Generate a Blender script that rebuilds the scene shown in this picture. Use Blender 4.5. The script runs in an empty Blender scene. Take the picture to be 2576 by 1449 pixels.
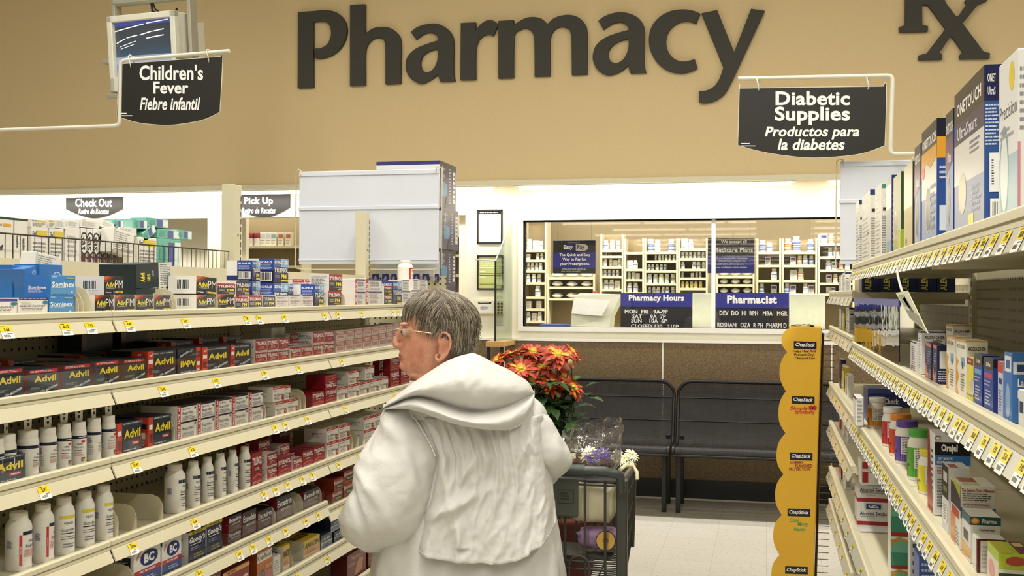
import bpy, bmesh, math, random
from mathutils import Vector, Matrix, noise

# ------------------------------------------------------------------ camera, world, lights, exposure
scene = bpy.context.scene
COL = scene.collection
IW, IH, FPX = 2576.0, 1449.0, 2787.0
CAMH = 1.52
YAW = math.atan(642.0 / FPX)
PITCH = math.atan(14.8 / FPX)
ROLL = 0.0042
_f0 = Vector((-math.sin(YAW), math.cos(YAW), 0))
_r0 = Vector((math.cos(YAW), math.sin(YAW), 0))
CF = (_f0 * math.cos(PITCH) + Vector((0, 0, 1)) * math.sin(PITCH)).normalized()
_u0 = _r0.cross(CF).normalized()
CR = (_r0 * math.cos(ROLL) + _u0 * math.sin(ROLL)).normalized()
CU = CR.cross(CF).normalized()
CP = Vector((0, 0, CAMH))
cam_d = bpy.data.cameras.new('camera')
cam_d.sensor_width = 36.0
cam_d.lens = FPX / IW * 36.0
cam_d.clip_start = 0.02
cam_d.clip_end = 200
cam = bpy.data.objects.new('camera', cam_d)
COL.objects.link(cam)
_m = Matrix((CR, CU, -CF)).transposed().to_4x4()
_m.translation = CP
cam.matrix_world = _m
scene.camera = cam

vs = scene.view_settings
vs.view_transform = 'Standard'
vs.look = 'None'
vs.exposure = 0.0
vs.gamma = 1.0
vs.use_curve_mapping = False

world = bpy.data.worlds.new('store_ambience')
scene.world = world
world.use_nodes = True
_bg = world.node_tree.nodes['Background']
_bg.inputs[0].default_value = (1.0, 0.98, 0.93, 1)
_bg.inputs[1].default_value = 0.10

CEIL = 4.5
def area(name, loc, sx, sy, power, rot=(0, 0, 0), color=(1.0, 0.965, 0.905)):
    d = bpy.data.lights.new(name, 'AREA')
    d.shape = 'RECTANGLE'
    d.size, d.size_y, d.energy, d.color = sx, sy, power, color
    o = bpy.data.objects.new(name, d)
    o.location = loc
    o.rotation_euler = rot
    COL.objects.link(o)
    return o
# rows of fluorescent tubes over the aisles, one lamp per fixture: (x, y of its middle, power)
ROW_L = 5.0
LIGHT_ROWS = [(-0.55, -2.4, 105), (-0.55, 2.9, 125), (-3.4, -2.4, 62), (-3.4, 2.9, 85), (2.3, -2.4, 62), (2.3, 2.9, 85)]
for _x, _y, _p in LIGHT_ROWS:
    area('fluorescent_row_light', (_x, _y, CEIL - 0.16), 0.16, ROW_L, _p)
# fluorescent tubes in the cove under the soffit, washing the wall of the pharmacy
COVE = [(-7.0, -3.55), (-3.3, -2.0), (-1.85, 0.2), (0.4, 2.6)]
# fluorescent light inside the pharmacy
for _x, _p in ((-4.6, 26), (-1.9, 82), (0.9, 82)):
    area('pharmacy_ceiling_light', (_x, 9.25, 2.77), 2.2, 0.30, _p, rot=(math.radians(22), 0, 0))

# ------------------------------------------------------------------ pixel helpers (photo measured on real planes)
def ray(x, y):
    return CF + CR * ((x - IW / 2) / FPX) + CU * ((IH / 2 - y) / FPX)
def on_x(x, y, X):
    d = ray(x, y); return CP + d * (X / d.x)
def on_y(x, y, Y):
    d = ray(x, y); return CP + d * (Y / d.y)
def on_z(x, y, Z):
    d = ray(x, y); return CP + d * ((Z - CAMH) / d.z)
def at(x, y, depth):
    return CP + ray(x, y) * depth

# ------------------------------------------------------------------ materials
def lin(h):
    h = h.lstrip('#')
    if len(h) == 3: h = ''.join(c * 2 for c in h)
    out = []
    for i in (0, 2, 4):
        c = int(h[i:i + 2], 16) / 255.0
        out.append(c / 12.92 if c <= 0.04045 else ((c + 0.055) / 1.055) ** 2.4)
    return (out[0], out[1], out[2], 1.0)
_mats = {}
def mat(h, rough=0.5, metal=0.0, spec=0.4, var=0.06, vscale=30.0, bump=0.0, bscale=200.0, name=None):
    key = (h, rough, metal, spec, var, vscale, bump, bscale)
    if key in _mats:
        return _mats[key]
    m = bpy.data.materials.new(name or ('paint_' + h.lstrip('#')))
    m.use_nodes = True
    nt = m.node_tree
    b = nt.nodes['Principled BSDF']
    b.inputs['Roughness'].default_value = rough
    b.inputs['Metallic'].default_value = metal
    b.inputs['Specular IOR Level'].default_value = spec
    c = lin(h)
    if var > 0:
        tc = nt.nodes.new('ShaderNodeTexCoord')
        nz = nt.nodes.new('ShaderNodeTexNoise')
        nz.inputs['Scale'].default_value = vscale
        nz.inputs['Detail'].default_value = 2.0
        nt.links.new(tc.outputs['Object'], nz.inputs['Vector'])
        mx = nt.nodes.new('ShaderNodeMix')
        mx.data_type = 'RGBA'
        mx.inputs[6].default_value = tuple(v * (1 - var) for v in c[:3]) + (1,)
        mx.inputs[7].default_value = tuple(min(1.0, v * (1 + var)) for v in c[:3]) + (1,)
        nt.links.new(nz.outputs['Fac'], mx.inputs[0])
        nt.links.new(mx.outputs[2], b.inputs['Base Color'])
    else:
        b.inputs['Base Color'].default_value = c
    if bump > 0:
        tc2 = nt.nodes.new('ShaderNodeTexCoord')
        n2 = nt.nodes.new('ShaderNodeTexNoise')
        n2.inputs['Scale'].default_value = bscale
        n2.inputs['Detail'].default_value = 3.0
        nt.links.new(tc2.outputs['Object'], n2.inputs['Vector'])
        bp = nt.nodes.new('ShaderNodeBump')
        bp.inputs['Strength'].default_value = bump
        bp.inputs['Distance'].default_value = 0.004
        nt.links.new(n2.outputs['Fac'], bp.inputs['Height'])
        nt.links.new(bp.outputs['Normal'], b.inputs['Normal'])
    _mats[key] = m
    return m
def ink(h):
    return mat(h, rough=0.27, var=0.0)
def emis(h, s, name='glow'):
    key = ('e', h, s)
    if key in _mats:
        return _mats[key]
    m = bpy.data.materials.new(name)
    m.use_nodes = True
    b = m.node_tree.nodes['Principled BSDF']
    b.inputs['Base Color'].default_value = lin(h)
    b.inputs['Emission Color'].default_value = lin(h)
    b.inputs['Emission Strength'].default_value = s
    _mats[key] = m
    return m
def clear(name, tint='#ffffff', refl=0.08, rough=0.02, bump=0.0, bscale=30.0, haze=0.0, grow=6.0):
    key = ('c', name)
    if key in _mats:
        return _mats[key]
    m = bpy.data.materials.new(name)
    m.use_nodes = True
    nt = m.node_tree
    nt.nodes.remove(nt.nodes['Principled BSDF'])
    out = nt.nodes['Material Output']
    tr = nt.nodes.new('ShaderNodeBsdfTransparent'); tr.inputs[0].default_value = lin(tint)
    gl = nt.nodes.new('ShaderNodeBsdfGlossy'); gl.inputs['Roughness'].default_value = rough
    mx = nt.nodes.new('ShaderNodeMixShader')
    fr = nt.nodes.new('ShaderNodeLayerWeight'); fr.inputs[0].default_value = 0.25
    mp = nt.nodes.new('ShaderNodeMapRange')
    mp.inputs[3].default_value = refl; mp.inputs[4].default_value = min(1.0, refl * grow)
    nt.links.new(fr.outputs['Fresnel'], mp.inputs[0])
    nt.links.new(mp.outputs[0], mx.inputs[0])
    nt.links.new(tr.outputs[0], mx.inputs[1]); nt.links.new(gl.outputs[0], mx.inputs[2])
    last = mx
    if haze > 0:
        df = nt.nodes.new('ShaderNodeBsdfDiffuse'); df.inputs[0].default_value = (0.8, 0.8, 0.78, 1)
        m2 = nt.nodes.new('ShaderNodeMixShader'); m2.inputs[0].default_value = haze
        nt.links.new(mx.outputs[0], m2.inputs[1]); nt.links.new(df.outputs[0], m2.inputs[2]); last = m2
    if bump > 0:
        tc = nt.nodes.new('ShaderNodeTexCoord')
        nz = nt.nodes.new('ShaderNodeTexNoise'); nz.inputs['Scale'].default_value = bscale
        bp = nt.nodes.new('ShaderNodeBump'); bp.inputs['Strength'].default_value = bump; bp.inputs['Distance'].default_value = 0.02
        nt.links.new(tc.outputs['Object'], nz.inputs['Vector'])
        nt.links.new(nz.outputs['Fac'], bp.inputs['Height']); nt.links.new(bp.outputs['Normal'], gl.inputs['Normal'])
    nt.links.new(last.outputs[0], out.inputs[0])
    _mats[key] = m
    return m

def grid_mat(name, base, holec, period, radius, axes=(0, 2), rough=0.5, alpha=False, var=0.04, offset=False):
    """A sheet with a regular grid of round holes (dark, or see-through)."""
    m = bpy.data.materials.new(name)
    m.use_nodes = True
    nt = m.node_tree
    b = nt.nodes['Principled BSDF']
    b.inputs['Roughness'].default_value = rough
    tc = nt.nodes.new('ShaderNodeTexCoord')
    sp = nt.nodes.new('ShaderNodeSeparateXYZ')
    nt.links.new(tc.outputs['Object'], sp.inputs[0])
    sq = []
    for a in axes:
        d = nt.nodes.new('ShaderNodeMath'); d.operation = 'DIVIDE'; d.inputs[1].default_value = period
        f = nt.nodes.new('ShaderNodeMath'); f.operation = 'FRACT'
        s = nt.nodes.new('ShaderNodeMath'); s.operation = 'SUBTRACT'; s.inputs[1].default_value = 0.5
        p = nt.nodes.new('ShaderNodeMath'); p.operation = 'MULTIPLY'
        nt.links.new(sp.outputs[a], d.inputs[0]); nt.links.new(d.outputs[0], f.inputs[0])
        nt.links.new(f.outputs[0], s.inputs[0]); nt.links.new(s.outputs[0], p.inputs[0]); nt.links.new(s.outputs[0], p.inputs[1])
        sq.append(p)
    ad = nt.nodes.new('ShaderNodeMath'); ad.operation = 'ADD'
    nt.links.new(sq[0].outputs[0], ad.inputs[0]); nt.links.new(sq[1].outputs[0], ad.inputs[1])
    lt = nt.nodes.new('ShaderNodeMath'); lt.operation = 'LESS_THAN'; lt.inputs[1].default_value = (radius / period) ** 2
    nt.links.new(ad.outputs[0], lt.inputs[0])
    if alpha:
        b.inputs['Base Color'].default_value = lin(base)
        iv = nt.nodes.new('ShaderNodeMath'); iv.operation = 'SUBTRACT'; iv.inputs[0].default_value = 1.0
        nt.links.new(lt.outputs[0], iv.inputs[1]); nt.links.new(iv.outputs[0], b.inputs['Alpha'])
    else:
        mx = nt.nodes.new('ShaderNodeMix'); mx.data_type = 'RGBA'
        mx.inputs[6].default_value = lin(base); mx.inputs[7].default_value = lin(holec)
        nt.links.new(lt.outputs[0], mx.inputs[0]); nt.links.new(mx.outputs[2], b.inputs['Base Color'])
    return m

# ------------------------------------------------------------------ mesh builder
class MB:
    def __init__(s):
        s.v = []; s.f = []; s.mi = []; s.sm = []; s.mats = []
    def m(s, m):
        if m not in s.mats:
            s.mats.append(m)
        return s.mats.index(m)
    def add(s, verts, faces, m, smooth=False):
        k = len(s.v); i = s.m(m)
        s.v.extend([tuple(p) for p in verts])
        for f in faces:
            s.f.append(tuple(a + k for a in f)); s.mi.append(i); s.sm.append(smooth)
        return s
    def box(s, x0, y0, z0, x1, y1, z1, m, M=None):
        vs_ = [Vector((x, y, z)) for z in (z0, z1) for y in (y0, y1) for x in (x0, x1)]
        if M is not None:
            vs_ = [M @ p for p in vs_]
        return s.add(vs_, [(0, 2, 3, 1), (4, 5, 7, 6), (0, 1, 5, 4), (2, 6, 7, 3), (0, 4, 6, 2), (1, 3, 7, 5)], m)
    def cbox(s, x0, y0, z0, x1, y1, z1, m, c=0.001, M=None):
        """box with chamfered edges"""
        bm = bmesh.new()
        bmesh.ops.create_cube(bm, size=1.0)
        for v in bm.verts:
            v.co = Vector((x0 + (v.co.x + .5) * (x1 - x0), y0 + (v.co.y + .5) * (y1 - y0), z0 + (v.co.z + .5) * (z1 - z0)))
        c = min(c, 0.45 * min(abs(x1 - x0), abs(y1 - y0), abs(z1 - z0)))
        bmesh.ops.bevel(bm, geom=list(bm.edges), offset=c, segments=1, affect='EDGES')
        vv = [M @ v.co if M is not None else v.co.copy() for v in bm.verts]
        bm.verts.index_update()
        ff = [tuple(v.index for v in f.verts) for f in bm.faces]
        bm.free()
        return s.add(vv, ff, m)
    def quad(s, a, b, c, d, m):
        return s.add([a, b, c, d], [(0, 1, 2, 3)], m)
    def poly(s, pts, m):
        return s.add(pts, [tuple(range(len(pts)))], m)
    def prism(s, pts, dvec, m, smooth=False):
        """outline pts (list of 3D, one plane) extruded by dvec, both caps tessellated"""
        n = len(pts); dvec = Vector(dvec)
        P = [Vector(p) for p in pts]
        from mathutils.geometry import tessellate_polygon
        tri = tessellate_polygon([P])
        vs_ = P + [p + dvec for p in P]
        nrm = Vector((0, 0, 0))
        for i in range(n):
            nrm += P[i].cross(P[(i + 1) % n])
        flip = nrm.dot(dvec) > 0
        fs = []
        for t in tri:
            a, b, c = t
            tn = (P[b] - P[a]).cross(P[c] - P[a])
            if tn.dot(dvec) > 0:
                a, b, c = c, b, a
            fs.append((a, b, c)); fs.append((c + n, b + n, a + n))
        for i in range(n):
            j = (i + 1) % n
            fs.append((i, i + n, j + n, j) if not flip else (i, j, j + n, i + n))
        return s.add(vs_, fs, m, smooth)
    def tube(s, pts, r, m, n=8, caps=True, closed=False):
        P = [Vector(p) for p in pts]; k = len(P)
        rr = r if isinstance(r, (list, tuple)) else [r] * k
        vs_ = []; prev = None
        for i in range(k):
            if closed:
                t = (P[(i + 1) % k] - P[i - 1])
            else:
                t = (P[min(i + 1, k - 1)] - P[max(i - 1, 0)])
            t = t.normalized() if t.length > 1e-9 else Vector((0, 0, 1))
            if prev is None:
                a = Vector((0, 0, 1)) if abs(t.z) < 0.9 else Vector((1, 0, 0))
                u = t.cross(a).normalized()
            else:
                u = (prev - t * prev.dot(t)).normalized()
            prev = u; w = t.cross(u)
            for j in range(n):
                q = 2 * math.pi * j / n
                vs_.append(P[i] + (u * math.cos(q) + w * math.sin(q)) * rr[i])
        fs = []
        for i in range(k if closed else k - 1):
            i2 = (i + 1) % k
            for j in range(n):
                j2 = (j + 1) % n
                fs.append((i * n + j, i * n + j2, i2 * n + j2, i2 * n + j))
        s.add(vs_, fs, m, True)
        if caps and not closed:
            s.add(vs_[:n], [tuple(range(n - 1, -1, -1))], m); s.add(vs_[-n:], [tuple(range(n))], m)
        return s
    def lathe(s, prof, m, n=24, cx=0, cy=0, cz=0, smooth=True, M=None):
        """prof: (r, z) from bottom to top"""
        vs_ = []; fs = []
        for r, z in prof:
            for j in range(n):
                q = 2 * math.pi * j / n
                p = Vector((cx + r * math.cos(q), cy + r * math.sin(q), cz + z))
                vs_.append(M @ p if M is not None else p)
        for i in range(len(prof) - 1):
            for j in range(n):
                j2 = (j + 1) % n
                fs.append((i * n + j, i * n + j2, (i + 1) * n + j2, (i + 1) * n + j))
        s.add(vs_, fs, m, smooth)
        if prof[0][0] > 1e-6:
            s.add(vs_[:n], [tuple(range(n - 1, -1, -1))], m)
        if prof[-1][0] > 1e-6:
            s.add(vs_[-n:], [tuple(range(n))], m)
        return s
    def grid(s, fn, nu, nv, m, smooth=True, wrap_u=False):
        vs_ = [fn(i / (nu if wrap_u else nu - 1), j / (nv - 1)) for j in range(nv) for i in range(nu)]
        fs = []
        for j in range(nv - 1):
            for i in range(nu if wrap_u else nu - 1):
                i2 = (i + 1) % nu
                fs.append((j * nu + i, j * nu + i2, (j + 1) * nu + i2, (j + 1) * nu + i))
        return s.add(vs_, fs, m, smooth)
    def ball(s, c, r, m, n=12, k=8, M=None):
        c = Vector(c); r3 = r if isinstance(r, (tuple, list)) else (r, r, r)
        vs_ = []; fs = []
        for i in range(k + 1):
            a = math.pi * i / k
            for j in range(n):
                q = 2 * math.pi * j / n
                p = Vector((r3[0] * math.sin(a) * math.cos(q), r3[1] * math.sin(a) * math.sin(q), -r3[2] * math.cos(a)))
                if M is not None:
                    p = M @ p
                vs_.append(c + p)
        for i in range(k):
            for j in range(n):
                j2 = (j + 1) % n
                fs.append((i * n + j, i * n + j2, (i + 1) * n + j2, (i + 1) * n + j))
        return s.add(vs_, fs, m, True)
    def mesh(s, name):
        me = bpy.data.meshes.new(name)
        me.from_pydata(s.v, [], s.f)
        for m in s.mats:
            me.materials.append(m)
        me.polygons.foreach_set('material_index', s.mi)
        me.polygons.foreach_set('use_smooth', s.sm)
        me.update()
        return me
    def build(s, name, parent=None, M=None):
        o = bpy.data.objects.new(name, s.mesh(name))
        COL.objects.link(o)
        if parent is not None:
            o.parent = parent
        if M is not None:
            o.matrix_world = M
        return o

def obj(name, mesh, parent=None):
    o = bpy.data.objects.new(name, mesh)
    COL.objects.link(o)
    if parent is not None:
        o.parent = parent
    return o
def tag(o, label, cat, group=None):
    o['label'] = label; o['category'] = cat
    if group:
        o['group'] = group
    return o
def thing(name, label, cat, loc=(0, 0, 0), rotz=0.0, group=None):
    o = bpy.data.objects.new(name, None)
    o.empty_display_size = 0.05
    COL.objects.link(o)
    o.location = loc; o.rotation_euler = (0, 0, rotz)
    return tag(o, label, cat, group)
def struct(o):
    o['kind'] = 'structure'; return o
def dup(root, loc=None, rotz=None, label=None, group=None, scale=None):
    r = root.copy(); COL.objects.link(r)
    if loc is not None: r.location = loc
    if rotz is not None: r.rotation_euler = (0, 0, rotz)
    if scale is not None: r.scale = scale
    if label: r['label'] = label
    if group: r['group'] = group
    for ch in list(root.children):
        c = ch.copy(); COL.objects.link(c); c.parent = r
        for g in list(ch.children):
            d = g.copy(); COL.objects.link(d); d.parent = c
    return r

ORD = ['first', 'second', 'third', 'fourth', 'fifth', 'sixth', 'seventh', 'eighth', 'ninth', 'tenth', 'eleventh', 'twelfth',
       'thirteenth', 'fourteenth', 'fifteenth', 'sixteenth', 'seventeenth', 'eighteenth', 'nineteenth', 'twentieth',
       'twenty-first', 'twenty-second', 'twenty-third', 'twenty-fourth', 'twenty-fifth', 'twenty-sixth']

# ------------------------------------------------------------------ lettering
_txt = {}
def text_geo(s, bold=0.0, shear=0.0, res=2):
    """(verts 2D, faces, width, height): the string set with the built-in face, its ink box scaled to height 1"""
    key = (s, bold, shear, res)
    if key in _txt:
        return _txt[key]
    cu = bpy.data.curves.new('lettering_source', 'FONT')
    cu.body = s; cu.size = 1.0; cu.offset = bold; cu.shear = shear
    cu.resolution_u = res; cu.fill_mode = 'FRONT'
    if bold: cu.space_character = 1.0 + bold * 1.2
    o = bpy.data.objects.new('lettering_source', cu)
    COL.objects.link(o)
    dg = bpy.context.evaluated_depsgraph_get()
    me = bpy.data.meshes.new_from_object(o.evaluated_get(dg))
    vv = [(v.co.x, v.co.y) for v in me.vertices]
    ff = [tuple(p.vertices) for p in me.polygons]
    bpy.data.objects.remove(o); bpy.data.meshes.remove(me); bpy.data.curves.remove(cu)
    if not vv:
        vv = [(0, 0), (1, 0), (0, 1)]; ff = []
    x0 = min(p[0] for p in vv); x1 = max(p[0] for p in vv); y0 = min(p[1] for p in vv); y1 = max(p[1] for p in vv)
    h = max(y1 - y0, 1e-6)
    vv = [((p[0] - x0) / h, (p[1] - y0) / h) for p in vv]
    r = (vv, ff, (x1 - x0) / h, 1.0)
    _txt[key] = r
    return r
def put_text(mb, s, org, ux, uz, cx, cy, h, m, maxw=None, bold=0.02, shear=0.0, rot=0.0, off=None, warp=None, fitw=None, res=2):
    """letter string centred at (cx, cy) in the frame org + ux*a + uz*b; h = ink height; maxw squeezes; fitw forces width"""
    vv, ff, w, _ = text_geo(s, bold, shear, res)
    sx = sy = h
    if maxw and w * h > maxw: sx = maxw / w
    if fitw: sx = fitw / w
    c, sn = math.cos(rot), math.sin(rot)
    out = []
    for a, b in vv:
        a = (a - w / 2) * sx; b = (b - 0.5) * sy
        a, b = a * c - b * sn + cx, a * sn + b * c + cy
        if warp: out.append(warp(a, b))
        else:
            p = org + ux * a + uz * b
            if off is not None: p = p + off
            out.append(p)
    mb.add(out, ff, m)

class Face:
    """a printed flat face: origin at lower left as seen, ux to the viewer's right, uz up, n towards the viewer"""
    def __init__(s, mb, org, ux, uz, w, h, step=0.00018):
        s.mb = mb; s.o = Vector(org); s.ux = Vector(ux); s.uz = Vector(uz); s.n = s.ux.cross(s.uz); s.w = w; s.h = h
        s.k = 1; s.step = step
    def P(s, u, v):
        return s.o + s.ux * (u * s.w) + s.uz * (v * s.h) + s.n * (s.step * s.k)
    def run(s, elems):
        for e in elems:
            t = e[0]
            if t == 'R':
                _, u0, v0, u1, v1, c = e
                s.mb.quad(s.P(u0, v0), s.P(u1, v0), s.P(u1, v1), s.P(u0, v1), ink(c))
            elif t == 'P':
                s.mb.prism([s.P(u, v) for u, v in e[1]], s.n * 0.00008, ink(e[2]))
            elif t == 'E':
                _, cu, cv, ru, rv, c = e
                s.mb.poly([s.P(cu + ru * math.cos(q * math.pi / 10), cv + rv * math.sin(q * math.pi / 10)) for q in range(20)], ink(c))
            elif t == 'T':
                d = e[6] if len(e) > 6 else {}
                put_text(s.mb, e[1], s.o, s.ux, s.uz, e[2] * s.w, e[3] * s.h, e[4] * s.h, ink(e[5]),
                         maxw=d.get('w', 0.92) * (s.h if d.get('rot') else s.w), bold=d.get('b', 0.03), shear=d.get('sh', 0.0), rot=d.get('rot', 0.0),
                         off=s.n * (s.step * s.k), fitw=(d['fit'] * s.w if 'fit' in d else None), res=d.get('res', 2))
            elif t == 'L':     # lines of fine print
                _, u0, v0, u1, v1, c, n = e
                rr = random.Random(int((u0 + v0 * 7 + n) * 1000))
                for i in range(n):
                    va = v1 - (v1 - v0) * (i + 0.15) / n; vb = v1 - (v1 - v0) * (i + 0.62) / n
                    ue = u1 - (u1 - u0) * rr.random() * 0.35
                    u = u0
                    while u < ue:
                        l = (u1 - u0) * (0.06 + 0.14 * rr.random()); u2 = min(u + l, ue)
                        s.mb.quad(s.P(u, vb), s.P(u2, vb), s.P(u2, va), s.P(u, va), ink(c)); u = u2 + (u1 - u0) * 0.03
            elif t == 'B':     # barcode
                _, u0, v0, u1, v1 = e
                s.mb.quad(s.P(u0, v0), s.P(u1, v0), s.P(u1, v1), s.P(u0, v1), ink('#f2f2ee')); s.k += 1
                rr = random.Random(5); u = u0 + 0.06 * (u1 - u0)
                while u < u1 - 0.08 * (u1 - u0):
                    l = (u1 - u0) * (0.02 + 0.05 * rr.random())
                    s.mb.quad(s.P(u, v0 + .12 * (v1 - v0)), s.P(u + l, v0 + .12 * (v1 - v0)), s.P(u + l, v1 - .08 * (v1 - v0)), s.P(u, v1 - .08 * (v1 - v0)), ink('#20201e'))
                    u += l + (u1 - u0) * (0.02 + 0.04 * rr.random())
            s.k += 1
def box_mesh(name, w, h, d, base, faces, c=0.0012, rough=0.35):
    """a carton: local x = width (0 at its middle), y = depth (front at 0), z = height; faces: F front, L its left side, R its right side, T top"""
    mb = MB()
    mb.cbox(-w / 2, 0, 0, w / 2, d, h, mat(base, rough=rough, var=0.03), c)
    fr = {'F': ((-w / 2, 0, 0), (1, 0, 0), (0, 0, 1), w, h), 'L': ((-w / 2, d, 0), (0, -1, 0), (0, 0, 1), d, h),
          'R': ((w / 2, 0, 0), (0, 1, 0), (0, 0, 1), d, h), 'T': ((-w / 2, 0, h), (1, 0, 0), (0, 1, 0), w, d)}
    for k, el in faces.items():
        Face(mb, *fr[k]).run(el)
    return mb.mesh(name)

# ------------------------------------------------------------------ setting
WY = 8.40          # face of the pharmacy wall
SY = 8.00          # face of the tan soffit
_z0 = on_y(1690, 1247, WY)
def zy(x, y, Y): return on_y(x, y, Y).z
def xy(x, y, Y): return on_y(x, y, Y).x

def floor_mat():
    m = bpy.data.materials.new('vinyl_tile')
    m.use_nodes = True
    nt = m.node_tree; b = nt.nodes['Principled BSDF']; b.inputs['Roughness'].default_value = 0.22
    tc = nt.nodes.new('ShaderNodeTexCoord')
    br = nt.nodes.new('ShaderNodeTexBrick')
    br.offset = 0.0; br.squash = 1.0
    br.inputs['Scale'].default_value = 1.0
    br.inputs['Brick Width'].default_value = 0.3048; br.inputs['Row Height'].default_value = 0.3048
    br.inputs['Mortar Size'].default_value = 0.0014
    br.inputs['Color1'].default_value = lin('#e6e3d8'); br.inputs['Color2'].default_value = lin('#ebe8de'); br.inputs['Mortar'].default_value = lin('#cdc8b8')
    nt.links.new(tc.outputs['Object'], br.inputs['Vector'])
    nz = nt.nodes.new('ShaderNodeTexNoise'); nz.inputs['Scale'].default_value = 55; nz.inputs['Detail'].default_value = 4
    nt.links.new(tc.outputs['Object'], nz.inputs['Vector'])
    rp = nt.nodes.new('ShaderNodeValToRGB'); rp.color_ramp.elements[0].position = 0.27; rp.color_ramp.elements[0].color = (0.55, 0.52, 0.45, 1)
    rp.color_ramp.elements[1].position = 0.40; rp.color_ramp.elements[1].color = (1, 1, 1, 1)
    nt.links.new(nz.outputs['Fac'], rp.inputs[0])
    mx = nt.nodes.new('ShaderNodeMix'); mx.data_type = 'RGBA'; mx.blend_type = 'MULTIPLY'; mx.inputs[0].default_value = 1.0
    nt.links.new(br.outputs['Color'], mx.inputs[6]); nt.links.new(rp.outputs[0], mx.inputs[7])
    # a grey border of tiles along the pharmacy wall
    sp = nt.nodes.new('ShaderNodeSeparateXYZ'); nt.links.new(tc.outputs['Object'], sp.inputs[0])
    gt = nt.nodes.new('ShaderNodeMath'); gt.operation = 'GREATER_THAN'; gt.inputs[1].default_value = BORDER_Y
    nt.links.new(sp.outputs[1], gt.inputs[0])
    m2 = nt.nodes.new('ShaderNodeMix'); m2.data_type = 'RGBA'; m2.blend_type = 'MULTIPLY'
    m2.inputs[7].default_value = lin('#a39f92')
    nt.links.new(gt.outputs[0], m2.inputs[0]); nt.links.new(mx.outputs[2], m2.inputs[6])
    nt.links.new(m2.outputs[2], b.inputs['Base Color'])
    return m
BORDER_Y = on_z(1800, 1307, 0.0).y
mb = MB(); mb.box(-14, -6, -0.05, 9, 13, 0, floor_mat()); struct(mb.build('floor'))

M_CEIL = mat('#d8d4c6', rough=0.8)
mb = MB(); mb.box(-30, -96, CEIL, 30, 13, CEIL + 0.05, M_CEIL); struct(mb.build('ceiling'))

M_TAN = mat('#e4cc9c', rough=0.75, var=0.05, vscale=60, bump=0.15, bscale=350)
M_CREAM = mat('#e6dfc2', rough=0.55, var=0.03)
M_WHITE = mat('#ece6d0', rough=0.5, var=0.02)
M_TRIM = mat('#f4f2ea', rough=0.4, var=0.02)
SOFZ = zy(1150, 458, SY)
XL, XR = -9.0, 5.0
mb = MB(); mb.box(XL, SY, SOFZ, XR, WY + 0.1, CEIL, M_TAN); struct(mb.build('wall_soffit'))
mb = MB(); mb.box(XL, SY - 0.012, SOFZ - 0.03, XR, SY + 0.03, SOFZ + 0.006, M_CREAM); struct(mb.build('trim_1'))

# the white wall of the pharmacy: pieces round the openings
xa = xy(-60, 600, WY); xb = xy(522, 600, WY); xc = xy(592, 600, WY); xd = xy(1172, 600, WY)
xe = xy(1316, 690, WY); xf = xe + 2.75
ztop = zy(560, 548, WY); zsill = zy(1500, 823, WY); zwin = zy(1500, 553, WY)
ZB = zy(1500, 859, WY)
mb = MB()
mb.box(XL, WY, ztop, xd, WY + 0.12, SOFZ, M_WHITE)
mb.box(XL, WY, 0, xa, WY + 0.12, ztop, M_CREAM)
mb.box(xb, WY, 0, xc, WY + 0.12, ztop, M_CREAM)
mb.box(xa, WY, 0, xb, WY + 0.12, 1.02, M_CREAM)
mb.box(xc, WY, 0, xd, WY + 0.12, 1.02, M_CREAM)
mb.box(xd, WY, 0, xe, WY + 0.12, SOFZ, M_WHITE)
mb.box(xe, WY, 0, xf, WY + 0.12, zsill, M_WHITE)
mb.box(xe, WY, zwin, xf, WY + 0.12, SOFZ, M_WHITE)
mb.box(xf, WY, 0, XR, WY + 0.12, SOFZ, M_WHITE)
struct(mb.build('wall_back'))
# brown lower panelling, seams and baseboard
def speckle(name, c1, c2):
    m = bpy.data.materials.new(name); m.use_nodes = True
    nt = m.node_tree; b = nt.nodes['Principled BSDF']; b.inputs['Roughness'].default_value = 0.55
    tc = nt.nodes.new('ShaderNodeTexCoord'); nz = nt.nodes.new('ShaderNodeTexNoise'); nz.inputs['Scale'].default_value = 90; nz.inputs['Detail'].default_value = 5; nz.inputs['Roughness'].default_value = 0.8
    rp = nt.nodes.new('ShaderNodeValToRGB'); rp.color_ramp.elements[0].position = 0.38; rp.color_ramp.elements[1].position = 0.64
    rp.color_ramp.elements[0].color = lin(c1); rp.color_ramp.elements[1].color = lin(c2)
    nt.links.new(tc.outputs['Object'], nz.inputs['Vector']); nt.links.new(nz.outputs['Fac'], rp.inputs[0]); nt.links.new(rp.outputs[0], b.inputs['Base Color'])
    return m
M_BROWN = speckle('speckled_brown_laminate', '#59472f', '#8a7350')
xs = xy(1667, 950, WY - 0.02)
mb = MB()
for a, b in ((xd - 0.03, xs - 1.22), (xs - 1.22 + 0.006, xs - 0.003), (xs + 0.003, xs + 1.22), (xs + 1.226, XR)):
    mb.box(a, WY - 0.02, 0.10, b, WY, ZB, M_BROWN)
struct(mb.build('wall_panelling'))
mb = MB()
for k in (-1, 0, 1):
    mb.box(xs + k * 1.223 - 0.005, WY - 0.022, 0.10, xs + k * 1.223 + 0.005, WY - 0.001, ZB, M_TRIM)
mb.box(xd - 0.03, WY - 0.03, ZB, XR, WY, ZB + 0.02, M_TRIM)
struct(mb.build('trim_2'))
mb = MB(); mb.box(xd - 0.03, WY - 0.035, 0, XR, WY - 0.002, zy(1750, 1207, WY - 0.03), mat('#1d1b18', rough=0.35)); struct(mb.build('baseboard_back'))

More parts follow.
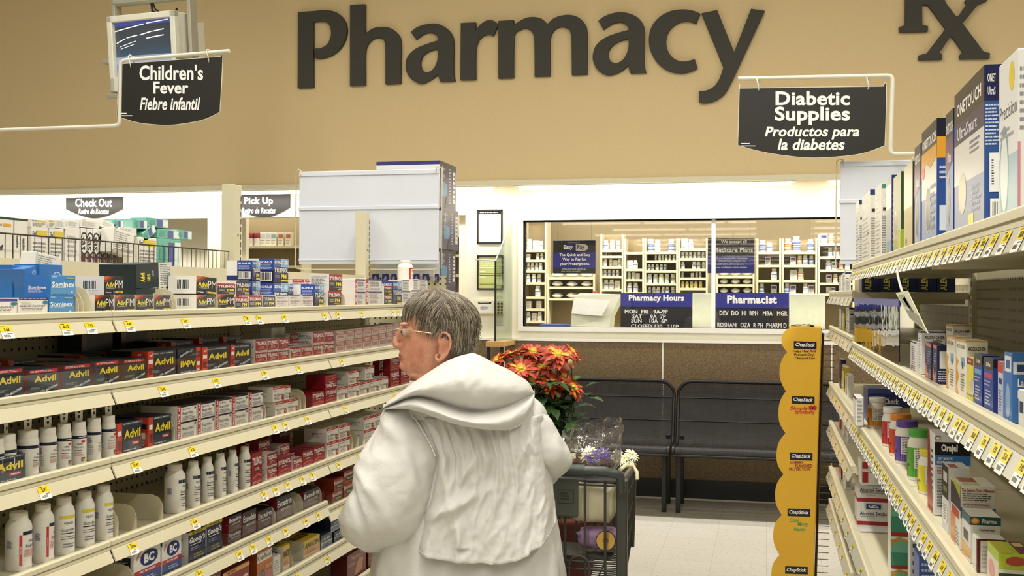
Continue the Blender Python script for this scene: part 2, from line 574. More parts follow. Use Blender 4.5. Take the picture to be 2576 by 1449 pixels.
# window into the pharmacy: frame, mullion, two panes
fw = 0.035
root = thing('window_1', 'wide pharmacy window with white frame, mullion and two panes', 'window', (xe, WY, zsill)); struct(root)
def local(o, root):
    """give an object built in world coordinates to a root"""
    o.parent = root
    o.matrix_parent_inverse = Matrix.Translation(root.location).inverted() if root.rotation_euler.z == 0 else root.matrix_basis.inverted()
    return o
mb = MB()
M_DARK = mat('#1e1d1b', rough=0.4)
mb.box(xe - fw, WY - 0.025, zsill - fw, xf + fw, WY + 0.12, zsill, M_TRIM)
mb.box(xe - fw, WY - 0.025, zwin, xf + fw, WY + 0.12, zwin + fw, M_TRIM)
mb.box(xe - fw, WY - 0.025, zsill, xe, WY + 0.12, zwin, M_TRIM)
mb.box(xf, WY - 0.025, zsill, xf + fw, WY + 0.12, zwin, M_TRIM)
mb.box(xe, WY + 0.03, zwin - 0.012, xf, WY + 0.05, zwin, M_DARK)
mb.box(xe, WY + 0.03, zsill, xe + 0.010, WY + 0.05, zwin, M_DARK)
local(mb.build('window_frame'), root)
xm = xy(1795, 690, WY + 0.05)
mb = MB(); mb.box(xm - 0.014, WY + 0.02, zsill, xm + 0.014, WY + 0.07, zwin, M_TRIM); local(mb.build('mullion'), root)
M_GLASS = clear('window_glass', refl=0.042)
for a, b in ((xe + 0.002, xm - 0.015), (xm + 0.015, xf - 0.002)):
    mb = MB(); mb.box(a, WY + 0.045, zsill, b, WY + 0.051, zwin, M_GLASS); local(mb.build('pane'), root)

# inside of the pharmacy
PY = 10.75
M_INN = mat('#a0916f', rough=0.7, var=0.04)
mb = MB(); mb.box(XL, PY, 0, XR, PY + 0.08, 3.0, M_INN); struct(mb.build('wall_pharmacy_back'))
mb = MB(); mb.box(XL, WY + 0.12, 2.86, XR, PY, 2.90, mat('#e9e4d2', rough=0.8)); struct(mb.build('ceiling_pharmacy'))
mb = MB(); mb.box(xe - 0.55, WY + 0.12, 0, xe - 0.5, PY, 2.86, M_WHITE); struct(mb.build('wall_pharmacy_partition'))
mb = MB(); mb.box(xa + 1.45, WY + 0.5, 0, xb + 0.1, WY + 0.55, 2.86, M_WHITE); struct(mb.build('wall_checkout_partition'))
mb = MB(); mb.box(XL, WY + 0.12, 0, XL + 0.05, PY, 2.9, M_WHITE); mb.box(XR - 0.05, WY + 0.12, 0, XR, PY, 2.9, M_WHITE); struct(mb.build('wall_pharmacy_ends'))
M_CLM = mat('#f3efe0', rough=0.5)
for k, _x in enumerate((-4.6, -1.9, 0.9)):
    t = thing('ceiling_light', 'fluorescent ceiling light inside the pharmacy, %s from the checkout end' % ORD[k], 'ceiling light', (_x, 9.25, 2.86), 0, 'pharmacy ceiling lights')
    mb = MB(); mb.box(-1.12, -0.17, -0.05, 1.12, 0.17, 0, M_CLM); mb.build('housing', t)
    mb = MB()
    for q in (-0.09, 0.09):
        mb.tube([(-1.08, q, -0.062), (1.08, q, -0.062)], 0.012, emis('#fff6e0', 6, 'lit_tube'), 8)
    mb.build('tube', t)

# cove lights under the soffit
COVE_W = 7.0
for k, (a, b) in enumerate(COVE):
    t = thing('cove_light', 'fluorescent strip under the tan soffit, %s from the checkout end' % ORD[k], 'light strip', ((a + b) / 2, SY + 0.14, SOFZ), 0, 'cove lights under the soffit')
    L = (b - a) / 2
    mb = MB(); mb.box(-L, -0.06, -0.03, L, 0.06, 0, M_CLM); mb.build('housing', t)
    mb = MB(); mb.tube([(-L + .03, 0.0, -0.042), (L - .03, 0.0, -0.042)], 0.011, emis('#fff8e8', 5, 'lit_tube'), 8); mb.build('tube', t)
    area('cove_light_lamp', ((a + b) / 2, SY + 0.14, SOFZ - 0.058), b - a, 0.06, COVE_W * (b - a), rot=(math.radians(18), 0, 0))

# fluorescent rows over the sales floor, and the further rows of the long store behind the camera
mb = MB()
mb.box(-.09, -2.5, -0.08, .09, 2.5, 0, M_CLM); HOUS = mb.mesh('housing')
mb = MB()
for q in range(4):
    for w in (-0.04, 0.04):
        mb.tube([(w, -2.46 + 1.24 * q, -0.095), (w, -2.46 + 1.24 * q + 1.19, -0.095)], 0.014, emis('#fff8ea', 7, 'lit_tube'), 8)
TUBE = mb.mesh('tube')
for k, (x, y, p_) in enumerate(LIGHT_ROWS):
    t = thing('ceiling_light', 'long fluorescent fixture on the store ceiling running along the %s aisle, %s half' % (('painkiller', 'next', 'diabetes')[k // 2], ('near', 'far')[k % 2]), 'ceiling light', (x, y, CEIL), 0, 'store ceiling lights')
    obj('housing', HOUS, t); obj('tube', TUBE, t)
k = 5
for y in (-24, -28, -32.5, -37, -42, -47.5, -53, -60, -68, -77, -88):
    t = thing('ceiling_light', 'fluorescent fixture across the long store ceiling behind the camera, %s of its rows' % ORD[k - 5], 'ceiling light', (-0.7 + (0.6 if k % 2 else -0.9), y, CEIL), math.pi / 2, 'store ceiling lights')
    a = obj('housing', HOUS, t); b = obj('tube', TUBE, t); a.scale = b.scale = (2.6, 2.7, 1)
    k += 1

# ------------------------------------------------------------------ the wall letters, cut from thick board
M_LET = mat('#46443d', rough=0.75, var=0.12, vscale=250, bump=0.2, bscale=500)
def spline(pts, closed=True, seg=5):
    """pts: (x, y) smooth point or (x, y, 1) corner -> dense outline"""
    n = len(pts); out = []
    for i in range(n):
        p0, p1, p2, p3 = pts[i - 1], pts[i], pts[(i + 1) % n], pts[(i + 2) % n]
        out.append((p1[0], p1[1]))
        c1, c2 = len(p1) > 2, len(p2) > 2
        if c1 and c2: continue
        m1 = (0, 0) if c1 else ((p2[0] - p0[0]) / 2, (p2[1] - p0[1]) / 2)
        m2 = (0, 0) if c2 else ((p3[0] - p1[0]) / 2, (p3[1] - p1[1]) / 2)
        if c1: m1 = ((p2[0] - p1[0]) * 1.5 - m2[0] / 2, (p2[1] - p1[1]) * 1.5 - m2[1] / 2)
        if c2: m2 = ((p2[0] - p1[0]) * 1.5 - m1[0] / 2, (p2[1] - p1[1]) * 1.5 - m1[1] / 2)
        for q in range(1, seg):
            t = q / seg; t2, t3 = t * t, t * t * t
            h1, h2, h3, h4 = 2 * t3 - 3 * t2 + 1, t3 - 2 * t2 + t, -2 * t3 + 3 * t2, t3 - t2
            out.append((h1 * p1[0] + h2 * m1[0] + h3 * p2[0] + h4 * m2[0], h1 * p1[1] + h2 * m1[1] + h3 * p2[1] + h4 * m2[1]))
    return out
S1 = 600.0 / 2576; S2 = 660.0 / 2576; S3 = 376.0 / 2576
A1 = lambda pts: [((p[0] * S1 + 720, p[1] * S1) + tuple(p[2:])) for p in pts]
A2 = lambda pts: [((p[0] * S2 + 1300, p[1] * S2) + tuple(p[2:])) for p in pts]
A3 = lambda pts: [((p[0] * S3 + 2200, p[1] * S3) + tuple(p[2:])) for p in pts]
def letter(name, label, cuts, depth=0.035, gap=0.002):
    mb = MB()
    for outline, hole in cuts:
        P = [on_y(x, y, SY - depth) for x, y in spline(outline)]
        if hole is None:
            mb.prism([(p.x, SY - depth, p.z) for p in P], (0, depth - gap, 0), M_LET)
        else:
            from mathutils.geometry import tessellate_polygon
            Hs = [on_y(x, y, SY - depth) for x, y in spline(hole)]
            allp = [(p.x, SY - depth, p.z) for p in P + Hs]; n = len(allp); a = len(P)
            tri = tessellate_polygon([[Vector(p) for p in allp[:a]], [Vector(p) for p in allp[a:]]])
            fs = []
            for t in tri:
                u, v, w = [Vector(allp[i]) for i in t]
                t2 = t if (v - u).cross(w - u).y < 0 else t[::-1]
                fs.append(tuple(t2)); fs.append(tuple(i + n for i in t2[::-1]))
            for lo, hi in ((0, a), (a, n)):
                for i in range(lo, hi):
                    j = i + 1 if i + 1 < hi else lo
                    fs.append((i, i + n, j + n, j))
            mb.add([Vector(p) for p in allp] + [Vector(p) + Vector((0, depth - gap, 0)) for p in allp], fs, M_LET)
    o = mb.build(name)
    tag(o, label, 'letter', 'letters of the pharmacy wall sign')
    return o
P_ = A1([(125, 132, 1), (300, 118), (420, 108), (540, 132), (620, 205), (652, 310), (632, 430), (570, 530), (480, 598), (380, 628), (310, 625, 1), (302, 520, 1), (380, 515), (450, 465), (482, 370), (468, 280), (420, 236), (360, 230), (290, 236, 1), (290, 945, 1), (122, 950, 1)])
letter('wall_letter', 'dark grey capital letter P at the start of the wall lettering', [(P_, None)])
h_ = A1([(688, 52, 1), (850, 44, 1), (850, 370, 1), (930, 308), (1030, 290), (1130, 305), (1210, 370), (1238, 470), (1236, 700), (1234, 900, 1), (1070, 908, 1), (1070, 700), (1066, 480), (1040, 425), (985, 405), (920, 430), (865, 500), (850, 600), (850, 760), (850, 920, 1), (688, 926, 1)])
letter('wall_letter', 'dark grey tall letter h on the tan wall after the capital P', [(h_, None)])
a_out = A1([(1345, 345, 1), (1420, 290), (1530, 258), (1640, 258), (1740, 310), (1795, 390), (1808, 500), (1806, 640), (1808, 790), (1822, 872, 1), (1662, 880, 1), (1634, 800, 1), (1560, 860), (1460, 900), (1370, 870), (1310, 800), (1288, 710), (1310, 610), (1390, 530), (1500, 480), (1640, 435, 1), (1625, 385), (1570, 352), (1490, 360), (1400, 425, 1)])
a_in = A1([(1638, 525, 1), (1545, 550), (1475, 600), (1448, 670), (1462, 745), (1515, 780), (1580, 750), (1622, 680), (1638, 600)])
letter('wall_letter', 'dark grey letter a on the tan wall between h and r', [(a_out, a_in)])
r_ = A1([(1885, 248, 1), (2045, 240, 1), (2045, 335, 1), (2100, 260), (2180, 215), (2250, 228), (2288, 264, 1), (2235, 385, 1), (2170, 370), (2100, 405), (2058, 480), (2045, 600), (2045, 858, 1), (1880, 862, 1)])
letter('wall_letter', 'dark grey letter r on the tan wall before the m', [(r_, None)])
m_ = [(720 + 2290 * S1, 225 * S1, 1), (720 + 2455 * S1, 215 * S1, 1), (720 + 2455 * S1, 272 * S1, 1)] + A2([(60, 188), (150, 166), (240, 182), (300, 235, 1), (380, 170), (500, 145), (600, 168), (670, 235), (692, 330), (692, 520), (690, 728, 1), (540, 734, 1), (538, 560), (532, 350), (505, 285), (440, 260), (375, 285), (335, 350), (326, 450), (326, 745, 1), (174, 750, 1), (174, 560), (168, 370), (140, 305), (85, 275), (30, 290), (-20, 330)]) + [(720 + 2458 * S1, 480 * S1), (720 + 2455 * S1, 600 * S1), (720 + 2455 * S1, 838 * S1, 1), (720 + 2290 * S1, 845 * S1, 1)]
letter('wall_letter', 'dark grey wide letter m in the middle of the wall lettering', [(m_, None)])
a2_out = A2([(800, 205, 1), (870, 155), (980, 122), (1090, 128), (1190, 175), (1250, 260), (1258, 380), (1255, 520), (1256, 640), (1272, 712, 1), (1115, 716, 1), (1090, 640, 1), (1010, 705), (900, 735), (810, 700), (760, 630), (745, 545), (775, 450), (850, 380), (950, 335), (1100, 292, 1), (1080, 245), (1020, 215), (940, 230), (850, 288, 1)])
a2_in = A2([(1096, 378, 1), (1000, 405), (930, 455), (900, 520), (915, 590), (970, 620), (1035, 590), (1080, 520), (1096, 450)])
letter('wall_letter', 'dark grey letter a on the tan wall between m and c', [(a2_out, a2_in)])
c_ = A2([(1800, 132, 1), (1760, 230, 1), (1690, 208), (1610, 214), (1530, 260), (1480, 330), (1465, 420), (1490, 510), (1545, 575), (1620, 602), (1690, 595), (1748, 578, 1), (1776, 668, 1), (1680, 708), (1580, 714), (1470, 685), (1370, 600), (1310, 490), (1296, 380), (1320, 270), (1390, 175), (1500, 112), (1620, 92), (1720, 102)])
letter('wall_letter', 'dark grey open letter c on the tan wall before the y', [(c_, None)])
y_ = A2([(1812, 130, 1), (1968, 98, 1), (2135, 510, 1), (2300, 86, 1), (2434, 105, 1), (2330, 330), (2200, 610), (2110, 800), (2040, 920), (1950, 985), (1860, 1008), (1788, 1002, 1), (1788, 892, 1), (1850, 890), (1920, 860), (1980, 790), (2028, 660, 1)])
letter('wall_letter', 'dark grey letter y with curved tail ending the wall lettering', [(y_, None)])
rx = A3([(430, -1150, 1), (900, -1150), (1250, -1050), (1400, -700), (1250, -330), (1130, -180, 1), (1240, 60, 1), (1400, 270, 1), (1450, 270, 1), (1590, 60, 1), (1560, 10, 1), (1600, -40, 1), (1950, -40, 1), (1940, 10, 1), (1790, 70, 1), (1520, 400, 1), (1880, 885, 1), (1990, 915, 1), (1985, 1000, 1), (1470, 1010, 1), (1465, 950, 1), (1520, 885, 1), (1325, 615, 1), (1120, 905, 1), (1170, 935, 1), (1165, 1018, 1), (765, 1028, 1), (762, 955, 1), (900, 915, 1), (1225, 490, 1), (920, 80, 1), (820, 75, 1), (825, 425, 1), (925, 450, 1), (920, 535, 1), (430, 548, 1), (420, 470, 1), (525, 430, 1), (540, -900, 1), (430, -950, 1)])
o = letter('prescription_symbol', 'large dark grey joined R and x symbol on the tan wall', [(rx, None)], 0.04)
o['category'] = 'wall sign'; del o['group']

# ------------------------------------------------------------------ gondola shelving
XFL, XFR = -1.385, 0.240            # shelf fronts of the two gondolas
JY = [0.93, 2.15, 3.37, 4.59]       # joints between the sections
DEP = 0.335
RROT = 0.0
M_SH = mat('#d3cbae', rough=0.42, var=0.03)
M_SH2 = mat('#cfc7a9', rough=0.38, var=0.03)
M_RAILC = clear('clear_price_rail', refl=0.25, rough=0.12)
M_TAGW = ink('#efeee6'); M_TAGY = ink('#e9cf2c'); M_TAGK = ink('#2b2820')
M_PEG = grid_mat('pegboard', '#b9b193', '#2a261c', 0.0254, 0.0042, (0, 2))
M_CLEAR = clear('clear_acrylic', refl=0.02, rough=0.03, haze=0.004, grow=3.0)
STRIP = dict()
def onL(x, y): return on_x(x, y, XFL)
def sL(x, y):
    """height of the shelf top whose price-strip bottom shows at (x, y)"""
    return onL(x, y).z + 0.040
def shelf_mesh(w, dep, name='shelf'):
    mb = MB()
    mb.box(0.002, 0.014, -0.020, w - 0.002, dep - 0.014, 0.0, M_SH)
    pr = [(0.016, 0.0), (0.014, 0.005), (0.004, 0.006), (0.0, 0.003), (0.0, -0.006), (0.004, -0.0065), (0.004, -0.0085), (0.001, -0.0095), (0.001, -0.015), (0.016, -0.016)]
    mb.prism([(0.001, y, z) for y, z in pr], (w - 0.002, 0, 0), M_SH2)
    mb.box(0.03, 0.06, -0.034, 0.05, dep - 0.02, -0.020, M_SH)
    mb.box(w - 0.05, 0.06, -0.034, w - 0.03, dep - 0.02, -0.020, M_SH)
    return mb.mesh(name)
def rail_mesh(w, m):
    mb = MB()
    mb.prism([(0.004, 0.004, -0.016), (0.004, 0.001, -0.0155), (0.004, -0.0105, -0.0400), (0.004, -0.0075, -0.0412)], (w - 0.008, 0, 0), m)
    return mb.mesh('price_rail')
_tagm = {}
def tag_mesh(price):
    if price in _tagm: return _tagm[price]
    mb = MB()
    w = 0.034
    ux = Vector((1, 0, 0)); uz = Vector((0, 0.0115, 0.0245)).normalized(); n = ux.cross(uz)
    org = Vector((-w / 2, -0.0115, -0.0415)) + n * 0.0006
    L = 0.027
    q = lambda a, b, k: org + ux * a + uz * b + n * (0.0002 * k)
    mb.quad(q(0, 0, 0), q(w, 0, 0), q(w, L, 0), q(0, L, 0), M_TAGW)
    mb.quad(q(0, L * .48, 1), q(w, L * .48, 1), q(w, L, 1), q(0, L, 1), M_TAGY)
    put_text(mb, price, q(0, 0, 2), ux, uz, w * .54, L * .70, L * .26, M_TAGK, maxw=w * .8, bold=0.04)
    for i in range(7):
        a = w * (.15 + .08 * i); mb.quad(q(a, L * .12, 1), q(a + w * .04, L * .12, 1), q(a + w * .04, L * .30, 1), q(a, L * .30, 1), M_TAGK)
    mb.quad(q(w * .45, L * .36, 1), q(w * .92, L * .36, 1), q(w * .92, L * .40, 1), q(w * .45, L * .40, 1), M_TAGK)
    mb.quad(q(w * .1, L * .90, 2), q(w * .45, L * .90, 2), q(w * .45, L * .94, 2), q(w * .1, L * .94, 2), M_TAGK)
    _tagm[price] = mb.mesh('price_tag')
    return _tagm[price]
_shm = {}
def gondola(label, side, k, levels, top_z, up_z, dep=DEP, rail_m=None, group='shelving sections', fence_z=None, upright_start=True, upright_end=True):
    """one 4 ft section; side 'L' faces +X, 'R' faces -X; levels = shelf-top heights"""
    y0, y1 = JY[k], JY[k + 1]; w = y1 - y0
    if side == 'L':
        root = thing('shelving_section', label, 'shelving unit', (XFL, y0, 0), math.pi / 2, group)
    else:
        c, s = math.cos(RROT), math.sin(RROT)
        root = thing('shelving_section', label, 'shelving unit', (XFR * c + y1 * s, y1 * c - XFR * s, 0), -math.pi / 2 - RROT, group)
    mb = MB(); mb.box(0.029, dep + 0.002, 0.14, w - 0.029, dep + 0.012, top_z - 0.002, M_PEG); mb.build('back_panel', root)
    mb = MB(); mb.box(0.029, dep - 0.004, top_z - 0.045, w - 0.029, dep + 0.016, top_z, M_SH); mb.build('back_rail', root)
    mb = MB(); mb.box(0.002, 0.01, 0, w - 0.002, 0.03, 0.11, M_SH); mb.box(0.002, 0.01, 0.11, w - 0.002, dep - 0.014, 0.135, M_SH); mb.build('base_deck', root)
    ends = ([0.0] if upright_start else []) + ([w] if upright_end else [])
    for x in ends:
        mb = MB(); mb.cbox(x - 0.026, dep - 0.012, 0.0, x + 0.026, dep + 0.035, up_z, M_SH, 0.002)
        z = 0.3
        while z < up_z - 0.03:
            mb.box(x + 0.0175, dep - 0.0128, z, x + 0.0215, dep - 0.011, z + 0.017, M_DARK); z += 0.0254
        mb.box(x - 0.004, dep - 0.0128, up_z - 0.17, x + 0.003, dep - 0.011, up_z - 0.163, M_DARK)
        mb.build('upright', root)
    shelves = []
    for z in levels:
        key = (round(w, 3), round(dep, 3))
        if key not in _shm: _shm[key] = (shelf_mesh(w, dep), {})
        o = obj('shelf', _shm[key][0], root); o.location = (0, 0, z)
        rm = rail_m or M_SH2
        if rm.name not in _shm[key][1]: _shm[key][1][rm.name] = rail_mesh(w, rm)
        obj('price_rail', _shm[key][1][rm.name], o)
        shelves.append(o)
    return root, shelves

def add_tag(shelf, section_y, price, px, py, side='L'):
    y = onL(px, py).y
    for k_, L_ in enumerate((S1_, S2_, S3_)):
        if shelf in L_: li = L_.index(shelf)
    k_ = 0 if y < JY[1] else (1 if y < JY[2] else 2)
    shelf = (S1_, S2_, S3_)[k_][min(li, len((S1_, S2_, S3_)[k_]) - 1)]; section_y = JY[k_]
    y = max(section_y + .02, min(JY[k_ + 1] - .02, y))
    o = obj('price_tag', tag_mesh(price), shelf)
    o.location = (y - section_y, 0, 0)
def divider(shelf, x, h=0.06, d0=0.015, d1=0.24, hook=False):
    mb = MB()
    pts = [(x, d0, 0.001), (x, d1, 0.001), (x, d1, h), (x, d0 + 0.03, h), (x, d0 + 0.012, h - 0.006), (x, d0 + 0.003, h - 0.02), (x, d0, h - 0.03)]
    mb.prism(pts, (0.0016, 0, 0), M_SH2)
    if hook: mb.box(x - 0.012, 0.16, 0.001, x + 0.016, 0.162, h + 0.012, M_SH2)
    mb.build('divider', shelf)
def fence(shelf, x0, x1, h=0.042):
    mb = MB(); mb.box(x0, 0.006, 0.004, x1, 0.0072, h, M_CLEAR); mb.build('clear_lip', shelf)

Z1, Z2, Z3, Z4 = sL(600, 817), sL(650, 955.5), sL(650, 1100), sL(620, 1274)
Z5a, Z5b, Z6, Z7 = sL(838, 1288), sL(838, 1306), sL(838, 1407), sL(838, 1407) - 0.165
TOPZ = CAMH + 0.078
UPZ = on_x(912, 532, XFL - DEP).z
L1, S1_ = gondola('cream shelving section closest along the painkiller aisle, with blue sleep aid boxes on top', 'L', 0, [Z1, Z2, Z3, Z4, Z4 - 0.16], TOPZ, UPZ, upright_end=False)
L1['label'] = 'cream shelving section holding the big white bottles, at the near end of the painkiller aisle'
L2, S2_ = gondola('cream shelving section in the middle of the painkiller aisle', 'L', 1, [Z1, Z2, Z3, Z4, Z5a, Z6, Z7], TOPZ, UPZ, upright_start=True)
L3, S3_ = gondola('cream shelving section beside the person, ending at the boxed endcap', 'L', 2, [Z1, Z2, Z3, Z4, Z5b, Z6, Z7], TOPZ, UPZ, upright_start=False)
# the other face of the same gondola carries a top shelf that shows over the back panel
for r_, zz in ((L1, TOPZ - 0.012), (L2, TOPZ - 0.012)):
    mb = MB(); mb.box(0.003, DEP + 0.04, zz - 0.02, 1.217, DEP + 0.34, zz, M_SH); mb.build('rear_shelf', r_)
for a in (L1, L2):
    mb = MB()
    ztop_ = on_x(300, 610, XFL - DEP).z
    M_WIRE = mat('#4a463c', rough=0.35, metal=0.6, var=0)
    mb.tube([(0.01, DEP + 0.005, ztop_), (1.19, DEP + 0.005, ztop_)], 0.0022, M_WIRE, 6)
    n = 44
    for i in range(n + 1):
        x = 0.012 + 1.176 * i / n
        mb.tube([(x, DEP + 0.005, TOPZ - 0.002), (x, DEP + 0.005, ztop_)], 0.0011, M_WIRE, 5, caps=False)
    mb.build('wire_fence', a)

# price tags, read off the strips
for sh, y0, lst in (
    (S1_[0], JY[0], [('3.63', 10, 842), ('$4.12', 160, 830), ('3.92', 222, 825)]),
    (S2_[0], JY[1], [('6.94', 320, 818), ('9.92', 462, 812), ('3.87', 617, 803), ('4.72', 648, 800), ('3.97', 712, 799)]),
    (S3_[0], JY[2], [('6.14', 813, 795), ('11.86', 847, 791), ('4.26', 907, 787), ('5.14', 985, 780), ('6.28', 1000, 779)]),
    (S2_[1], JY[1], [('13.42', 405, 980), ('13.77', 540, 960), ('2.97', 662, 938), ('3.47', 748, 926)]),
    (S3_[1], JY[2], [('4.97', 857, 909)]),
    (S2_[2], JY[1], [('10.93', 337, 1165), ('4.53', 480, 1130), ('2.87', 688, 1072), ('3.16', 714, 1065), ('4.88', 770, 1050)]),
    (S1_[2], JY[0], [('2.97', 105, 1232)]),
    (S3_[2], JY[2], [('3.57', 866, 1027), ('5.12', 990, 985)]),
    (S2_[3], JY[1], [('13.66', 330, 1370), ('6.68', 486, 1310), ('4.97', 660, 1240), ('5.24', 690, 1228), ('4.97', 720, 1218), ('2.57', 757, 1204), ('4.38', 782, 1195)]),
    (S3_[3], JY[2], [('3.16', 848, 1167), ('4.12', 900, 1148)]),
    (S2_[4], JY[1], [('$5.12', 498, 1435), ('2.69', 598, 1390), ('7.24', 632, 1372), ('7.24', 672, 1352), ('2.87', 715, 1332), ('4.44', 766, 1308), ('3.28', 797, 1295)]),
    (S3_[4], JY[2], [('4.88', 860, 1283)]),
    (S2_[5], JY[1], [('3.42', 745, 1449), ('4.87', 820, 1405)]),
    (S3_[5], JY[2], [('6.16', 890, 1370)])):
    for p, x, y in lst:
        add_tag(sh, y0, p, x, y)
for sh, a, b in ((S2_[0], 0.0, 0.5), (S2_[0], 0.62, 1.2), (S3_[0], 0.02, 1.2), (S1_[1], 0.3, 1.2), (S2_[1], 0.0, 1.2), (S3_[1], 0.0, 1.2), (S1_[2], 0.3, 1.2),
                 (S2_[2], 0.0, 1.2), (S3_[2], 0.0, 1.2), (S1_[3], 0.3, 1.21), (S2_[3], 0.0, 1.2), (S3_[3], 0.0, 1.2), (S2_[4], 0.0, 1.2), (S3_[4], 0.0, 1.2), (S2_[5], 0.1, 1.2)):
    fence(sh, a, b)

# ------------------------------------------------------------------ carton designs  (w, h, d, base colour, printed faces)
def T(s, u, v, h, c, **k): return ('T', s, u, v, h, c, k)
D = {}
Y_, W_, NAVY, RED = '#f2dd3a', '#f4f3ee', '#1c2433', '#a8202a'
def advil(band):
    f = [T('Advil', .55, .60, .25, Y_, b=.035, w=.66), T('LIQUI-GELS', .55, .41, .115, W_, b=.02, sh=.15, w=.62),
         ('L', .12, .20, .5, .30, '#9aa0a6', 3), ('P', [(.56, .09), (.92, .26), (.92, .34), (.56, .17)], '#b9bfc2'), ('E', .47, .13, .07, .035, '#8e979b'), ('E', .42, .09, .06, .03, '#737c82'), ('L', .62, .15, .88, .25, '#5d666b', 2)]
    if band: f = [('R', .08, .83, .92, .95, '#c2202b'), ('L', .12, .85, .88, .93, '#f0d8d4', 2)] + f
    else: f = [T('DO NOT USE IF OPENED', .5, .90, .05, '#cfd2d2', w=.8)] + f
    return f
RS = [('R', .62, 0, 1, 1, '#c8402c'), T('60', .81, .88, .08, W_, w=.2), ('R', .66, .62, .96, .78, '#2a2522'), ('R', .7, .3, .92, .5, '#e7d8c8'), ('L', .68, .06, .94, .22, '#f3e8dc', 4)]
D['adv'] = ('navy box with yellow lettering and red band', .10, .10, .11, NAVY, {'F': advil(1), 'L': RS, 'T': [('L', .1, .6, .9, .9, '#5b6470', 3)]})
D['advb'] = ('navy box with yellow lettering and orange-red side', .10, .10, .11, NAVY, {'F': [('R', 0, 0, .2, 1, '#c8402c'), ('R', .03, .55, .17, .7, W_), ('R', .03, .15, .17, .4, '#7c2119'), T('20', .1, .85, .08, W_, w=.13)] + [e for e in advil(0)], 'L': RS})
D['advtab'] = ('navy tablet box with yellow lettering and orange-red edge', .10, .09, .10, NAVY, {'F': [('R', 0, 0, .2, 1, '#c8402c'), ('R', .03, .6, .17, .75, W_), ('R', .03, .15, .17, .45, '#7c2119'), ('R', .2, .9, 1, .99, '#4a525c'), ('L', .24, .91, .95, .97, '#b8bcc0', 1), T('Advil', .6, .62, .28, Y_, b=.04, w=.66), ('R', .2, 0, 1, .42, '#2b3442'), ('R', .58, .25, .88, .36, '#c22a2a'), T('Tablets', .73, .305, .06, W_), ('L', .25, .07, .9, .14, '#b9bcc0', 1)], 'L': RS})
AP = [('P', [(0, 1), (.55, 1), (.1, .68), (0, .66)], '#8d2c16'), ('P', [(0, .99), (.3, .99), (.02, .78)], '#d8622c'), T('Advil', .33, .56, .27, Y_, b=.03, w=.5), T('PM', .76, .58, .42, W_, b=-.005, w=.4),
      ('L', .1, .32, .6, .40, '#c9c7c0', 2), T('20 Caplets', .2, .12, .08, W_, w=.3), ('R', .56, .09, .97, .19, '#e4d23a'), ('E', .5, .14, .07, .07, '#5f6f8c'), T('Caplets', .77, .14, .06, '#333026')]
D['advpm'] = ('black box with yellow and white lettering', .075, .062, .085, '#241f22', {'F': AP, 'L': [('R', 0, 0, 1, 1, '#ece9e2'), ('R', 0, 0, .12, 1, '#2c1c24'), ('B', .35, .25, .8, .8)]})
D['advpms'] = ('black box lying at an angle with white barcode end', .075, .062, .085, '#241f22', {'F': AP, 'L': [('R', .08, 0, 1, 1, '#ece9e2'), ('B', .35, .2, .8, .85)]})
D['advside'] = ('dark green-black gel box stood on its end', .10, .085, .1, '#1b2a30', {'F': [('R', .62, 0, 1, 1, '#d9d9d2'), ('L', .66, .06, .96, .94, '#6a6c6c', 12), T('Advil', .18, .45, .13, Y_, rot=math.pi / 2, w=.7, b=.04), T('GELS', .34, .42, .1, Y_, rot=math.pi / 2, w=.6), T('Liquid filled', .46, .6, .05, W_, rot=math.pi / 2, w=.45)]})
def typm(top, base, lab='TYLENOL'):
    return [('R', 0, .62, 1, 1, top), ('R', 0, 0, 1, .62, base), T(lab, .5, .74, .23, W_, b=.035, w=.94), T('PM', .7, .40, .22, Y_, b=.03), ('L', .08, .30, .5, .50, '#c9c5c0', 3), ('P', [(.1, .1), (.4, .2), (.95, .14), (.95, .2), (.5, .26)], '#8c8a92'), ('R', .62, .06, .94, .12, '#e2d13c')]
D['typm'] = ('maroon and black box with white and yellow lettering', .06, .066, .07, '#a92432', {'F': typm('#a3202e', '#2b2027'), 'L': [('R', 0, 0, 1, 1, '#eceae4'), ('L', .1, .1, .9, .9, '#8b8a88', 9)]})
D['typmb'] = ('black and grey box with white and yellow lettering', .06, .066, .07, '#222430', {'F': typm('#2a2d3d', '#39343a'), 'L': [('R', 0, 0, 1, 1, '#eceae4'), ('L', .1, .1, .9, .9, '#8b8a88', 9)]})
D['tyblue'] = ('navy and sky-blue box with white lettering', .075, .09, .08, '#23264f', {'F': [('R', 0, .66, 1, 1, '#8fb2d6'), ('R', 0, .66, .5, 1, '#3e5f9e'), T('BONUS', .32, .86, .12, W_, w=.5), ('E', .82, .84, .12, .09, '#c9d6e2'), T('TYLENOL', .5, .53, .2, W_, b=.03, w=.94), T('PM', .66, .27, .18, '#e3d43c', b=.03), ('L', .08, .2, .5, .4, '#8d93c0', 3), ('R', .45, .06, .95, .12, '#e2d13c')],
               'L': [('R', 0, 0, .42, 1, '#eceae6'), ('R', 0, 0, .42, .25, '#23307c'), ('R', .42, .5, 1, 1, '#3553a0'), T('BONUS', .7, .85, .1, W_), ('L', .48, .55, .95, .75, '#b9c3de', 4), ('B', .45, .08, .95, .45)]})
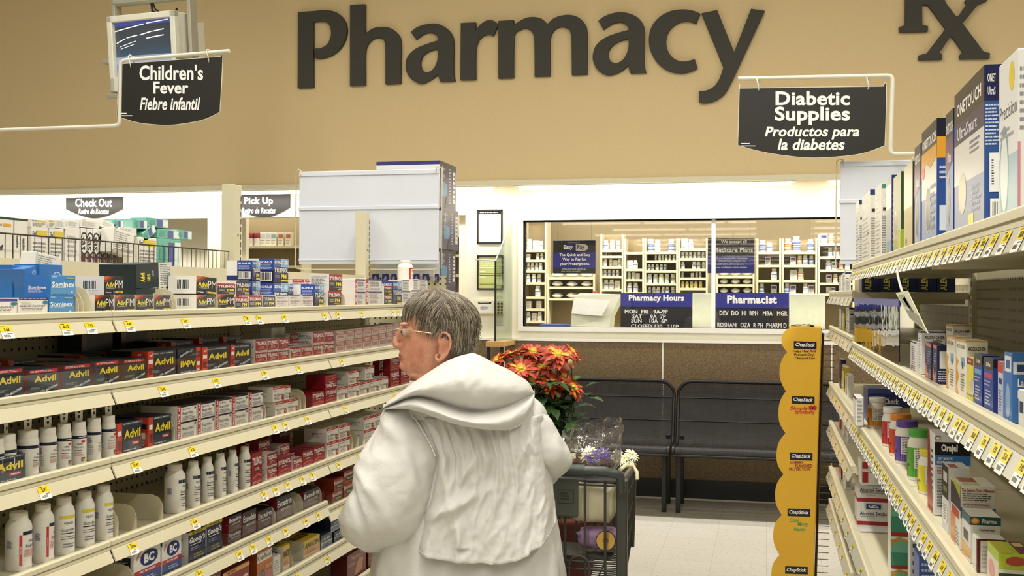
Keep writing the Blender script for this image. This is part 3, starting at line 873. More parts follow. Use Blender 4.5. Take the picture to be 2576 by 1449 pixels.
D['som'] = ('light blue sleep aid box with white lettering', .075, .07, .06, '#3f86c6', {'F': [('R', 0, 0, 1, .45, '#5b96ca'), T('Sominex', .5, .55, .26, W_, b=.03, w=.9), ('L', .05, .36, .6, .42, '#d7e4f0', 1), ('R', .6, .84, .93, .9, '#bcd05a'), ('L', .05, .84, .3, .94, '#dbe8f2', 2), ('L', .06, .04, .75, .08, '#1d3a66', 1), ('E', .82, .17, .05, .03, '#d7e4f0')], 'L': [('R', 0, 0, 1, 1, '#3274b8'), T('Sominex', .5, .4, .14, W_, w=.7), ('L', .15, .1, .85, .3, '#cfe0f0', 4)]})
D['somb'] = ('plain blue sleep aid box with small white lettering', .075, .09, .06, '#2f72b8', {'F': [T('Sominex', .3, .28, .1, W_, w=.4), ('E', .75, .68, .15, .1, '#cfe0f0'), ('E', .75, .68, .12, .075, '#3f86c6'), ('L', .08, .5, .5, .6, '#bcd2ea', 2)], 'L': [('R', 0, 0, 1, 1, '#2b69ac')]})
D['slp'] = ('white sleep aid box with purple top edge', .10, .065, .08, '#ece8e2', {'F': [('R', 0, .86, 1, 1, '#3d2f86'), ('L', .05, .89, .95, .96, '#b9b2d8', 1), T('sleep aid liquidcaps', .46, .52, .17, '#2e2c2e', b=-.002, w=.86), ('E', .9, .72, .1, .1, '#3a7f9c'), ('L', .06, .7, .4, .78, '#8a8480', 1), ('R', .08, .62, .4, .66, '#c8614a'), ('L', .06, .28, .9, .4, '#7b6a66', 2), ('L', .25, .08, .8, .14, '#6b6764', 1)], 'T': [('R', 0, 0, 1, 1, '#43369a')]})
D['wpm'] = ('white pain reliever box with purple edges', .055, .07, .07, '#e4dfdb', {'F': [('R', 0, .93, 1, 1, '#4a3c78'), ('L', .08, .72, .92, .86, '#9a8f94', 2), T('Pain Reliever', .5, .55, .12, '#a9564c', b=.01, w=.84), ('L', .08, .3, .9, .42, '#8d7f80', 2), ('P', [(.1, .1), (.5, .2), (.95, .1), (.95, .13), (.5, .24), (.1, .14)], '#a9a2a6')], 'L': [('L', .1, .1, .9, .9, '#a8a5a2', 8)]})
D['wred'] = ('tall white twin box with red spine and purple lines', .075, .10, .07, '#e3dedb', {'F': [('R', 0, 0, .14, 1, '#c23a34'), T('VALUE PACK', .07, .5, .09, W_, rot=math.pi / 2, w=.9), ('R', .14, .94, 1, 1, '#4a3c78'), ('R', .14, .48, 1, .53, '#4a3c78'), ('L', .2, .72, .95, .9, '#8f8688', 3), ('L', .2, .58, .95, .66, '#a8a2a2', 2), ('L', .2, .26, .95, .44, '#8f8688', 3), ('L', .2, .08, .95, .2, '#a8a2a2', 2)]})
def tyred(b=1): return [('R', 0, .0, 1, .16, '#d8cfc8'), T('TYLENOL', .5, .72, .3, W_, b=.035, w=.92), ('R', .32, .3, .72, .46, '#c9bcae'), T('EXTRA STRENGTH', .52, .38, .08, '#4a2a28', w=.36), ('P', [(.1, .22), (.55, .3), (.95, .2), (.95, .25), (.55, .36), (.1, .26)], '#d6604e'), ('L', .08, .04, .9, .11, '#8e6a60', 1)]
D['tyl'] = ('small red box with white slanted lettering', .055, .05, .06, '#9c1f2a', {'F': tyred(), 'L': [('R', 0, 0, 1, 1, '#e8e5de'), ('L', .1, .1, .9, .9, '#7c7a78', 7)], 'T': [('R', 0, 0, 1, 1, '#d9d4cc')]})
D['tylp'] = ('pale red and white box with red lettering', .05, .06, .06, '#d9cbc2', {'F': [('R', 0, .55, 1, .92, '#b4595a'), T('TYLENOL', .5, .73, .24, '#f3ece6', b=.02, w=.88), ('R', .1, .2, .9, .48, '#cfa49a'), ('L', .14, .24, .86, .44, '#8a4a46', 3), ('R', 0, 0, 1, .12, '#c7bca8')], 'L': [('L', .1, .1, .9, .9, '#a39c98', 7)]})
D['tyb'] = ('large red box with white slanted lettering', .07, .075, .07, '#941c28', {'F': [T('TYLENOL', .5, .74, .24, W_, b=.035, w=.92), ('R', .3, .42, .74, .58, '#7a1420'), T('EXTRA', .52, .5, .1, '#e8cfc8', w=.4), ('P', [(.1, .2), (.55, .3), (.95, .22), (.95, .28), (.55, .36), (.1, .26)], '#d6604e'), ('L', .08, .05, .9, .14, '#d9a49c', 2)], 'L': [('R', 0, 0, 1, 1, '#8a1a26'), T('TYLENOL', .5, .5, .2, W_, rot=math.pi / 2, w=.85)], 'T': [('R', 0, 0, 1, 1, '#7d1822')]})
D['ibv'] = ('white twin box with red spine and black lines', .085, .10, .10, '#e9e6df', {'F': [('R', 0, 0, .17, 1, '#b92a2e'), T('VALUE PACK', .085, .42, .1, W_, rot=math.pi / 2, w=.74, b=.03), T('2', .085, .9, .12, W_, b=.04), ('R', .17, .94, 1, 1, '#25252c'), ('R', .17, .47, 1, .52, '#25252c'), T('Ibuprofen', .52, .75, .12, '#35343a', b=-.003, w=.6), T('Ibuprofen', .52, .3, .12, '#35343a', b=-.003, w=.6), ('E', .9, .87, .04, .035, '#8a3a2c'), ('E', .9, .42, .04, .035, '#8a3a2c'), ('L', .22, .84, .7, .9, '#9a9896', 1), ('L', .22, .55, .95, .68, '#8d8b8a', 3), ('L', .22, .06, .95, .2, '#8d8b8a', 3)], 'L': [('L', .2, .3, .8, .6, '#a8a6a0', 5)], 'T': [('R', 0, 0, 1, 1, '#2a2a30')]})
D['ibu'] = ('white pain reliever box with red top band', .06, .055, .08, '#e8e3da', {'F': [('R', 0, .82, 1, 1, '#b92e2a'), ('L', .1, .86, .9, .95, '#f0d9d2', 1), ('L', .08, .66, .5, .76, '#9b9793', 1), T('Pain Reliever', .42, .46, .16, '#4a4442', b=-.003, w=.72), ('E', .85, .25, .12, .2, '#8e4a34'), ('E', .88, .27, .05, .09, '#d9a27e'), ('L', .08, .12, .66, .34, '#a07a72', 3)], 'L': [('L', .35, .3, .8, .7, '#8d8a86', 4)], 'T': [('R', 0, 0, 1, 1, '#e2ddd2')]})
D['bc'] = ('white and blue powder box with oval blue badge', .08, .075, .09, '#e7e5df', {'F': [('R', 0, 0, 1, .32, '#3f5596'), ('R', 0, .30, 1, .42, '#b8323c'), T('FAST PAIN RELIEF', .5, .36, .06, W_, w=.7), ('E', .55, .68, .33, .21, '#23356f'), T('BC', .55, .68, .25, W_, b=.05, w=.5), ('P', [(.06, .72), (.2, .9), (.26, .88), (.12, .68)], '#d8a29a'), ('L', .3, .1, .85, .22, '#c3cbe4', 2)], 'L': [('R', 0, .85, 1, 1, '#28336a'), ('R', .1, .3, .9, .8, '#30343c'), ('L', .16, .34, .84, .76, '#c9ccd2', 6)], 'T': [('R', 0, 0, 1, 1, '#28336a')]})
D['goo'] = ('navy powder box with yellow top band and white script', .075, .085, .07, '#262b4a', {'F': [('R', 0, .9, 1, 1, '#d9c93e'), T('FAST PAIN RELIEF', .5, .95, .05, '#2b2a2a', w=.8), T("Goody's", .5, .7, .24, W_, b=.035, sh=.2, w=.9), ('R', .1, .56, .8, .58, W_), ('L', .12, .38, .8, .5, '#9aa0b8', 2), ('R', 0, 0, 1, .3, '#3a3f4e'), ('L', .3, .1, .9, .26, '#a5a15a', 2)], 'L': [('R', 0, 0, 1, 1, '#e6e4de'), ('L', .15, .2, .85, .8, '#77777a', 8)]})
def exc(base, low): return [('R', 0, 0, 1, .5, low), T('Excedrin', .5, .72, .26, W_, b=.02, w=.9), T('MIGRAINE', .56, .46, .11, '#c9bfb8', w=.6), ('E', .25, .26, .12, .16, '#7c6a68'), ('E', .25, .26, .09, .12, low), ('L', .4, .1, .92, .3, '#a08f8c', 3)]
D['exc'] = ('dark maroon box with tall white lettering', .075, .08, .08, '#3a2a2c', {'F': exc('#3a2a2c', '#6a5350'), 'L': [('R', 0, 0, 1, 1, '#7c2226')], 'T': [('R', 0, 0, 1, 1, '#2c2420')]})
D['exo'] = ('orange-red box with white lettering and green oval', .07, .07, .07, '#8f3424', {'F': [T('Excedrin', .5, .72, .26, '#f0e4da', b=.02, w=.9), ('E', .55, .36, .36, .2, '#33462a'), T('TENSION', .55, .36, .12, '#cfd0a8', w=.5), ('L', .1, .06, .9, .14, '#d9a890', 1)], 'L': [('R', 0, 0, 1, 1, '#7a2a1e')]})
D['exw'] = ('pale box with dark tall lettering beside the sleeve', .07, .07, .07, '#cfc9c2', {'F': [T('Excedrin', .5, .72, .26, '#4a2a2a', b=.02, w=.9), ('E', .55, .36, .36, .2, '#3a4a3e')]})
D['knee'] = ('tall orange knee relief box with black lettering', .075, .12, .05, '#c4702c', {'F': [('R', .02, .66, .98, .92, '#ebe3d6'), T('KneeRelief', .5, .79, .15, '#2a2320', b=.01, w=.9), ('E', .35, .2, .22, .22, '#6d4a30'), ('E', .35, .2, .14, .16, '#35302c'), ('L', .55, .15, .95, .5, '#f0d9b8', 6), ('R', .6, .1, .95, .4, '#b03a28')], 'L': [('R', 0, 0, 1, 1, '#8f4420')]})
D['ana'] = ('yellow and orange box with slanted black lettering', .075, .075, .09, '#d8b83a', {'F': [('R', 0, 0, 1, .5, '#d98a3e'), ('R', 0, 0, 1, .2, '#d8c9a0'), T('ANACIN', .5, .68, .28, '#201c18', b=.03, sh=.3, w=.92), ('L', .1, .24, .9, .4, '#8a5a2a', 3)], 'L': [('R', 0, 0, 1, 1, '#ded9cf'), ('R', .2, .2, .8, .8, '#2e2b28')], 'T': [T('ANACIN', .5, .5, .4, '#201c18', b=.03, sh=.3, w=.9)]})
D['blu'] = ('slate blue box with white lettering', .07, .065, .08, '#333b52', {'F': [('R', 0, 0, 1, .42, '#8d96a6'), T('ALKA', .5, .68, .2, '#dfe2e8', b=.02, w=.6), ('R', 0, .42, 1, .46, '#dfe2e8'), ('L', .1, .1, .9, .36, '#4a5268', 3)], 'L': [('R', 0, 0, 1, 1, '#2a3148')]})
D['doan'] = ('red and yellow bonus box with white lettering', .09, .085, .07, '#8c2424', {'F': [('R', 0, .84, 1, .96, '#d8a63a'), T("DOAN'S", .55, .5, .26, '#f3e9df', b=.04, w=.8), T('25% FREE', .3, .9, .07, '#5a1a18', w=.4), ('L', .1, .1, .9, .3, '#e0b8a8', 3)], 'L': [('R', 0, 0, 1, 1, '#3a2c54')]})
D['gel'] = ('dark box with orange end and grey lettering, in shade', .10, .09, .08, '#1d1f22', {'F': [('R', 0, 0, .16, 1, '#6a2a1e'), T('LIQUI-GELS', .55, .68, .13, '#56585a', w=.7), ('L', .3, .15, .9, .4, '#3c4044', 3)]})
D['insta'] = ('dark red wrap box with orange picture', .09, .10, .06, '#6b231f', {'F': [T('ThermaCare', .55, .8, .16, '#c98f80', w=.8, b=.02), ('P', [(.4, .1), (.75, .2), (.85, .6), (.6, .7), (.45, .4)], '#b8763e'), ('L', .05, .5, .45, .65, '#c9a090', 3)], 'L': [('R', 0, 0, 1, 1, '#571a18')]})
D['gasx'] = ('white antacid box with yellow label and fine print', .06, .05, .05, '#e6e3d9', {'F': [('R', .3, .72, .95, .92, '#d6c23a'), T('GasX', .2, .82, .16, '#2b2a28', b=.03, w=.3), ('L', .08, .12, .92, .62, '#8a8882', 5)]})
D['gasv'] = ('narrow white box with vertical black lettering', .022, .05, .06, '#e8e5dd', {'F': [T('GasX', .55, .55, .5, '#2a2728', rot=-math.pi / 2, b=.02, w=.7), ('R', .2, .04, .8, .34, '#5b2030')]})
D['wplain'] = ('white box with plain printed panel', .06, .05, .05, '#e6e4dc', {'F': [('L', .1, .2, .9, .8, '#a8a69e', 5)]})
D['wfact'] = ('white box leaning with its printed facts panel', .10, .08, .04, '#e9e7df', {'F': [('L', .08, .1, .9, .9, '#9a988f', 9), ('R', 0, 0, .06, 1, '#c9c6ba')]})
D['teal'] = ('teal carton with white panel and purple barcode end', .06, .026, .06, '#6fb8a4', {'F': [('R', .45, .12, .7, .88, '#5a55a0'), ('R', .72, .1, .98, .9, '#e3efe8'), ('E', .2, .5, .14, .3, '#4f9d8c')], 'L': [('R', .1, .1, .9, .9, '#9fd0c2')]})
D['tall'] = ('tall white carton with dark green top', .14, .13, .10, '#e4e1d6', {'F': [('R', 0, .95, 1, 1, '#27402c'), T('equate', .2, .82, .08, '#34343a', b=0, w=.3), ('R', .36, .8, .56, .86, '#d8a63a'), T('gas', .16, .6, .12, '#2e2e30', w=.3), T('relief', .2, .35, .12, '#2e2e30', w=.4), ('R', .62, 0, .64, .95, '#9a978c'), T('equate', .72, .5, .08, '#34343a', rot=math.pi / 2, w=.7), T('equate', .88, .45, .08, '#34343a', rot=math.pi / 2, w=.7)], 'T': [('R', 0, 0, 1, 1, '#2a4a31')]})
D['blkpack'] = ('small indigo foil pack hanging behind the front row', .03, .03, .01, '#2b2a5e', {'F': [('P', [(.2, .2), (.5, .8), (.8, .4)], '#8a8cc0'), ('L', .1, .1, .9, .3, '#b9b9d8', 2)]})
D['wsm'] = ('small white printed box with grey lines', .05, .06, .06, '#e2ded8', {'F': [('R', 0, .9, 1, 1, '#7a7488'), ('L', .1, .15, .9, .8, '#9d9a98', 6)]})
_bm = {}
def bmesh_of(key):
    if key not in _bm:
        d = D[key]
        _bm[key] = box_mesh('medicine_box', d[1], d[2], d[3], d[4], d[5])
    return _bm[key]
SHNAME = {'Z1': 'top painkiller shelf', 'Z2': 'second painkiller shelf', 'Z3': 'third painkiller shelf', 'Z4': 'fourth painkiller shelf',
          'Z5': 'fifth painkiller shelf', 'Z6': 'sixth painkiller shelf', 'Z7': 'lowest painkiller shelf', 'Z0': 'shelf behind the wire fence'}
SHZ = {'Z1': Z1, 'Z2': Z2, 'Z3': Z3, 'Z4': Z4, 'Z5': Z5a, 'Z6': Z6, 'Z7': Z7, 'Z0': TOPZ - 0.012}
pending = []     # (look, shelf name, layer, y, object)
def put(key, xl, xr, ytop, ybot=None, zs=None, sh='Z1', back=0.0192, base=None, rot=0.0, tilt=0.0, flip=False, deep=1.0, layer='', XF=None):
    """a carton on a shelf of the painkiller gondola: its front seen from xl to xr, its top at ytop"""
    X = (XF if XF is not None else XFL) - back
    xm = (xl + xr) / 2
    a, b = on_x(xl, ytop, X), on_x(xr, ytop, X)
    w = (b.y - a.y)
    zb = (SHZ[sh] if zs is None else zs) if base is None else base
    slab = zb
    if ybot is not None: zb = on_x(xm, ybot, X).z
    h = on_x(xm, ytop, X).z - zb
    d = D[key]
    o = obj('medicine_box', bmesh_of(key))
    o.location = (X, (a.y + b.y) / 2, zb + (h if flip else 0) + 0.0004)
    o.scale = (w * 0.985 / d[1], deep, h / d[2])
    M = Matrix.Rotation(math.pi / 2 + rot, 4, 'Z') @ Matrix.Rotation(tilt + (math.pi if flip else 0), 4, 'Y')
    o.rotation_euler = M.to_euler()
    o['category'] = 'box'
    if ybot is not None and back > 0.025 and XF is None and key != 'blkpack' and zb - SHZ[sh] > 0.012:
        q = o.copy(); COL.objects.link(q); hh = zb - SHZ[sh]
        q.location = (X, (a.y + b.y) / 2, SHZ[sh] + 0.0004); q.scale = (w * 0.985 / d[1], deep, (hh - 0.0012) / d[2]); q.rotation_euler = (0, 0, math.pi / 2)
        pending.append((d[0], SHNAME[sh], 'under another box in the row behind', a.y, q))
    pending.append((d[0], SHNAME[sh], layer, a.y, o))
    return o
def row(key, spans, zs, sh, **k):
    for s in spans:
        put(key, s[0], s[1], s[2], zs=zs, sh=sh, **k)

# --- top painkiller shelf
row('slp', [(-46, 44, 753), (47, 121, 749)], Z1, 'Z1')
put('som', 123, 187, 744, zs=Z1); zz = on_x(155, 744, XFL - .016).z
put('som', 127, 191, 693, base=zz, layer='on its lower twin')
put('somb', 31, 96, 668, zs=Z1 + 0.03, back=0.13, layer='at the back')
put('somb', 98, 158, 666, zs=Z1 + 0.035, back=0.12)
put('somb', 66, 98, 672, ybot=722, back=0.10, tilt=-0.22)
put('wfact', 86, 150, 640, ybot=700, back=0.20, tilt=0.12)
put('advpm', 238, 287, 743, zs=Z1); put('advpm', 289, 339, 743, zs=Z1); put('advpm', 341, 387, 743, zs=Z1); put('advpm', 388, 429, 743, zs=Z1)
put('advpm', 262, 310, 696, ybot=742, back=0.06, rot=0.0, layer='behind')
put('advside', 342, 434, 662, ybot=724, back=0.10, tilt=-0.06)
put('advpm', 494, 541, 742, zs=Z1); put('advpm', 545, 590, 741, zs=Z1); zz = on_x(518, 742, XFL - .016).z
put('advpms', 493, 545, 697, base=zz, tilt=0.05)
put('typm', 592, 624, 747, zs=Z1); put('typm', 626, 659, 744, zs=Z1); put('typmb', 661, 692, 744, zs=Z1)
put('wpm', 694, 726, 743, zs=Z1); put('wpm', 728, 756, 743, zs=Z1); put('wpm', 760, 789, 743, zs=Z1)
put('typm', 547, 592, 714, ybot=740.5); put('typmb', 594, 628, 709, ybot=742, back=0.05, layer='behind')
put('tyblue', 791, 815, 716, zs=Z1, back=0.018); put('typm', 826, 858, 732, zs=Z1); zz = on_x(842, 732, XFL - .016).z; put('typm', 828, 861, 690, base=zz, layer='on its lower twin')
put('tyblue', 634, 655, 656, ybot=706, back=0.06, layer='at the back'); put('tyblue', 688, 726, 652, ybot=712, back=0.05)
put('tyblue', 690, 713, 716, ybot=745, back=0.09); put('tyblue', 724, 747, 716, ybot=745, back=0.09); put('tyblue', 764, 790, 715, ybot=745, back=0.06)
for xl, xr in ((736, 765), (768, 795), (870, 893)): put('ibu', xl, xr, 703, ybot=745, back=0.14, sh='Z1')
put('wred', 894, 919, 702, zs=Z1); put('wred', 921, 961, 702, zs=Z1); put('tyblue', 988, 1011, 708, zs=Z1)
put('typm', 966, 986, 742, zs=Z1); zz = on_x(976, 742, XFL - .0192).z; put('typm', 966, 986, 720, base=zz, layer='on its lower twin')
for xl, xr, yt in ((1012, 1032, 732), (1034, 1054, 730), (1056, 1076, 729), (1078, 1096, 728)): put('wsm', xl, xr, yt, zs=Z1, sh='Z1')
for xl, xr, yt in ((1012, 1030, 705), (1040, 1052, 704), (1054, 1076, 703)): put('wsm', xl, xr, yt, ybot=731, sh='Z1', layer='on its lower twin')

# --- second painkiller shelf
row('adv', [(-22, 61, 927), (66, 151, 927), (155, 232, 916), (234, 303, 907), (306, 369, 902)], Z2, 'Z2')
row('advb', [(371, 444, 882), (508, 577, 872), (580, 632, 866)], Z2, 'Z2')
put('advb', 446, 505, 876, zs=Z2, sh='Z2', flip=True, layer='upside down')
row('tyl', [(642, 671, 887), (672, 699, 885), (701, 726, 882), (728, 757, 874), (758, 786, 871), (788, 815, 867), (816, 842, 865)], Z2, 'Z2')
for (xl, xr, yt, yb) in ((643, 672, 855, 887), (673, 699, 853, 885), (701, 726, 851, 882), (788, 815, 835, 867), (816, 840, 832, 865)): put('tyl', xl, xr, yt, ybot=yb, sh='Z2', layer='upper layer')
put('tyl', 729, 757, 840, ybot=868, back=0.07, sh='Z2', layer='behind a divider')
x = 845
for i in range(8):
    wd = 24 - i * 1.1
    put('tylp', x, x + wd - 2, 856 - i * 4.2, zs=Z2, sh='Z2')
    put('tylp', x + 1, x + wd - 1, 832 - i * 2.6, ybot=856 - i * 4.2, sh='Z2', layer='upper layer')
    x += wd
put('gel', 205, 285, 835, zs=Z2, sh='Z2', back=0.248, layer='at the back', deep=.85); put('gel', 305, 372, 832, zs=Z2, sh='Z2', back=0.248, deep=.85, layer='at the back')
put('wfact', 683, 718, 824, ybot=850, sh='Z2', back=0.12)
for k_, (a, b) in enumerate(((20, 95), (110, 190), (200, 262), (275, 330), (345, 410), (430, 485), (500, 552), (560, 610))):
    put('advb', a, b, (905, 905, 893, 886, 880, 858, 850, 846)[k_], zs=Z2, sh='Z2', back=0.135, layer='in the row behind')

# --- third painkiller shelf
put('advtab', -40, 64, 1150, zs=Z3, sh='Z3'); put('advtab', 294, 357, 1061, zs=Z3, sh='Z3'); put('advtab', 373, 431, 1046, zs=Z3, sh='Z3')
row('ibv', [(446, 495, 1018), (498, 540, 1011), (543, 583, 1003), (585, 624, 993), (627, 662, 985)], Z3, 'Z3')
put('ibu', 693, 722, 1010, zs=Z3, sh='Z3'); put('ibu', 723, 751, 1004, zs=Z3, sh='Z3'); zz = on_x(705, 1010, XFL - .016).z
put('ibu', 687, 716, 972, base=zz, sh='Z3', layer='upper layer'); put('ibu', 717, 731, 970, base=zz, sh='Z3', layer='upper layer')
put('tyb', 744, 762, 990, zs=Z3, sh='Z3', back=0.05)
put('tyb', 785, 816, 985, zs=Z3, sh='Z3'); put('tyb', 818, 847, 978, zs=Z3, sh='Z3'); zz = on_x(832, 979, XFL - .016).z
put('tyb', 818, 848, 943, base=zz, sh='Z3', layer='upside down', flip=True)
row('ibu', [(849, 875, 973), (877, 903, 966), (905, 929, 960), (930, 953, 954), (955, 977, 949)], Z3, 'Z3')
put('ibu', 877, 903, 932, ybot=966, sh='Z3', layer='upper layer'); put('ibu', 919, 942, 921, ybot=955, sh='Z3', layer='upper layer')
put('tyb', 981, 1005, 932, zs=Z3, sh='Z3'); put('tyb', 1008, 1030, 928, zs=Z3, sh='Z3'); put('tyb', 981, 1006, 898, ybot=932, sh='Z3', layer='upper layer'); put('tyb', 1009, 1030, 894, ybot=928, sh='Z3', layer='upper layer')

# --- fourth painkiller shelf
put('tyb', 634, 660, 1138, zs=Z4, sh='Z4'); put('tyl', 672, 697, 1175, zs=Z4, sh='Z4'); put('tyl', 672, 697, 1140, ybot=1175, sh='Z4', layer='upper layer')
put('tyb', 698, 733, 1150, zs=Z4, sh='Z4'); put('tyl', 737, 760, 1152, zs=Z4, sh='Z4'); put('tyb', 761, 788, 1132, zs=Z4, sh='Z4'); put('tyb', 789, 817, 1122, zs=Z4, sh='Z4')
put('tyb', 650, 680, 1108, ybot=1150, sh='Z4', back=0.06, layer='behind'); put('tyl', 705, 729, 1120, ybot=1150, sh='Z4', back=0.05, layer='behind'); put('tyb', 702, 730, 1083, ybot=1120, sh='Z4', back=0.2, layer='at the back')
put('ibu', 823, 852, 1110, zs=Z4, sh='Z4'); put('ibu', 854, 881, 1102, zs=Z4, sh='Z4'); put('ibu', 822, 851, 1075, ybot=1110, sh='Z4', layer='upper layer'); put('ibu', 853, 881, 1068, ybot=1102, sh='Z4', layer='upper layer')
put('ibu', 916, 941, 1080, zs=Z4, sh='Z4'); put('ibu', 942, 966, 1073, zs=Z4, sh='Z4'); put('ibu', 916, 941, 1048, ybot=1080, sh='Z4', layer='upper layer'); put('ibu', 942, 966, 1040, ybot=1073, sh='Z4', layer='upper layer')

# --- fifth painkiller shelf
put('bc', 337, 405, 1372, zs=Z5a, sh='Z5'); put('bc', 408, 457, 1352, zs=Z5a, sh='Z5'); put('goo', 474, 518, 1333, zs=Z5a, sh='Z5'); put('goo', 520, 559, 1312, zs=Z5a, sh='Z5')
put('exc', 573, 607, 1334, zs=Z5a, sh='Z5'); put('exc', 575, 608, 1295, ybot=1334, sh='Z5', layer='upper layer'); put('exc', 610, 645, 1284, zs=Z5a, sh='Z5'); put('exc', 648, 685, 1281, zs=Z5a, sh='Z5'); put('exc', 696, 735, 1246, zs=Z5a, sh='Z5'); put('exc', 763, 804, 1231, zs=Z5a, sh='Z5')
put('exo', 836, 862, 1234, zs=Z5b, sh='Z5'); put('exo', 864, 892, 1213, zs=Z5b, sh='Z5'); put('exo', 840, 864, 1204, ybot=1234, sh='Z5', layer='upper layer'); put('exo', 865, 892, 1182, ybot=1213, sh='Z5', layer='upper layer')
put('exw', 895, 915, 1178, zs=Z5b, sh='Z5'); put('exo', 918, 940, 1176, zs=Z5b, sh='Z5')

# --- sixth and lowest shelves
put('doan', 560, 628, 1425, zs=Z6, sh='Z6'); put('insta', 500, 556, 1440, zs=Z6, sh='Z6'); put('knee', 646, 685, 1380, zs=Z6, sh='Z6'); put('wplain', 688, 706, 1398, zs=Z6, sh='Z6')
put('ana', 711, 729, 1372, zs=Z6, sh='Z6'); put('ana', 764, 805, 1353, zs=Z6, sh='Z6'); put('blu', 808, 836, 1342, zs=Z6, sh='Z6'); put('blu', 840, 866, 1333, zs=Z6, sh='Z6')
put('blu', 800, 830, 1312, ybot=1345, sh='Z6', back=0.07, layer='at the back'); put('blu', 832, 862, 1303, ybot=1333, sh='Z6', layer='upper layer')
put('blu', 870, 895, 1325, zs=Z6, sh='Z6')
put('insta', 873, 921, 1385, zs=Z7, sh='Z7'); put('insta', 926, 970, 1378, zs=Z7, sh='Z7')

# --- the other side's top shelf, over the back panel
XB_ = XFL - DEP - 0.06
kw = dict(XF=XB_, back=0.0, sh='Z0')
ZR = TOPZ - 0.012
put('tall', -30, 71, 547, zs=ZR, **kw)
put('gasx', 79, 121, 572, zs=ZR, **kw); put('gasx', 124, 161, 575, zs=ZR, **kw); put('wplain', 165, 201, 572, zs=ZR, **kw)
put('gasx', 78, 118, 553, ybot=573, layer='upper layer', **kw); put('gasx', 122, 138, 553, ybot=575, layer='upper layer', **kw); put('wplain', 139, 166, 554, ybot=575, layer='upper layer', **kw); put('wplain', 168, 200, 556, ybot=573, layer='upper layer', **kw)
for i in range(6): put('gasv', 204 + 15.4 * i, 218 + 15.4 * i, 574 + i, zs=ZR, **kw)
put('wplain', 202, 250, 556, ybot=574, layer='upper layer', **kw); put('wplain', 252, 290, 557, ybot=577, tilt=0.18, layer='upper layer', **kw)
put('wfact', 283, 335, 580, ybot=640, XF=XB_ + 0.045, back=0.0, sh='Z0', tilt=0.12)
put('wplain', 296, 345, 572, ybot=592, layer='upper layer', **kw)
put('teal', 287, 310, 554, ybot=572, **kw); put('gasx', 347, 395, 598, zs=ZR, **kw); put('teal', 397, 456, 601, zs=ZR, **kw)
put('teal', 338, 371, 553, ybot=576, layer='upper layer', **kw); put('teal', 372, 424, 550, ybot=573, layer='upper layer', **kw); put('teal', 362, 396, 572, ybot=597, tilt=-0.5, layer='upper layer', **kw)
put('teal', 396, 452, 578, ybot=601, layer='upper layer', **kw); put('teal', 446, 483, 580, ybot=603, layer='upper layer', **kw)

# ------------------------------------------------------------------ bottles
class Wrap:
    """a label wrapped round a bottle: u round the body (0.5 faces the front, -y), v up"""
    def __init__(s, mb, r, span, z0, h):
        s.mb, s.r, s.span, s.z0, s.h = mb, r, span, z0, h; s.k = 1
    def P(s, u, v):
        a = (u - 0.5) * s.span; r = s.r + 0.0002 * s.k
        return Vector((r * math.sin(a), -r * math.cos(a), s.z0 + v * s.h))
    def rect(s, u0, v0, u1, v1, c):
        n = max(1, int(abs(u1 - u0) * s.span / 0.25))
        vs_ = [s.P(u0 + (u1 - u0) * i / n, v) for v in (v0, v1) for i in range(n + 1)]
        s.mb.add(vs_, [(i, i + 1, i + n + 2, i + n + 1) for i in range(n)], ink(c), True)
    def run(s, elems):
        W = s.r * s.span
        for e in elems:
            if e[0] == 'R': s.rect(*e[1:])
            elif e[0] == 'T':
                d = e[6] if len(e) > 6 else {}
                if d.get('rot'):
                    put_text(s.mb, e[1], None, None, None, e[2] * W, e[3] * s.h, e[4] * s.h, ink(e[5]), maxw=d.get('w', .9) * s.h, bold=d.get('b', .03), rot=d['rot'], warp=lambda a, b: s.P(a / W, b / s.h))
                else:
                    put_text(s.mb, e[1], None, None, None, e[2] * W, e[3] * s.h, e[4] * s.h, ink(e[5]), maxw=d.get('w', .9) * W, bold=d.get('b', .03), sh=d.get('sh', 0) if False else 0.0, warp=lambda a, b: s.P(a / W, b / s.h)) if False else \
                    put_text(s.mb, e[1], None, None, None, e[2] * W, e[3] * s.h, e[4] * s.h, ink(e[5]), maxw=d.get('w', .9) * W, bold=d.get('b', .03), warp=lambda a, b: s.P(a / W, b / s.h))
            elif e[0] == 'L':
                _, u0, v0, u1, v1, c, n = e
                rr = random.Random(int((u0 + v0 * 7 + n) * 1000))
                for i in range(n):
                    s.rect(u0, v1 - (v1 - v0) * (i + .6) / n, u1 - (u1 - u0) * rr.random() * .3, v1 - (v1 - v0) * (i + .15) / n, c)
            elif e[0] == 'E':
                _, cu, cv, ru, rv, c = e
                s.mb.poly([s.P(cu + ru * math.cos(q * math.pi / 8), cv + rv * math.sin(q * math.pi / 8)) for q in range(16)], ink(c))
            s.k += 1
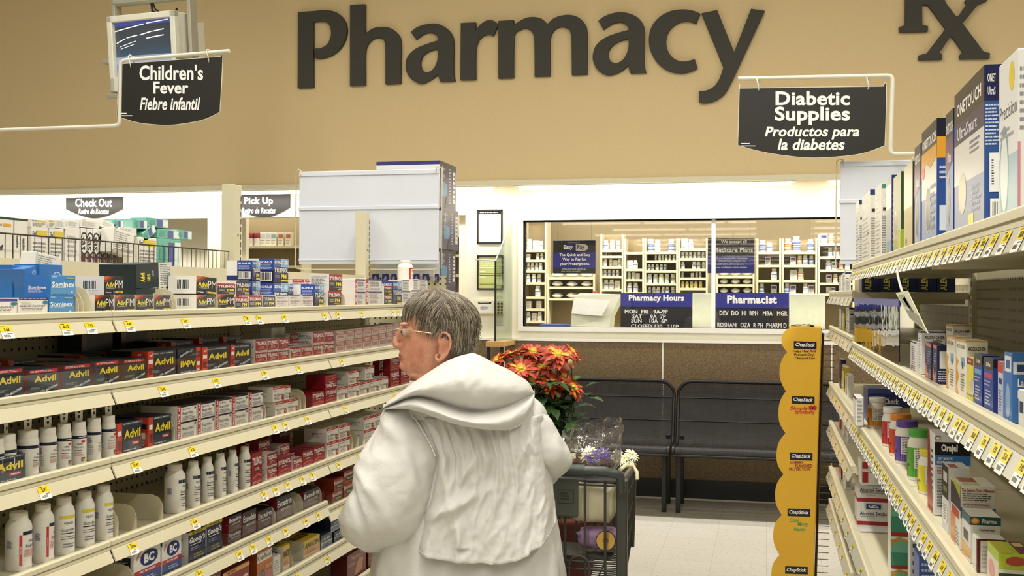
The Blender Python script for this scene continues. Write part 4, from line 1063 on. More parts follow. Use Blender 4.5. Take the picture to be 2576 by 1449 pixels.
def bottle_root(look, r, body, cap, label, hang=None, n=28):
    """body: list of (r, z) ; cap: (profile, colour); label: (span, z0, h, base, elems)"""
    t = thing('pill_bottle', look, 'bottle')
    mb = MB(); mb.lathe(body[0], body[1], n); mb.build('body', t)
    mb = MB(); mb.lathe(cap[0], cap[1], n)
    cp = mb.build('cap', t)
    if label:
        mb = MB(); w = Wrap(mb, label[5] if len(label) > 5 else r, label[0], label[1], label[2]); w.rect(0, 0, 1, 1, label[3]); w.k += 1; w.run(label[4]); mb.build('label', t)
    if hang:
        mb = MB()
        z0 = cap[0][-1][1]
        pts = [(-.011, z0), (.011, z0), (.0125, z0 + .022), (.004, z0 + .0235), (.003, z0 + .018), (-.003, z0 + .018), (-.004, z0 + .0235), (-.0125, z0 + .022)]
        mb.prism([(x, 0.0, z) for x, z in pts], (0, .0012, 0), M_BOT)
        mb.lathe([(0.0034, 0), (0.0034, 0.0016)], M_DARK, 10, M=Matrix.Translation((0, -.0002, z0 + .011)) @ Matrix.Rotation(math.pi / 2, 4, 'X'))
        mb.build('hang_tab', t)
    return t
M_BOT = mat('#e9e6da', rough=0.35, var=0.02)
M_CAPW = mat('#e6e2d4', rough=0.45, var=0.02)
SML = [('R', 0, .86, 1, .97, '#23283c'), ('L', .55, .89, .8, .94, '#cfd2dc', 1), ('R', .62, .72, .74, .8, '#c8322c'), T('equate', .58, .66, .09, '#3a3a44', w=.3, b=.0), T('Ibuprofen', .56, .54, .11, '#26242a', w=.36, b=.0), ('L', .42, .4, .7, .46, '#5b585c', 1), ('L', .42, .22, .72, .38, '#d09a8c', 4), ('R', .62, .02, .74, .17, '#4a3524'), ('R', .66, .02, .74, .12, '#c8a04a'), ('L', .12, .55, .26, .78, '#56568c', 7), ('L', .12, .1, .3, .5, '#8d8a92', 6)]
LRG = [('R', .32, .84, .72, .95, '#23283c'), T('equate', .52, .74, .1, '#3a3a44', w=.3, b=.0), ('E', .66, .76, .018, .035, '#a2492c'), T('ibuprofen', .52, .56, .12, '#26242a', w=.36, b=.0), ('L', .36, .44, .68, .5, '#3d3a40', 1), ('R', .36, .38, .66, .395, '#2a282c'), ('R', .36, .32, .66, .335, '#2a282c'), ('L', .4, .08, .66, .22, '#7a7880', 2), ('L', .08, .5, .2, .7, '#64609a', 8)]
XLY = [e for e in LRG if e[0] != 'E']; XLY[0] = ('R', .32, .86, .72, .95, '#d8c83a')
XLR = [('R', .28, .05, .33, .85, '#c8322c'), T('VALUE SIZE', .305, .45, .03, W_, rot=math.pi / 2, w=.6), ('R', .34, .84, .72, .93, '#23283c'), ('R', .6, .72, .72, .8, '#c8322c'), T('equate', .54, .66, .09, '#3a3a44', w=.3, b=.0), T('Ibuprofen', .53, .54, .11, '#26242a', w=.36, b=.0), ('L', .36, .26, .66, .46, '#d08a7c', 5), ('R', .58, .03, .72, .2, '#4a4238'), ('R', .6, .1, .7, .22, '#c8a04a'), ('L', .06, .5, .18, .7, '#64609a', 8)]
def bodyp(r, h, neck, sh): return [(r * .93, 0), (r, .003), (r, h * sh), (r * .97, h * (sh + .04)), (r * .86, h * (sh + .10)), (neck * 1.06, h * (sh + .16)), (neck, h * (sh + .17)), (neck, h * .9)]
BOT = {}
r = .0245; BOT['small'] = (bottle_root('small white bottle with hang tab and red-accented label', r, (bodyp(r, .088, .020, .78), M_BOT), ([(.0215, .073), (.022, .074), (.022, .090), (.0205, .0915)], M_CAPW), (4.6, .006, .058, '#e8e5dc', SML), True), .0490, .0915)
r = .031; BOT['large'] = (bottle_root('large white bottle with navy label band', r, (bodyp(r, .125, .019, .72), M_BOT), ([(.020, .106), (.0212, .107), (.0212, .122), (.0195, .124)], M_CAPW), (4.4, .008, .082, '#e9e6de', LRG)), .062, .124)
BOT['yellow'] = (bottle_root('large white bottle with yellow label band', r, (bodyp(r, .125, .019, .72), M_BOT), ([(.020, .106), (.0212, .107), (.0212, .122), (.0195, .124)], M_CAPW), (4.4, .008, .082, '#e9e6de', XLY)), .062, .124)
BOT['red'] = (bottle_root('large white bottle with red accents on its label', r, (bodyp(r, .125, .019, .72), M_BOT), ([(.020, .106), (.0212, .107), (.0212, .122), (.0195, .124)], M_CAPW), (4.4, .008, .082, '#e9e6de', XLR)), .062, .124)
CAL = [('R', .3, 0, .36, 1, '#c8402c'), ('R', .3, .93, .72, 1, '#c8322c'), ('L', .4, .74, .68, .86, '#6a6a6e', 2), T('Ibuprofen', .54, .55, .12, '#3a3844', w=.34, b=.0), ('L', .4, .3, .68, .42, '#b07a70', 3), ('R', .56, .05, .7, .22, '#b8763e')]
BOT['tall'] = (bottle_root('white bottle with red-edged label standing above the other boxes', r, (bodyp(r, .125, .019, .72), M_BOT), ([(.020, .106), (.0212, .107), (.0212, .122), (.0195, .124)], M_CAPW), (4.4, .008, .080, '#e9e6de', CAL)), .062, .124)
used = set()
bpend = []
def bottle(key, xl, xr, ytop, zs, sh, yaw=0.0, back=0.0192, layer=''):
    X = XFL - back
    for _ in range(4):
        c_ = on_x((xl + xr) / 2, ytop, X); rad = (xr - xl) / 2 * (c_ - CP).dot(CF) / FPX; X = XFL - back - rad
    c_ = on_x((xl + xr) / 2, ytop, X); a = c_
    h = on_x((xl + xr) / 2, ytop, X).z - zs
    src, w0, h0 = BOT[key]
    o = src if key not in used else dup(src)
    used.add(key)
    o.location = (X, c_.y, zs + .0003); o.rotation_euler = (0, 0, math.pi / 2 + yaw); o.scale = (2 * rad / w0, 2 * rad / w0, h / h0)
    bpend.append((src['label'], SHNAME[sh], layer, a.y, o))
    return o
for i, (a, b, yt, yw) in enumerate(((-8, 40, 1092, .3), (44, 97, 1082, -.1), (98, 142, 1076, -.3), (143, 179, 1066, -.9), (180, 217, 1061, -1.2), (218, 254, 1052, .0), (256, 290, 1045, -.7))):
    bottle('small', a, b, yt, Z3, 'Z3', yw)
for a, b, yt in ((-30, 10, 1104), ): bottle('small', a, b, yt, Z3, 'Z3', 0)
for k_, a, b, yt, yw in (('red', 15, 79, 1287, .1), ('red', 81, 135, 1268, .35), ('yellow', 134, 187, 1250, -.55), ('yellow', 190, 237, 1236, -.5), ('yellow', 238, 284, 1221, -.1)):
    bottle(k_, a, b, yt, Z4, 'Z4', yw)
for i, (a, b, yt, yw) in enumerate(((414, 466, 1168, .1), (468, 504, 1160, -.3), (506, 537, 1150, -.5), (539, 569, 1140, -.1), (571, 599, 1132, .1), (601, 630, 1123, -.4))):
    bottle('large', a, b, yt, Z4, 'Z4', yw)
bottle('tall', 1000, 1040, 655, on_x(1020, 722, XFL - .087).z + .001, 'Z1', 0.1, back=0.087)
put('wsm', 1000, 1038, 722, zs=Z1, sh='Z1', back=0.087, layer='under the tall bottle')

# dividers of the empty trays and between rows
for sh, y0, lst in ((S1_[3], JY[0], [(-22, 1400, .055, 0)]), (S2_[3], JY[1], [(292, 1300, .066, 1), (338, 1300, .06, 1), (405, 1290, .062, 0)]),
                    (S2_[4], JY[1], [(330, 1400, .06, 0), (689, 1290, .058, 0), (738, 1260, .06, 1), (758, 1250, .06, 0), (808, 1240, .06, 1)]),
                    (S2_[1], JY[1], [(727, 890, .055, 0), (843, 880, .05, 0)]),
                    (S2_[2], JY[1], [(434, 1080, .06, 0), (664, 1040, .06, 0), (753, 1010, .06, 0), (765, 1010, .065, 0)]),
                    (S3_[3], JY[2], [(885, 1120, .06, 1), (898, 1120, .06, 0)]),
                    (S2_[5], JY[1], [(708, 1400, .06, 0), (732, 1390, .06, 0), (760, 1380, .06, 0)]),
                    (S2_[0], JY[1], [(431, 765, .045, 0), (437, 765, .055, 0), (543, 765, .055, 0)]),
                    (S3_[0], JY[2], [(864, 750, .055, 0)]),
                    (S1_[0], JY[0], [(192, 765, .05, 0), (204, 765, .05, 0), (222, 765, .058, 0)])):
    for px, py, h, hk in lst:
        divider(sh, max(0.004, min(1.2, on_x(px, py, XFL - .02).y - y0)), h, hook=bool(hk), d1=.07 if sh in (S1_[0], S2_[0], S3_[0]) else .24)

# ------------------------------------------------------------------ header frame and endcap stock at the end of the gondola
XC = XFL - DEP - 0.012
M_PANEL = mat('#d9dde6', rough=0.45, var=0.02)
def header(label, xl, xr, yt, yb, ymid, Y, arms):
    a = on_y(xl, yt, Y); b = on_y(xr, yb, Y); zm = on_y((xl + xr) / 2, ymid, Y).z
    t = thing('header_panel', label, 'sign panel', ((a.x + b.x) / 2, Y, b.z))
    W2 = (b.x - a.x) / 2; Hh = a.z - b.z; m = zm - b.z
    mb = MB(); mb.cbox(-W2, 0, 0, W2, .006, m, M_PANEL, .0015); mb.cbox(-W2, -.004, .016, W2, .0, .022, M_PANEL, .001); mb.build('lower_panel', t)
    mb = MB(); mb.cbox(-W2, 0, m + .002, W2, .006, Hh, M_PANEL, .0015); mb.build('upper_panel', t)
    mb = MB(); mb.cbox(-W2 - .004, -.006, m - .006, W2 + .002, .009, m + .010, M_PANEL, .002); mb.cbox(-W2, -.005, Hh - .022, W2, .0, Hh - .001, M_PANEL, .002); mb.build('channel_strip', t)
    mb = MB(); g = .014
    mb.tube([(-W2 + .012, -.006, Hh - .02), (-W2 + .010, -.008, Hh + .004), (-W2 - .004, -.004, Hh + .010), (-W2 - g, 0, Hh), (-W2 - g - .004, 0, 0), (-W2 - g, 0, -.018), (-W2 + .02, 0, -.024), (W2 - .02, 0, -.024), (W2 + g, 0, -.018), (W2 + g, 0, Hh), (W2 + .004, -.004, Hh + .010), (W2 - .010, -.008, Hh + .004), (W2 - .012, -.006, Hh - .02)], .0028, M_SH2, 8)
    mb.tube([(-W2 + .02, 0, -.024), (-W2 + .02, 0, -.075)], .0028, M_SH2, 6); mb.tube([(W2 - .02, 0, -.024), (W2 - .02, 0, -.075)], .0028, M_SH2, 6)
    mb.build('wire_frame', t)
    return t
HP = header('blank white sign panel in a wire frame above the far end of the painkiller shelves', 753, 1103, 432, 664, 524, JY[3] + .075, 1)
header('blank white sign panel in a wire frame above the far end of the diabetes shelves', 2114, 2300, 406, 664, 507, JY[3] + .075, 1)
# endcap: frame with shelves beyond the end of the gondola, stacked with big boxes
EY = JY[3] + .13
t = thing('endcap_shelving', 'cream endcap shelving behind the blank panel, stacked with big purple boxes', 'shelving unit', (XC, EY, 0))
mb = MB(); mb.box(-.34, 0, 0, .34, .02, 1.60, M_PEG); mb.build('back_panel', t)
for k_, (xl, xr) in enumerate(((936, 952), (961, 977), (984, 996), (1040, 1054), (1062, 1078), (1090, 1103))):
    a_, b_2 = on_y(xl, 708, EY - .012), on_y(xr, 689, EY - .012)
    o = obj('foil_pack', bmesh_of('blkpack')); o.location = ((a_.x + b_2.x) / 2, EY - .0115, a_.z); o.scale = ((b_2.x - a_.x) / .03, 1, (b_2.z - a_.z) / .03)
    tag(o, 'small indigo foil pack hanging behind the top painkiller shelf, %s from the upright' % ORD[k_], 'pack', 'indigo foil packs')
LBX = on_y(1147, 560, EY + .3).x
zsh = [on_y(1106, y, EY + .02).z for y in (727, 960)]
for z in [on_y(1106, 828, EY).z, .9, .5, .14]:
    mb = MB(); mb.box(-.345, .022, z - .03, .345, .39, z, M_SH); mb.build('shelf', t)
ZE = on_y(1106, 828, EY).z
lb = on_y(1107, 600, EY + .03)
bw = .30
def bigbox():
    F_ = [('R', 0, .92, 1, 1, '#3f3c7c'), ('R', 0, 0, 1, .92, '#e9e9ea')]
    Rr = [('R', 0, 0, 1, 1, '#4b4668'), ('P', [(0, .62), (1, .78), (1, 1), (0, 1)], '#3b3850'), ('L', .08, .3, .35, .9, '#9a9ac0', 4), ('R', .1, .25, .45, .55, '#5a96c0'), ('P', [(.3, .0), (1, .2), (1, .5), (.4, .3)], '#2c2a48'), ('L', .55, .1, .68, .9, '#d3d3e2', 12), ('R', .80, .15, .95, .85, '#ececee'), ('L', .83, .2, .92, .8, '#4a4a58', 6), T('STEAM', .15, .75, .1, W_, rot=math.pi / 2, w=.3)]
    return box_mesh('carton', bw, .17, .26, '#e6e6e8', {'F': F_, 'R': Rr, 'T': [('R', 0, 0, 1, 1, '#45427e')]}, .002)
BB = bigbox()
tops = [on_y(1106, y, EY + .03).z for y in (425, 521, 625, 722)] + [ZE]
xr_ = on_y(1107, 600, EY + .03).x
for i in range(4):
    zb = tops[i + 1]; zt = tops[i]
    if i == 0: zt = on_y(1106, 403, EY + .03).z
    o = obj('carton', BB); o.location = (xr_ - bw / 2 - .002, EY + .03, zb + .0005); o.scale = (1, 1, (zt - zb - .0015) / .17)
    if i == 1: o.location.x += .012
    tag(o, 'big purple and white carton on the endcap, %s from the top of its stack' % ORD[i], 'carton', 'cartons stacked on the endcap')

# ------------------------------------------------------------------ the diabetes gondola
def on_r(x, y, X): return on_x(x, y, X)
RT, RL2, RL3, RL4 = CAMH + .083, CAMH - .139, CAMH - .350, CAMH - .684
RA, RB, RC, RD, RE, RF = CAMH + .009, CAMH - .126, CAMH - .350, CAMH - .503, CAMH - .684, CAMH - .813
M_RAILR = mat('#cfccbc', rough=0.16, spec=0.7, var=0.03)
_shm.clear()
R1, SR1 = gondola('cream shelving section nearest the camera in the diabetes aisle', 'R', 0, [RT, RL2, RL3, RL4], CAMH + .33, CAMH + .36, rail_m=M_RAILR, upright_start=False, upright_end=True)
R1['label'] = 'cream shelving section holding the blue and orange meter boxes in the diabetes aisle'
R2, SR2 = gondola('cream shelving section with the colourful tablet bottles in the diabetes aisle', 'R', 1, [RT, RL2, RL3, RL4], CAMH + .33, CAMH + .36, rail_m=M_RAILR, upright_start=False, upright_end=True)
R3, SR3 = gondola('cream shelving section beside the yellow lip balm display', 'R', 2, [RA, RB, RC, RD, RE, RF], CAMH + .078, CAMH + .36, rail_m=M_RAILR, upright_start=True, upright_end=True)
def rtag(shelf, w, seed, n):
    rr = random.Random(seed)
    for i in range(n):
        o = obj('price_tag', tag_mesh(rr.choice(['9.97', '4.88', '12.64', '7.92', '3.16', '58.86'])), shelf)
        o.location = ((i + .5 + rr.uniform(-.15, .15)) * w / n, 0, 0)
for i, s_ in enumerate(SR1[:3]): rtag(s_, 1.22, i, 20)
for i, s_ in enumerate(SR2[:4]): rtag(s_, 1.22, 10 + i, 20 if i < 3 else 5)
for i, s_ in enumerate(SR3): rtag(s_, 1.22, 20 + i, 6)
M_ACR = clear('glossy_acrylic', refl=0.30, rough=0.03, bump=0.05, bscale=14)
mb = MB(); mb.box(0.05, 0.004, 0.005, 1.16, 0.0055, 0.118, M_ACR); mb.build('acrylic_front', SR2[1])
mb = MB(); mb.box(0.05, 0.0025, 0.118, 1.16, 0.0075, 0.132, ink('#45469a')); mb.build('header_strip', SR2[1])
mb = MB(); mb.box(0.048, 0.008, 0.005, 0.05, 0.06, 0.13, M_PANEL); mb.build('tray_end', SR2[1])

SHR = {'T': (RT, 'top diabetes shelf'), '2': (RL2, 'second diabetes shelf'), '3': (RL3, 'third diabetes shelf'), '4': (RL4, 'lowest diabetes shelf'),
       'A': (RA, 'top shelf beside the yellow display'), 'B': (RB, 'second shelf beside the yellow display'), 'C': (RC, 'third shelf beside the yellow display'), 'D': (RD, 'fourth shelf beside the yellow display'), 'E': (RE, 'fifth shelf beside the yellow display')}
def put_r(key, xl, xr, xs, ytop, sh, back=0.0195, zb=None, rot=0.0, layer='', ybot=None, cat='box'):
    X = XFR + back
    a, b = on_x(xl, ytop, X), on_x(xr, ytop, X)
    z = SHR[sh][0] if zb is None else zb
    if ybot is not None: z = on_x(xr, ybot, X).z
    h = b.z - z
    w = a.y - b.y
    dpt = max(.02, on_y(xs, ytop, b.y).x - X)
    d = D[key]
    o = obj('medicine_box', bmesh_of(key))
    o.location = (X, (a.y + b.y) / 2, z + .0004); o.rotation_euler = (0, rot, -math.pi / 2)
    o.scale = (w * .985 / d[1], min(dpt, .30) / d[3], h / d[2])
    o['category'] = cat
    pending.append((d[0], SHR[sh][1], layer, b.y, o))
    return o
OV = ('E', .45, .3, .17, .2, '#c9c9c4'); OV2 = ('E', .45, .3, .14, .18, '#3a3632')
D['r_white'] = ('narrow white box with fine grey print', .05, .2, .05, '#dedcd4', {'F': [('L', .1, .08, .9, .9, '#a5a5a2', 14), ('R', .7, .4, .9, .44, '#2a2a2c')], 'R': [('R', 0, .93, 1, 1, '#2c3a6a'), ('R', .2, .7, .8, .74, '#2a2a2c'), ('L', .1, .08, .9, .62, '#77777c', 16)]})
D['r_whiteg'] = ('white box with green top corner and dark print', .05, .2, .05, '#dedcd4', {'F': [('L', .1, .08, .9, .9, '#a5a5a2', 14)], 'R': [('R', .1, .93, .9, .99, '#3c8a78'), T('A', .6, .86, .07, '#222226'), ('R', .2, .64, .8, .68, '#2a2a2c'), ('L', .1, .08, .9, .58, '#66666c', 16)]})
D['r_silver'] = ('silver-fronted blue-edged meter box', .05, .2, .05, '#b9bcbc', {'F': [('R', 0, .6, 1, .9, '#d8d8d2'), ('R', .1, .06, .9, .2, '#7a98b4')], 'R': [('R', 0, 0, 1, 1, '#2b3470'), ('L', .1, .1, .9, .8, '#8d94c0', 10)]})
D['r_green'] = ('green and cream meter box', .05, .2, .05, '#c9c7a8', {'F': [('R', 0, 0, 1, .2, '#9aa84a'), ('E', .35, .4, .2, .16, '#a8a48e'), ('R', .6, .05, .95, .3, '#c9bd3a')], 'R': [('R', 0, 0, 1, 1, '#2e4a28'), ('R', 0, 0, 1, .3, '#8ca83a')]})
D['r_gold'] = ('pale gold meter box', .06, .2, .06, '#cdbf8e', {'F': [('R', 0, .5, 1, 1, '#d8d2b8'), ('E', .3, .12, .12, .05, '#b06a3a')], 'R': [('R', 0, 0, 1, 1, '#3a2e22')]})
OT = [('R', 0, .8, 1, 1, '#1d2030'), T('ONETOUCH', .5, .87, .08, W_, b=.02, w=.9)]
D['r_orange'] = ('blue meter box with dark top and orange wave', .10, .2, .05, '#8fa0c4', {'F': [('R', 0, .4, 1, .8, '#d9d6cc')] + OT + [('P', [(0, .62), (.3, .7), (.6, .64), (1, .7), (1, .8), (0, .8)], '#d89a2e'), ('E', .1, .63, .12, .05, '#d8562e'), OV, OV2, ('L', .62, .1, .95, .5, '#4c5c94', 6)], 'R': [('R', 0, 0, 1, 1, '#2a4a92'), ('R', 0, .85, 1, 1, '#1a1c2c'), ('R', 0, .68, 1, .85, '#d89a2e'), ('L', .2, .5, .8, .62, '#c8d0e8', 3), ('R', .2, .1, .9, .3, '#c9d3e4')]})
D['r_ultra'] = ('dark-topped meter box with maroon patch and oval window', .10, .2, .05, '#9aa6c6', {'F': OT + [('P', [(0, .5), (1, .6), (1, .8), (0, .8)], '#5a2a52'), T('Ultra', .5, .64, .08, '#e8dce8', b=.02, w=.6), OV, OV2], 'R': [('R', 0, 0, 1, 1, '#27418a'), ('R', 0, .85, 1, 1, '#1a1c2c')]})
D['r_smart'] = ('largest meter box with navy top and blue side print', .16, .2, .08, '#a9b2c8', {'F': [('R', 0, .35, 1, .65, '#d8d8d6'), ('R', 0, .63, 1, 1, '#2a2a4c'), ('R', 0, .78, 1, 1, '#1b1c26'), T('ONETOUCH', .5, .87, .085, W_, b=.02, w=.9), T('UltraSmart', .45, .70, .085, '#dfe0ee', b=.015, w=.8), ('L', .55, .5, .95, .6, '#6c6c88', 3), ('E', .3, .28, .14, .14, '#c4c0a4'), ('R', .5, .03, .68, .12, '#e2dc4a'), ('L', .6, .12, .95, .3, '#7c88b0', 5)], 'R': [('R', 0, 0, 1, 1, '#2d5296'), ('R', 0, .78, 1, 1, '#20214a'), T('ONET', .4, .92, .05, W_, b=.02, w=.7), T('UltraS', .4, .84, .05, '#e6e6f0', b=.02, w=.7), ('L', .06, .5, .9, .76, '#c6d0e6', 12), ('R', .28, .22, .95, .46, '#e8ebee'), ('L', .4, .26, .55, .42, '#33343c', 10), ('R', .32, .03, .95, .18, '#eceef0'), ('R', .45, .06, .5, .16, '#333'), ('R', .55, .06, .62, .16, '#333'), ('R', .7, .06, .73, .16, '#333')]})
D['r_prec'] = ('white meter box with yellow seal and grey script, standing foremost', .1, .2, .08, '#dfe0de', {'F': [('R', 0, 0, 1, .4, '#9cc0d0'), ('E', .3, .3, .25, .3, '#6f9aa4'), ('E', .3, .3, .2, .24, '#d9e6e8'), ('E', .7, .87, .14, .09, '#e0c83a'), T('Precision', .5, .68, .09, '#4a4a50', b=.0, w=.9), ('L', .1, .5, .8, .58, '#9aa0aa', 2)], 'R': [('L', .1, .5, .9, .9, '#8c8c92', 8), ('R', 0, 0, .14, .45, '#c88a9a')]})
D['r_thin'] = ('slim white box with dark blue top edge', .04, .13, .05, '#dddad6', {'F': [('R', 0, .95, 1, 1, '#232a5a'), ('L', .2, .1, .8, .85, '#77768a', 12), ('L', .1, .02, .9, .2, '#8a4a7a', 3)], 'R': [('R', 0, 0, 1, 1, '#d8d6d2')]})
D['r_soft'] = ('white test-strip box with navy edge and bold lettering', .04, .13, .08, '#e2dfdb', {'F': [('R', 0, .95, 1, 1, '#232a5a'), ('L', .2, .1, .8, .85, '#77768a', 12)], 'R': [('R', 0, .965, 1, 1, '#232a5a'), T('ACCU-CHEK', .55, .86, .075, '#26262c', b=.02, w=.85), T('Softclix', .66, .78, .06, '#26262c', b=.02, w=.5)]})
D['r_navy'] = ('narrow navy box with orange corner and white print', .04, .12, .06, '#23264e', {'F': [('P', [(0, 0), (.7, 0), (.3, .3), (0, .5)], '#c87a5a'), ('P', [(.1, 1), (1, .97), (1, .9), (.2, .92)], '#c8603a'), ('L', .3, .4, .9, .8, '#8c8cb4', 6), ('L', .7, .05, .95, .3, '#e0e0ea', 5)], 'R': [('R', .2, .4, 1, .85, '#e4e2dc'), ('L', .1, .05, .9, .35, '#dcdcec', 5)]})
D['r_accu'] = ('white lancet box with orange top and orange wave edge', .06, .15, .09, '#e6e1d2', {'F': [('R', 0, .96, 1, 1, '#d89a3a'), ('P', [(0, 0), (.3, 0), (.12, .2), (.34, .35), (.1, .5), (.3, .62), (0, .68)], '#d8a23e'), ('R', .5, .55, .9, .7, '#7fa8c4'), ('R', .62, .5, .76, .62, '#2c4a6a'), T('ACCU-CHEK', .5, .88, .06, '#4a4844', b=.02, w=.8), ('L', .5, .1, .9, .42, '#7c7a74', 7)], 'R': [('R', 0, .975, 1, 1, '#d89a3a'), T('ACCU-CHEK', .5, .86, .07, '#2c2a2c', b=.025, w=.8), ('L', .4, .78, .8, .8, '#a89a8a', 1)], 'T': [('R', 0, 0, 1, 1, '#e4dcc8')]})
D['r_yel'] = ('yellow box with maroon top and script', .04, .14, .05, '#ddd05a', {'F': [('R', 0, .84, 1, 1, '#8a2a4a'), T('free', .5, .92, .05, '#f0d8e0'), ('E', .9, .35, .3, .2, '#c9c7c2'), T('Freestyle', .5, .15, .07, '#2a2a24', b=.02)], 'R': [('R', 0, 0, 1, 1, '#cfc04a')]})
D['r_blu'] = ('dark blue box with sky-blue panel and white print', .05, .14, .06, '#2c4a94', {'F': [('R', 0, .78, 1, 1, '#3a382e'), T('Life', .5, .88, .08, '#dcdccf'), ('R', .1, .62, .9, .72, '#6fa4cc'), ('L', .1, .45, .9, .58, '#aeb8d8', 2), ('L', .2, .1, .8, .4, '#c6d0ea', 5)], 'R': [('R', 0, 0, 1, 1, '#24397e'), ('R', 0, .84, 1, 1, '#151a3a'), T('C', .5, .75, .1, W_), ('L', .4, .05, .8, .65, '#c6d0ea', 12)]})
D['r_blum'] = ('dark blue box with pink panel and white print', .05, .14, .06, '#2c4a94', {'F': [('R', 0, .78, 1, 1, '#3a382e'), T('Life', .5, .88, .08, '#dcdccf'), ('R', .1, .62, .9, .72, '#b04a7a'), ('L', .1, .45, .9, .58, '#aeb8d8', 2), ('L', .2, .1, .8, .4, '#c6d0ea', 5)], 'R': [('R', 0, 0, 1, 1, '#24397e'), ('R', 0, .84, 1, 1, '#151a3a'), T('C', .5, .75, .1, W_), ('L', .4, .05, .8, .65, '#c6d0ea', 12)]})
D['r_red'] = ('slim pale box with red top', .03, .13, .05, '#bac4dc', {'F': [('R', 0, .8, 1, 1, '#c8403a'), ('R', .2, .6, .8, .7, '#2c3a7a'), ('L', .2, .1, .8, .5, '#6a74a4', 8)], 'R': [('R', 0, 0, 1, 1, '#9aa6cc')]})
D['r_lad'] = ('bright blue box with white badge and large white letters', .05, .15, .09, '#3d70b4', {'F': [('R', .1, .72, .9, .95, '#dfe2e6'), ('R', .25, .77, .75, .89, '#3a5a8c'), ('E', .5, .3, .3, .25, '#8fb0d4')], 'R': [('R', .05, .7, .95, .88, '#e0e4e8'), ('R', .2, .74, .8, .84, '#2c4678'), T('La', .35, .58, .12, W_), T('Di', .35, .42, .12, W_)]})
D['r_wy'] = ('white box with yellow corner standing before the blue one', .05, .11, .07, '#d9dcd8', {'F': [('R', .2, .4, .8, .7, '#2c3a5a')], 'R': [('P', [(0, 1), (.5, 1), (0, .8)], '#d8d23a'), ('R', .1, .3, .9, .6, '#2e3c5c'), ('L', .1, .7, .9, .85, '#8a8a90', 2)]})
D['r_aleve'] = ('dark navy box with yellow upright lettering, in shade', .10, .06, .05, '#1d2446', {'R': [T('ALEVE', .35, .5, .3, '#c9c04a', rot=math.pi / 2, b=.03, w=.8), ('R', .55, 0, .6, 1, '#141a36')]})
D['r_first'] = ('navy test kit box with red tick and white lettering', .06, .07, .12, '#2b3a7c', {'R': [('R', 0, 0, 1, .45, '#b9a866'), ('L', .5, .1, .9, .35, '#3a3830', 2), ('R', 0, .86, 1, 1, '#46568e'), T('First Check', .42, .64, .17, W_, b=.02, w=.62), ('P', [(.26, .72), (.3, .70), (.4, .84), (.3, .75)], '#c83a3a')], 'T': [('R', 0, 0, 1, .5, '#46568e')]})
D['r_ora'] = ('white mouth spray box with black and blue lettered bands', .04, .13, .09, '#dfe0de', {'F': [('P', [(0, .5), (.6, .5), (.9, 0), (0, 0)], '#a02a30'), ('P', [(0, 1), (.3, 1), (.5, .5), (0, .5)], '#8c2026'), ('L', .5, .2, .9, .8, '#6a6a70', 8)], 'R': [('R', .02, .74, 1, .9, '#16171a'), T('Orajel', .42, .82, .12, W_, b=.05, w=.72), ('R', .03, .62, 1, .74, '#3a72b4'), T('DRY MOUTH', .3, .70, .035, W_, w=.5), T('MOISTURIZING SPRAY', .42, .655, .035, W_, w=.76), ('L', .08, .5, .4, .6, '#b04a4a', 3), ('L', .08, .1, .4, .46, '#6a6a70', 10), ('E', .1, .95, .08, .025, '#b03a4a'), ('E', .1, .95, .06, .015, W_)]})
D['r_bw'] = ('tall black and white box with round badge', .04, .14, .06, '#d4d8da', {'F': [('R', 0, .5, 1, 1, '#2a2a2c'), ('R', .2, .75, .8, .9, '#d8d8d4'), ('R', .2, .6, .8, .68, '#8a8c4a'), ('E', .5, .28, .4, .17, '#e6e6dc'), ('L', .25, .16, .75, .4, '#77777a', 6)], 'R': [('R', 0, 0, 1, 1, '#dad9d2')], 'T': [('R', .3, .1, .9, .5, '#a4482e')]})
D['r_sup'] = ('cream supplement box with printed paragraph and teal band', .05, .16, .12, '#dcd8ca', {'F': [('R', 0, .6, 1, .95, '#3a2c40'), ('P', [(0, 1), (1, .8), (1, 1)], '#b4b84a'), ('R', .1, .45, .9, .58, '#b8402e'), ('R', 0, 0, .5, .45, '#d0883e'), ('L', .4, .02, .9, .3, '#8a8690', 5)], 'R': [T('The Diabetic Tonic Difference', .5, .93, .05, '#a83a3a', w=.92), ('L', .06, .76, .94, .89, '#55524e', 4), ('L', .06, .68, .9, .73, '#b07a6a', 1), ('R', 0, .5, 1, .66, '#4a6470')], 'T': [('R', .1, .1, .6, .6, '#9a4a34'), ('R', .65, .1, .95, .6, '#c8c49a')]})
D['r_phar'] = ('white box with dark teal band and orange swirl', .05, .14, .11, '#dcd9d0', {'F': [('R', 0, .8, 1, 1, '#4a6a74'), ('R', .2, .4, .8, .62, '#2c3040'), ('P', [(0, 0), (1, .1), (1, .3), (0, .35)], '#d0a05a')], 'R': [('R', 0, .82, 1, 1, '#1f4a48'), ('E', .16, .91, .14, .07, '#d08a3a'), ('E', .16, .91, .08, .04, '#e8b86a'), T('Pharma', .62, .91, .09, '#d9dedb', w=.6), T('Supplement Facts', .55, .72, .05, '#2a2a2a', b=.03, w=.8), ('L', .1, .1, .9, .6, '#8c8a84', 9)]})
D['r_mar'] = ('white box with thick maroon border', .05, .12, .10, '#d9d6ce', {'F': [('R', .8, 0, 1, 1, '#5a1c22')], 'R': [('R', 0, .94, 1, 1, '#5a1c22'), ('R', 0, 0, .12, 1, '#5a1c22'), ('R', .42, 0, .6, .8, '#4a1820'), ('L', .16, .1, .4, .8, '#c0b8b0', 6)]})
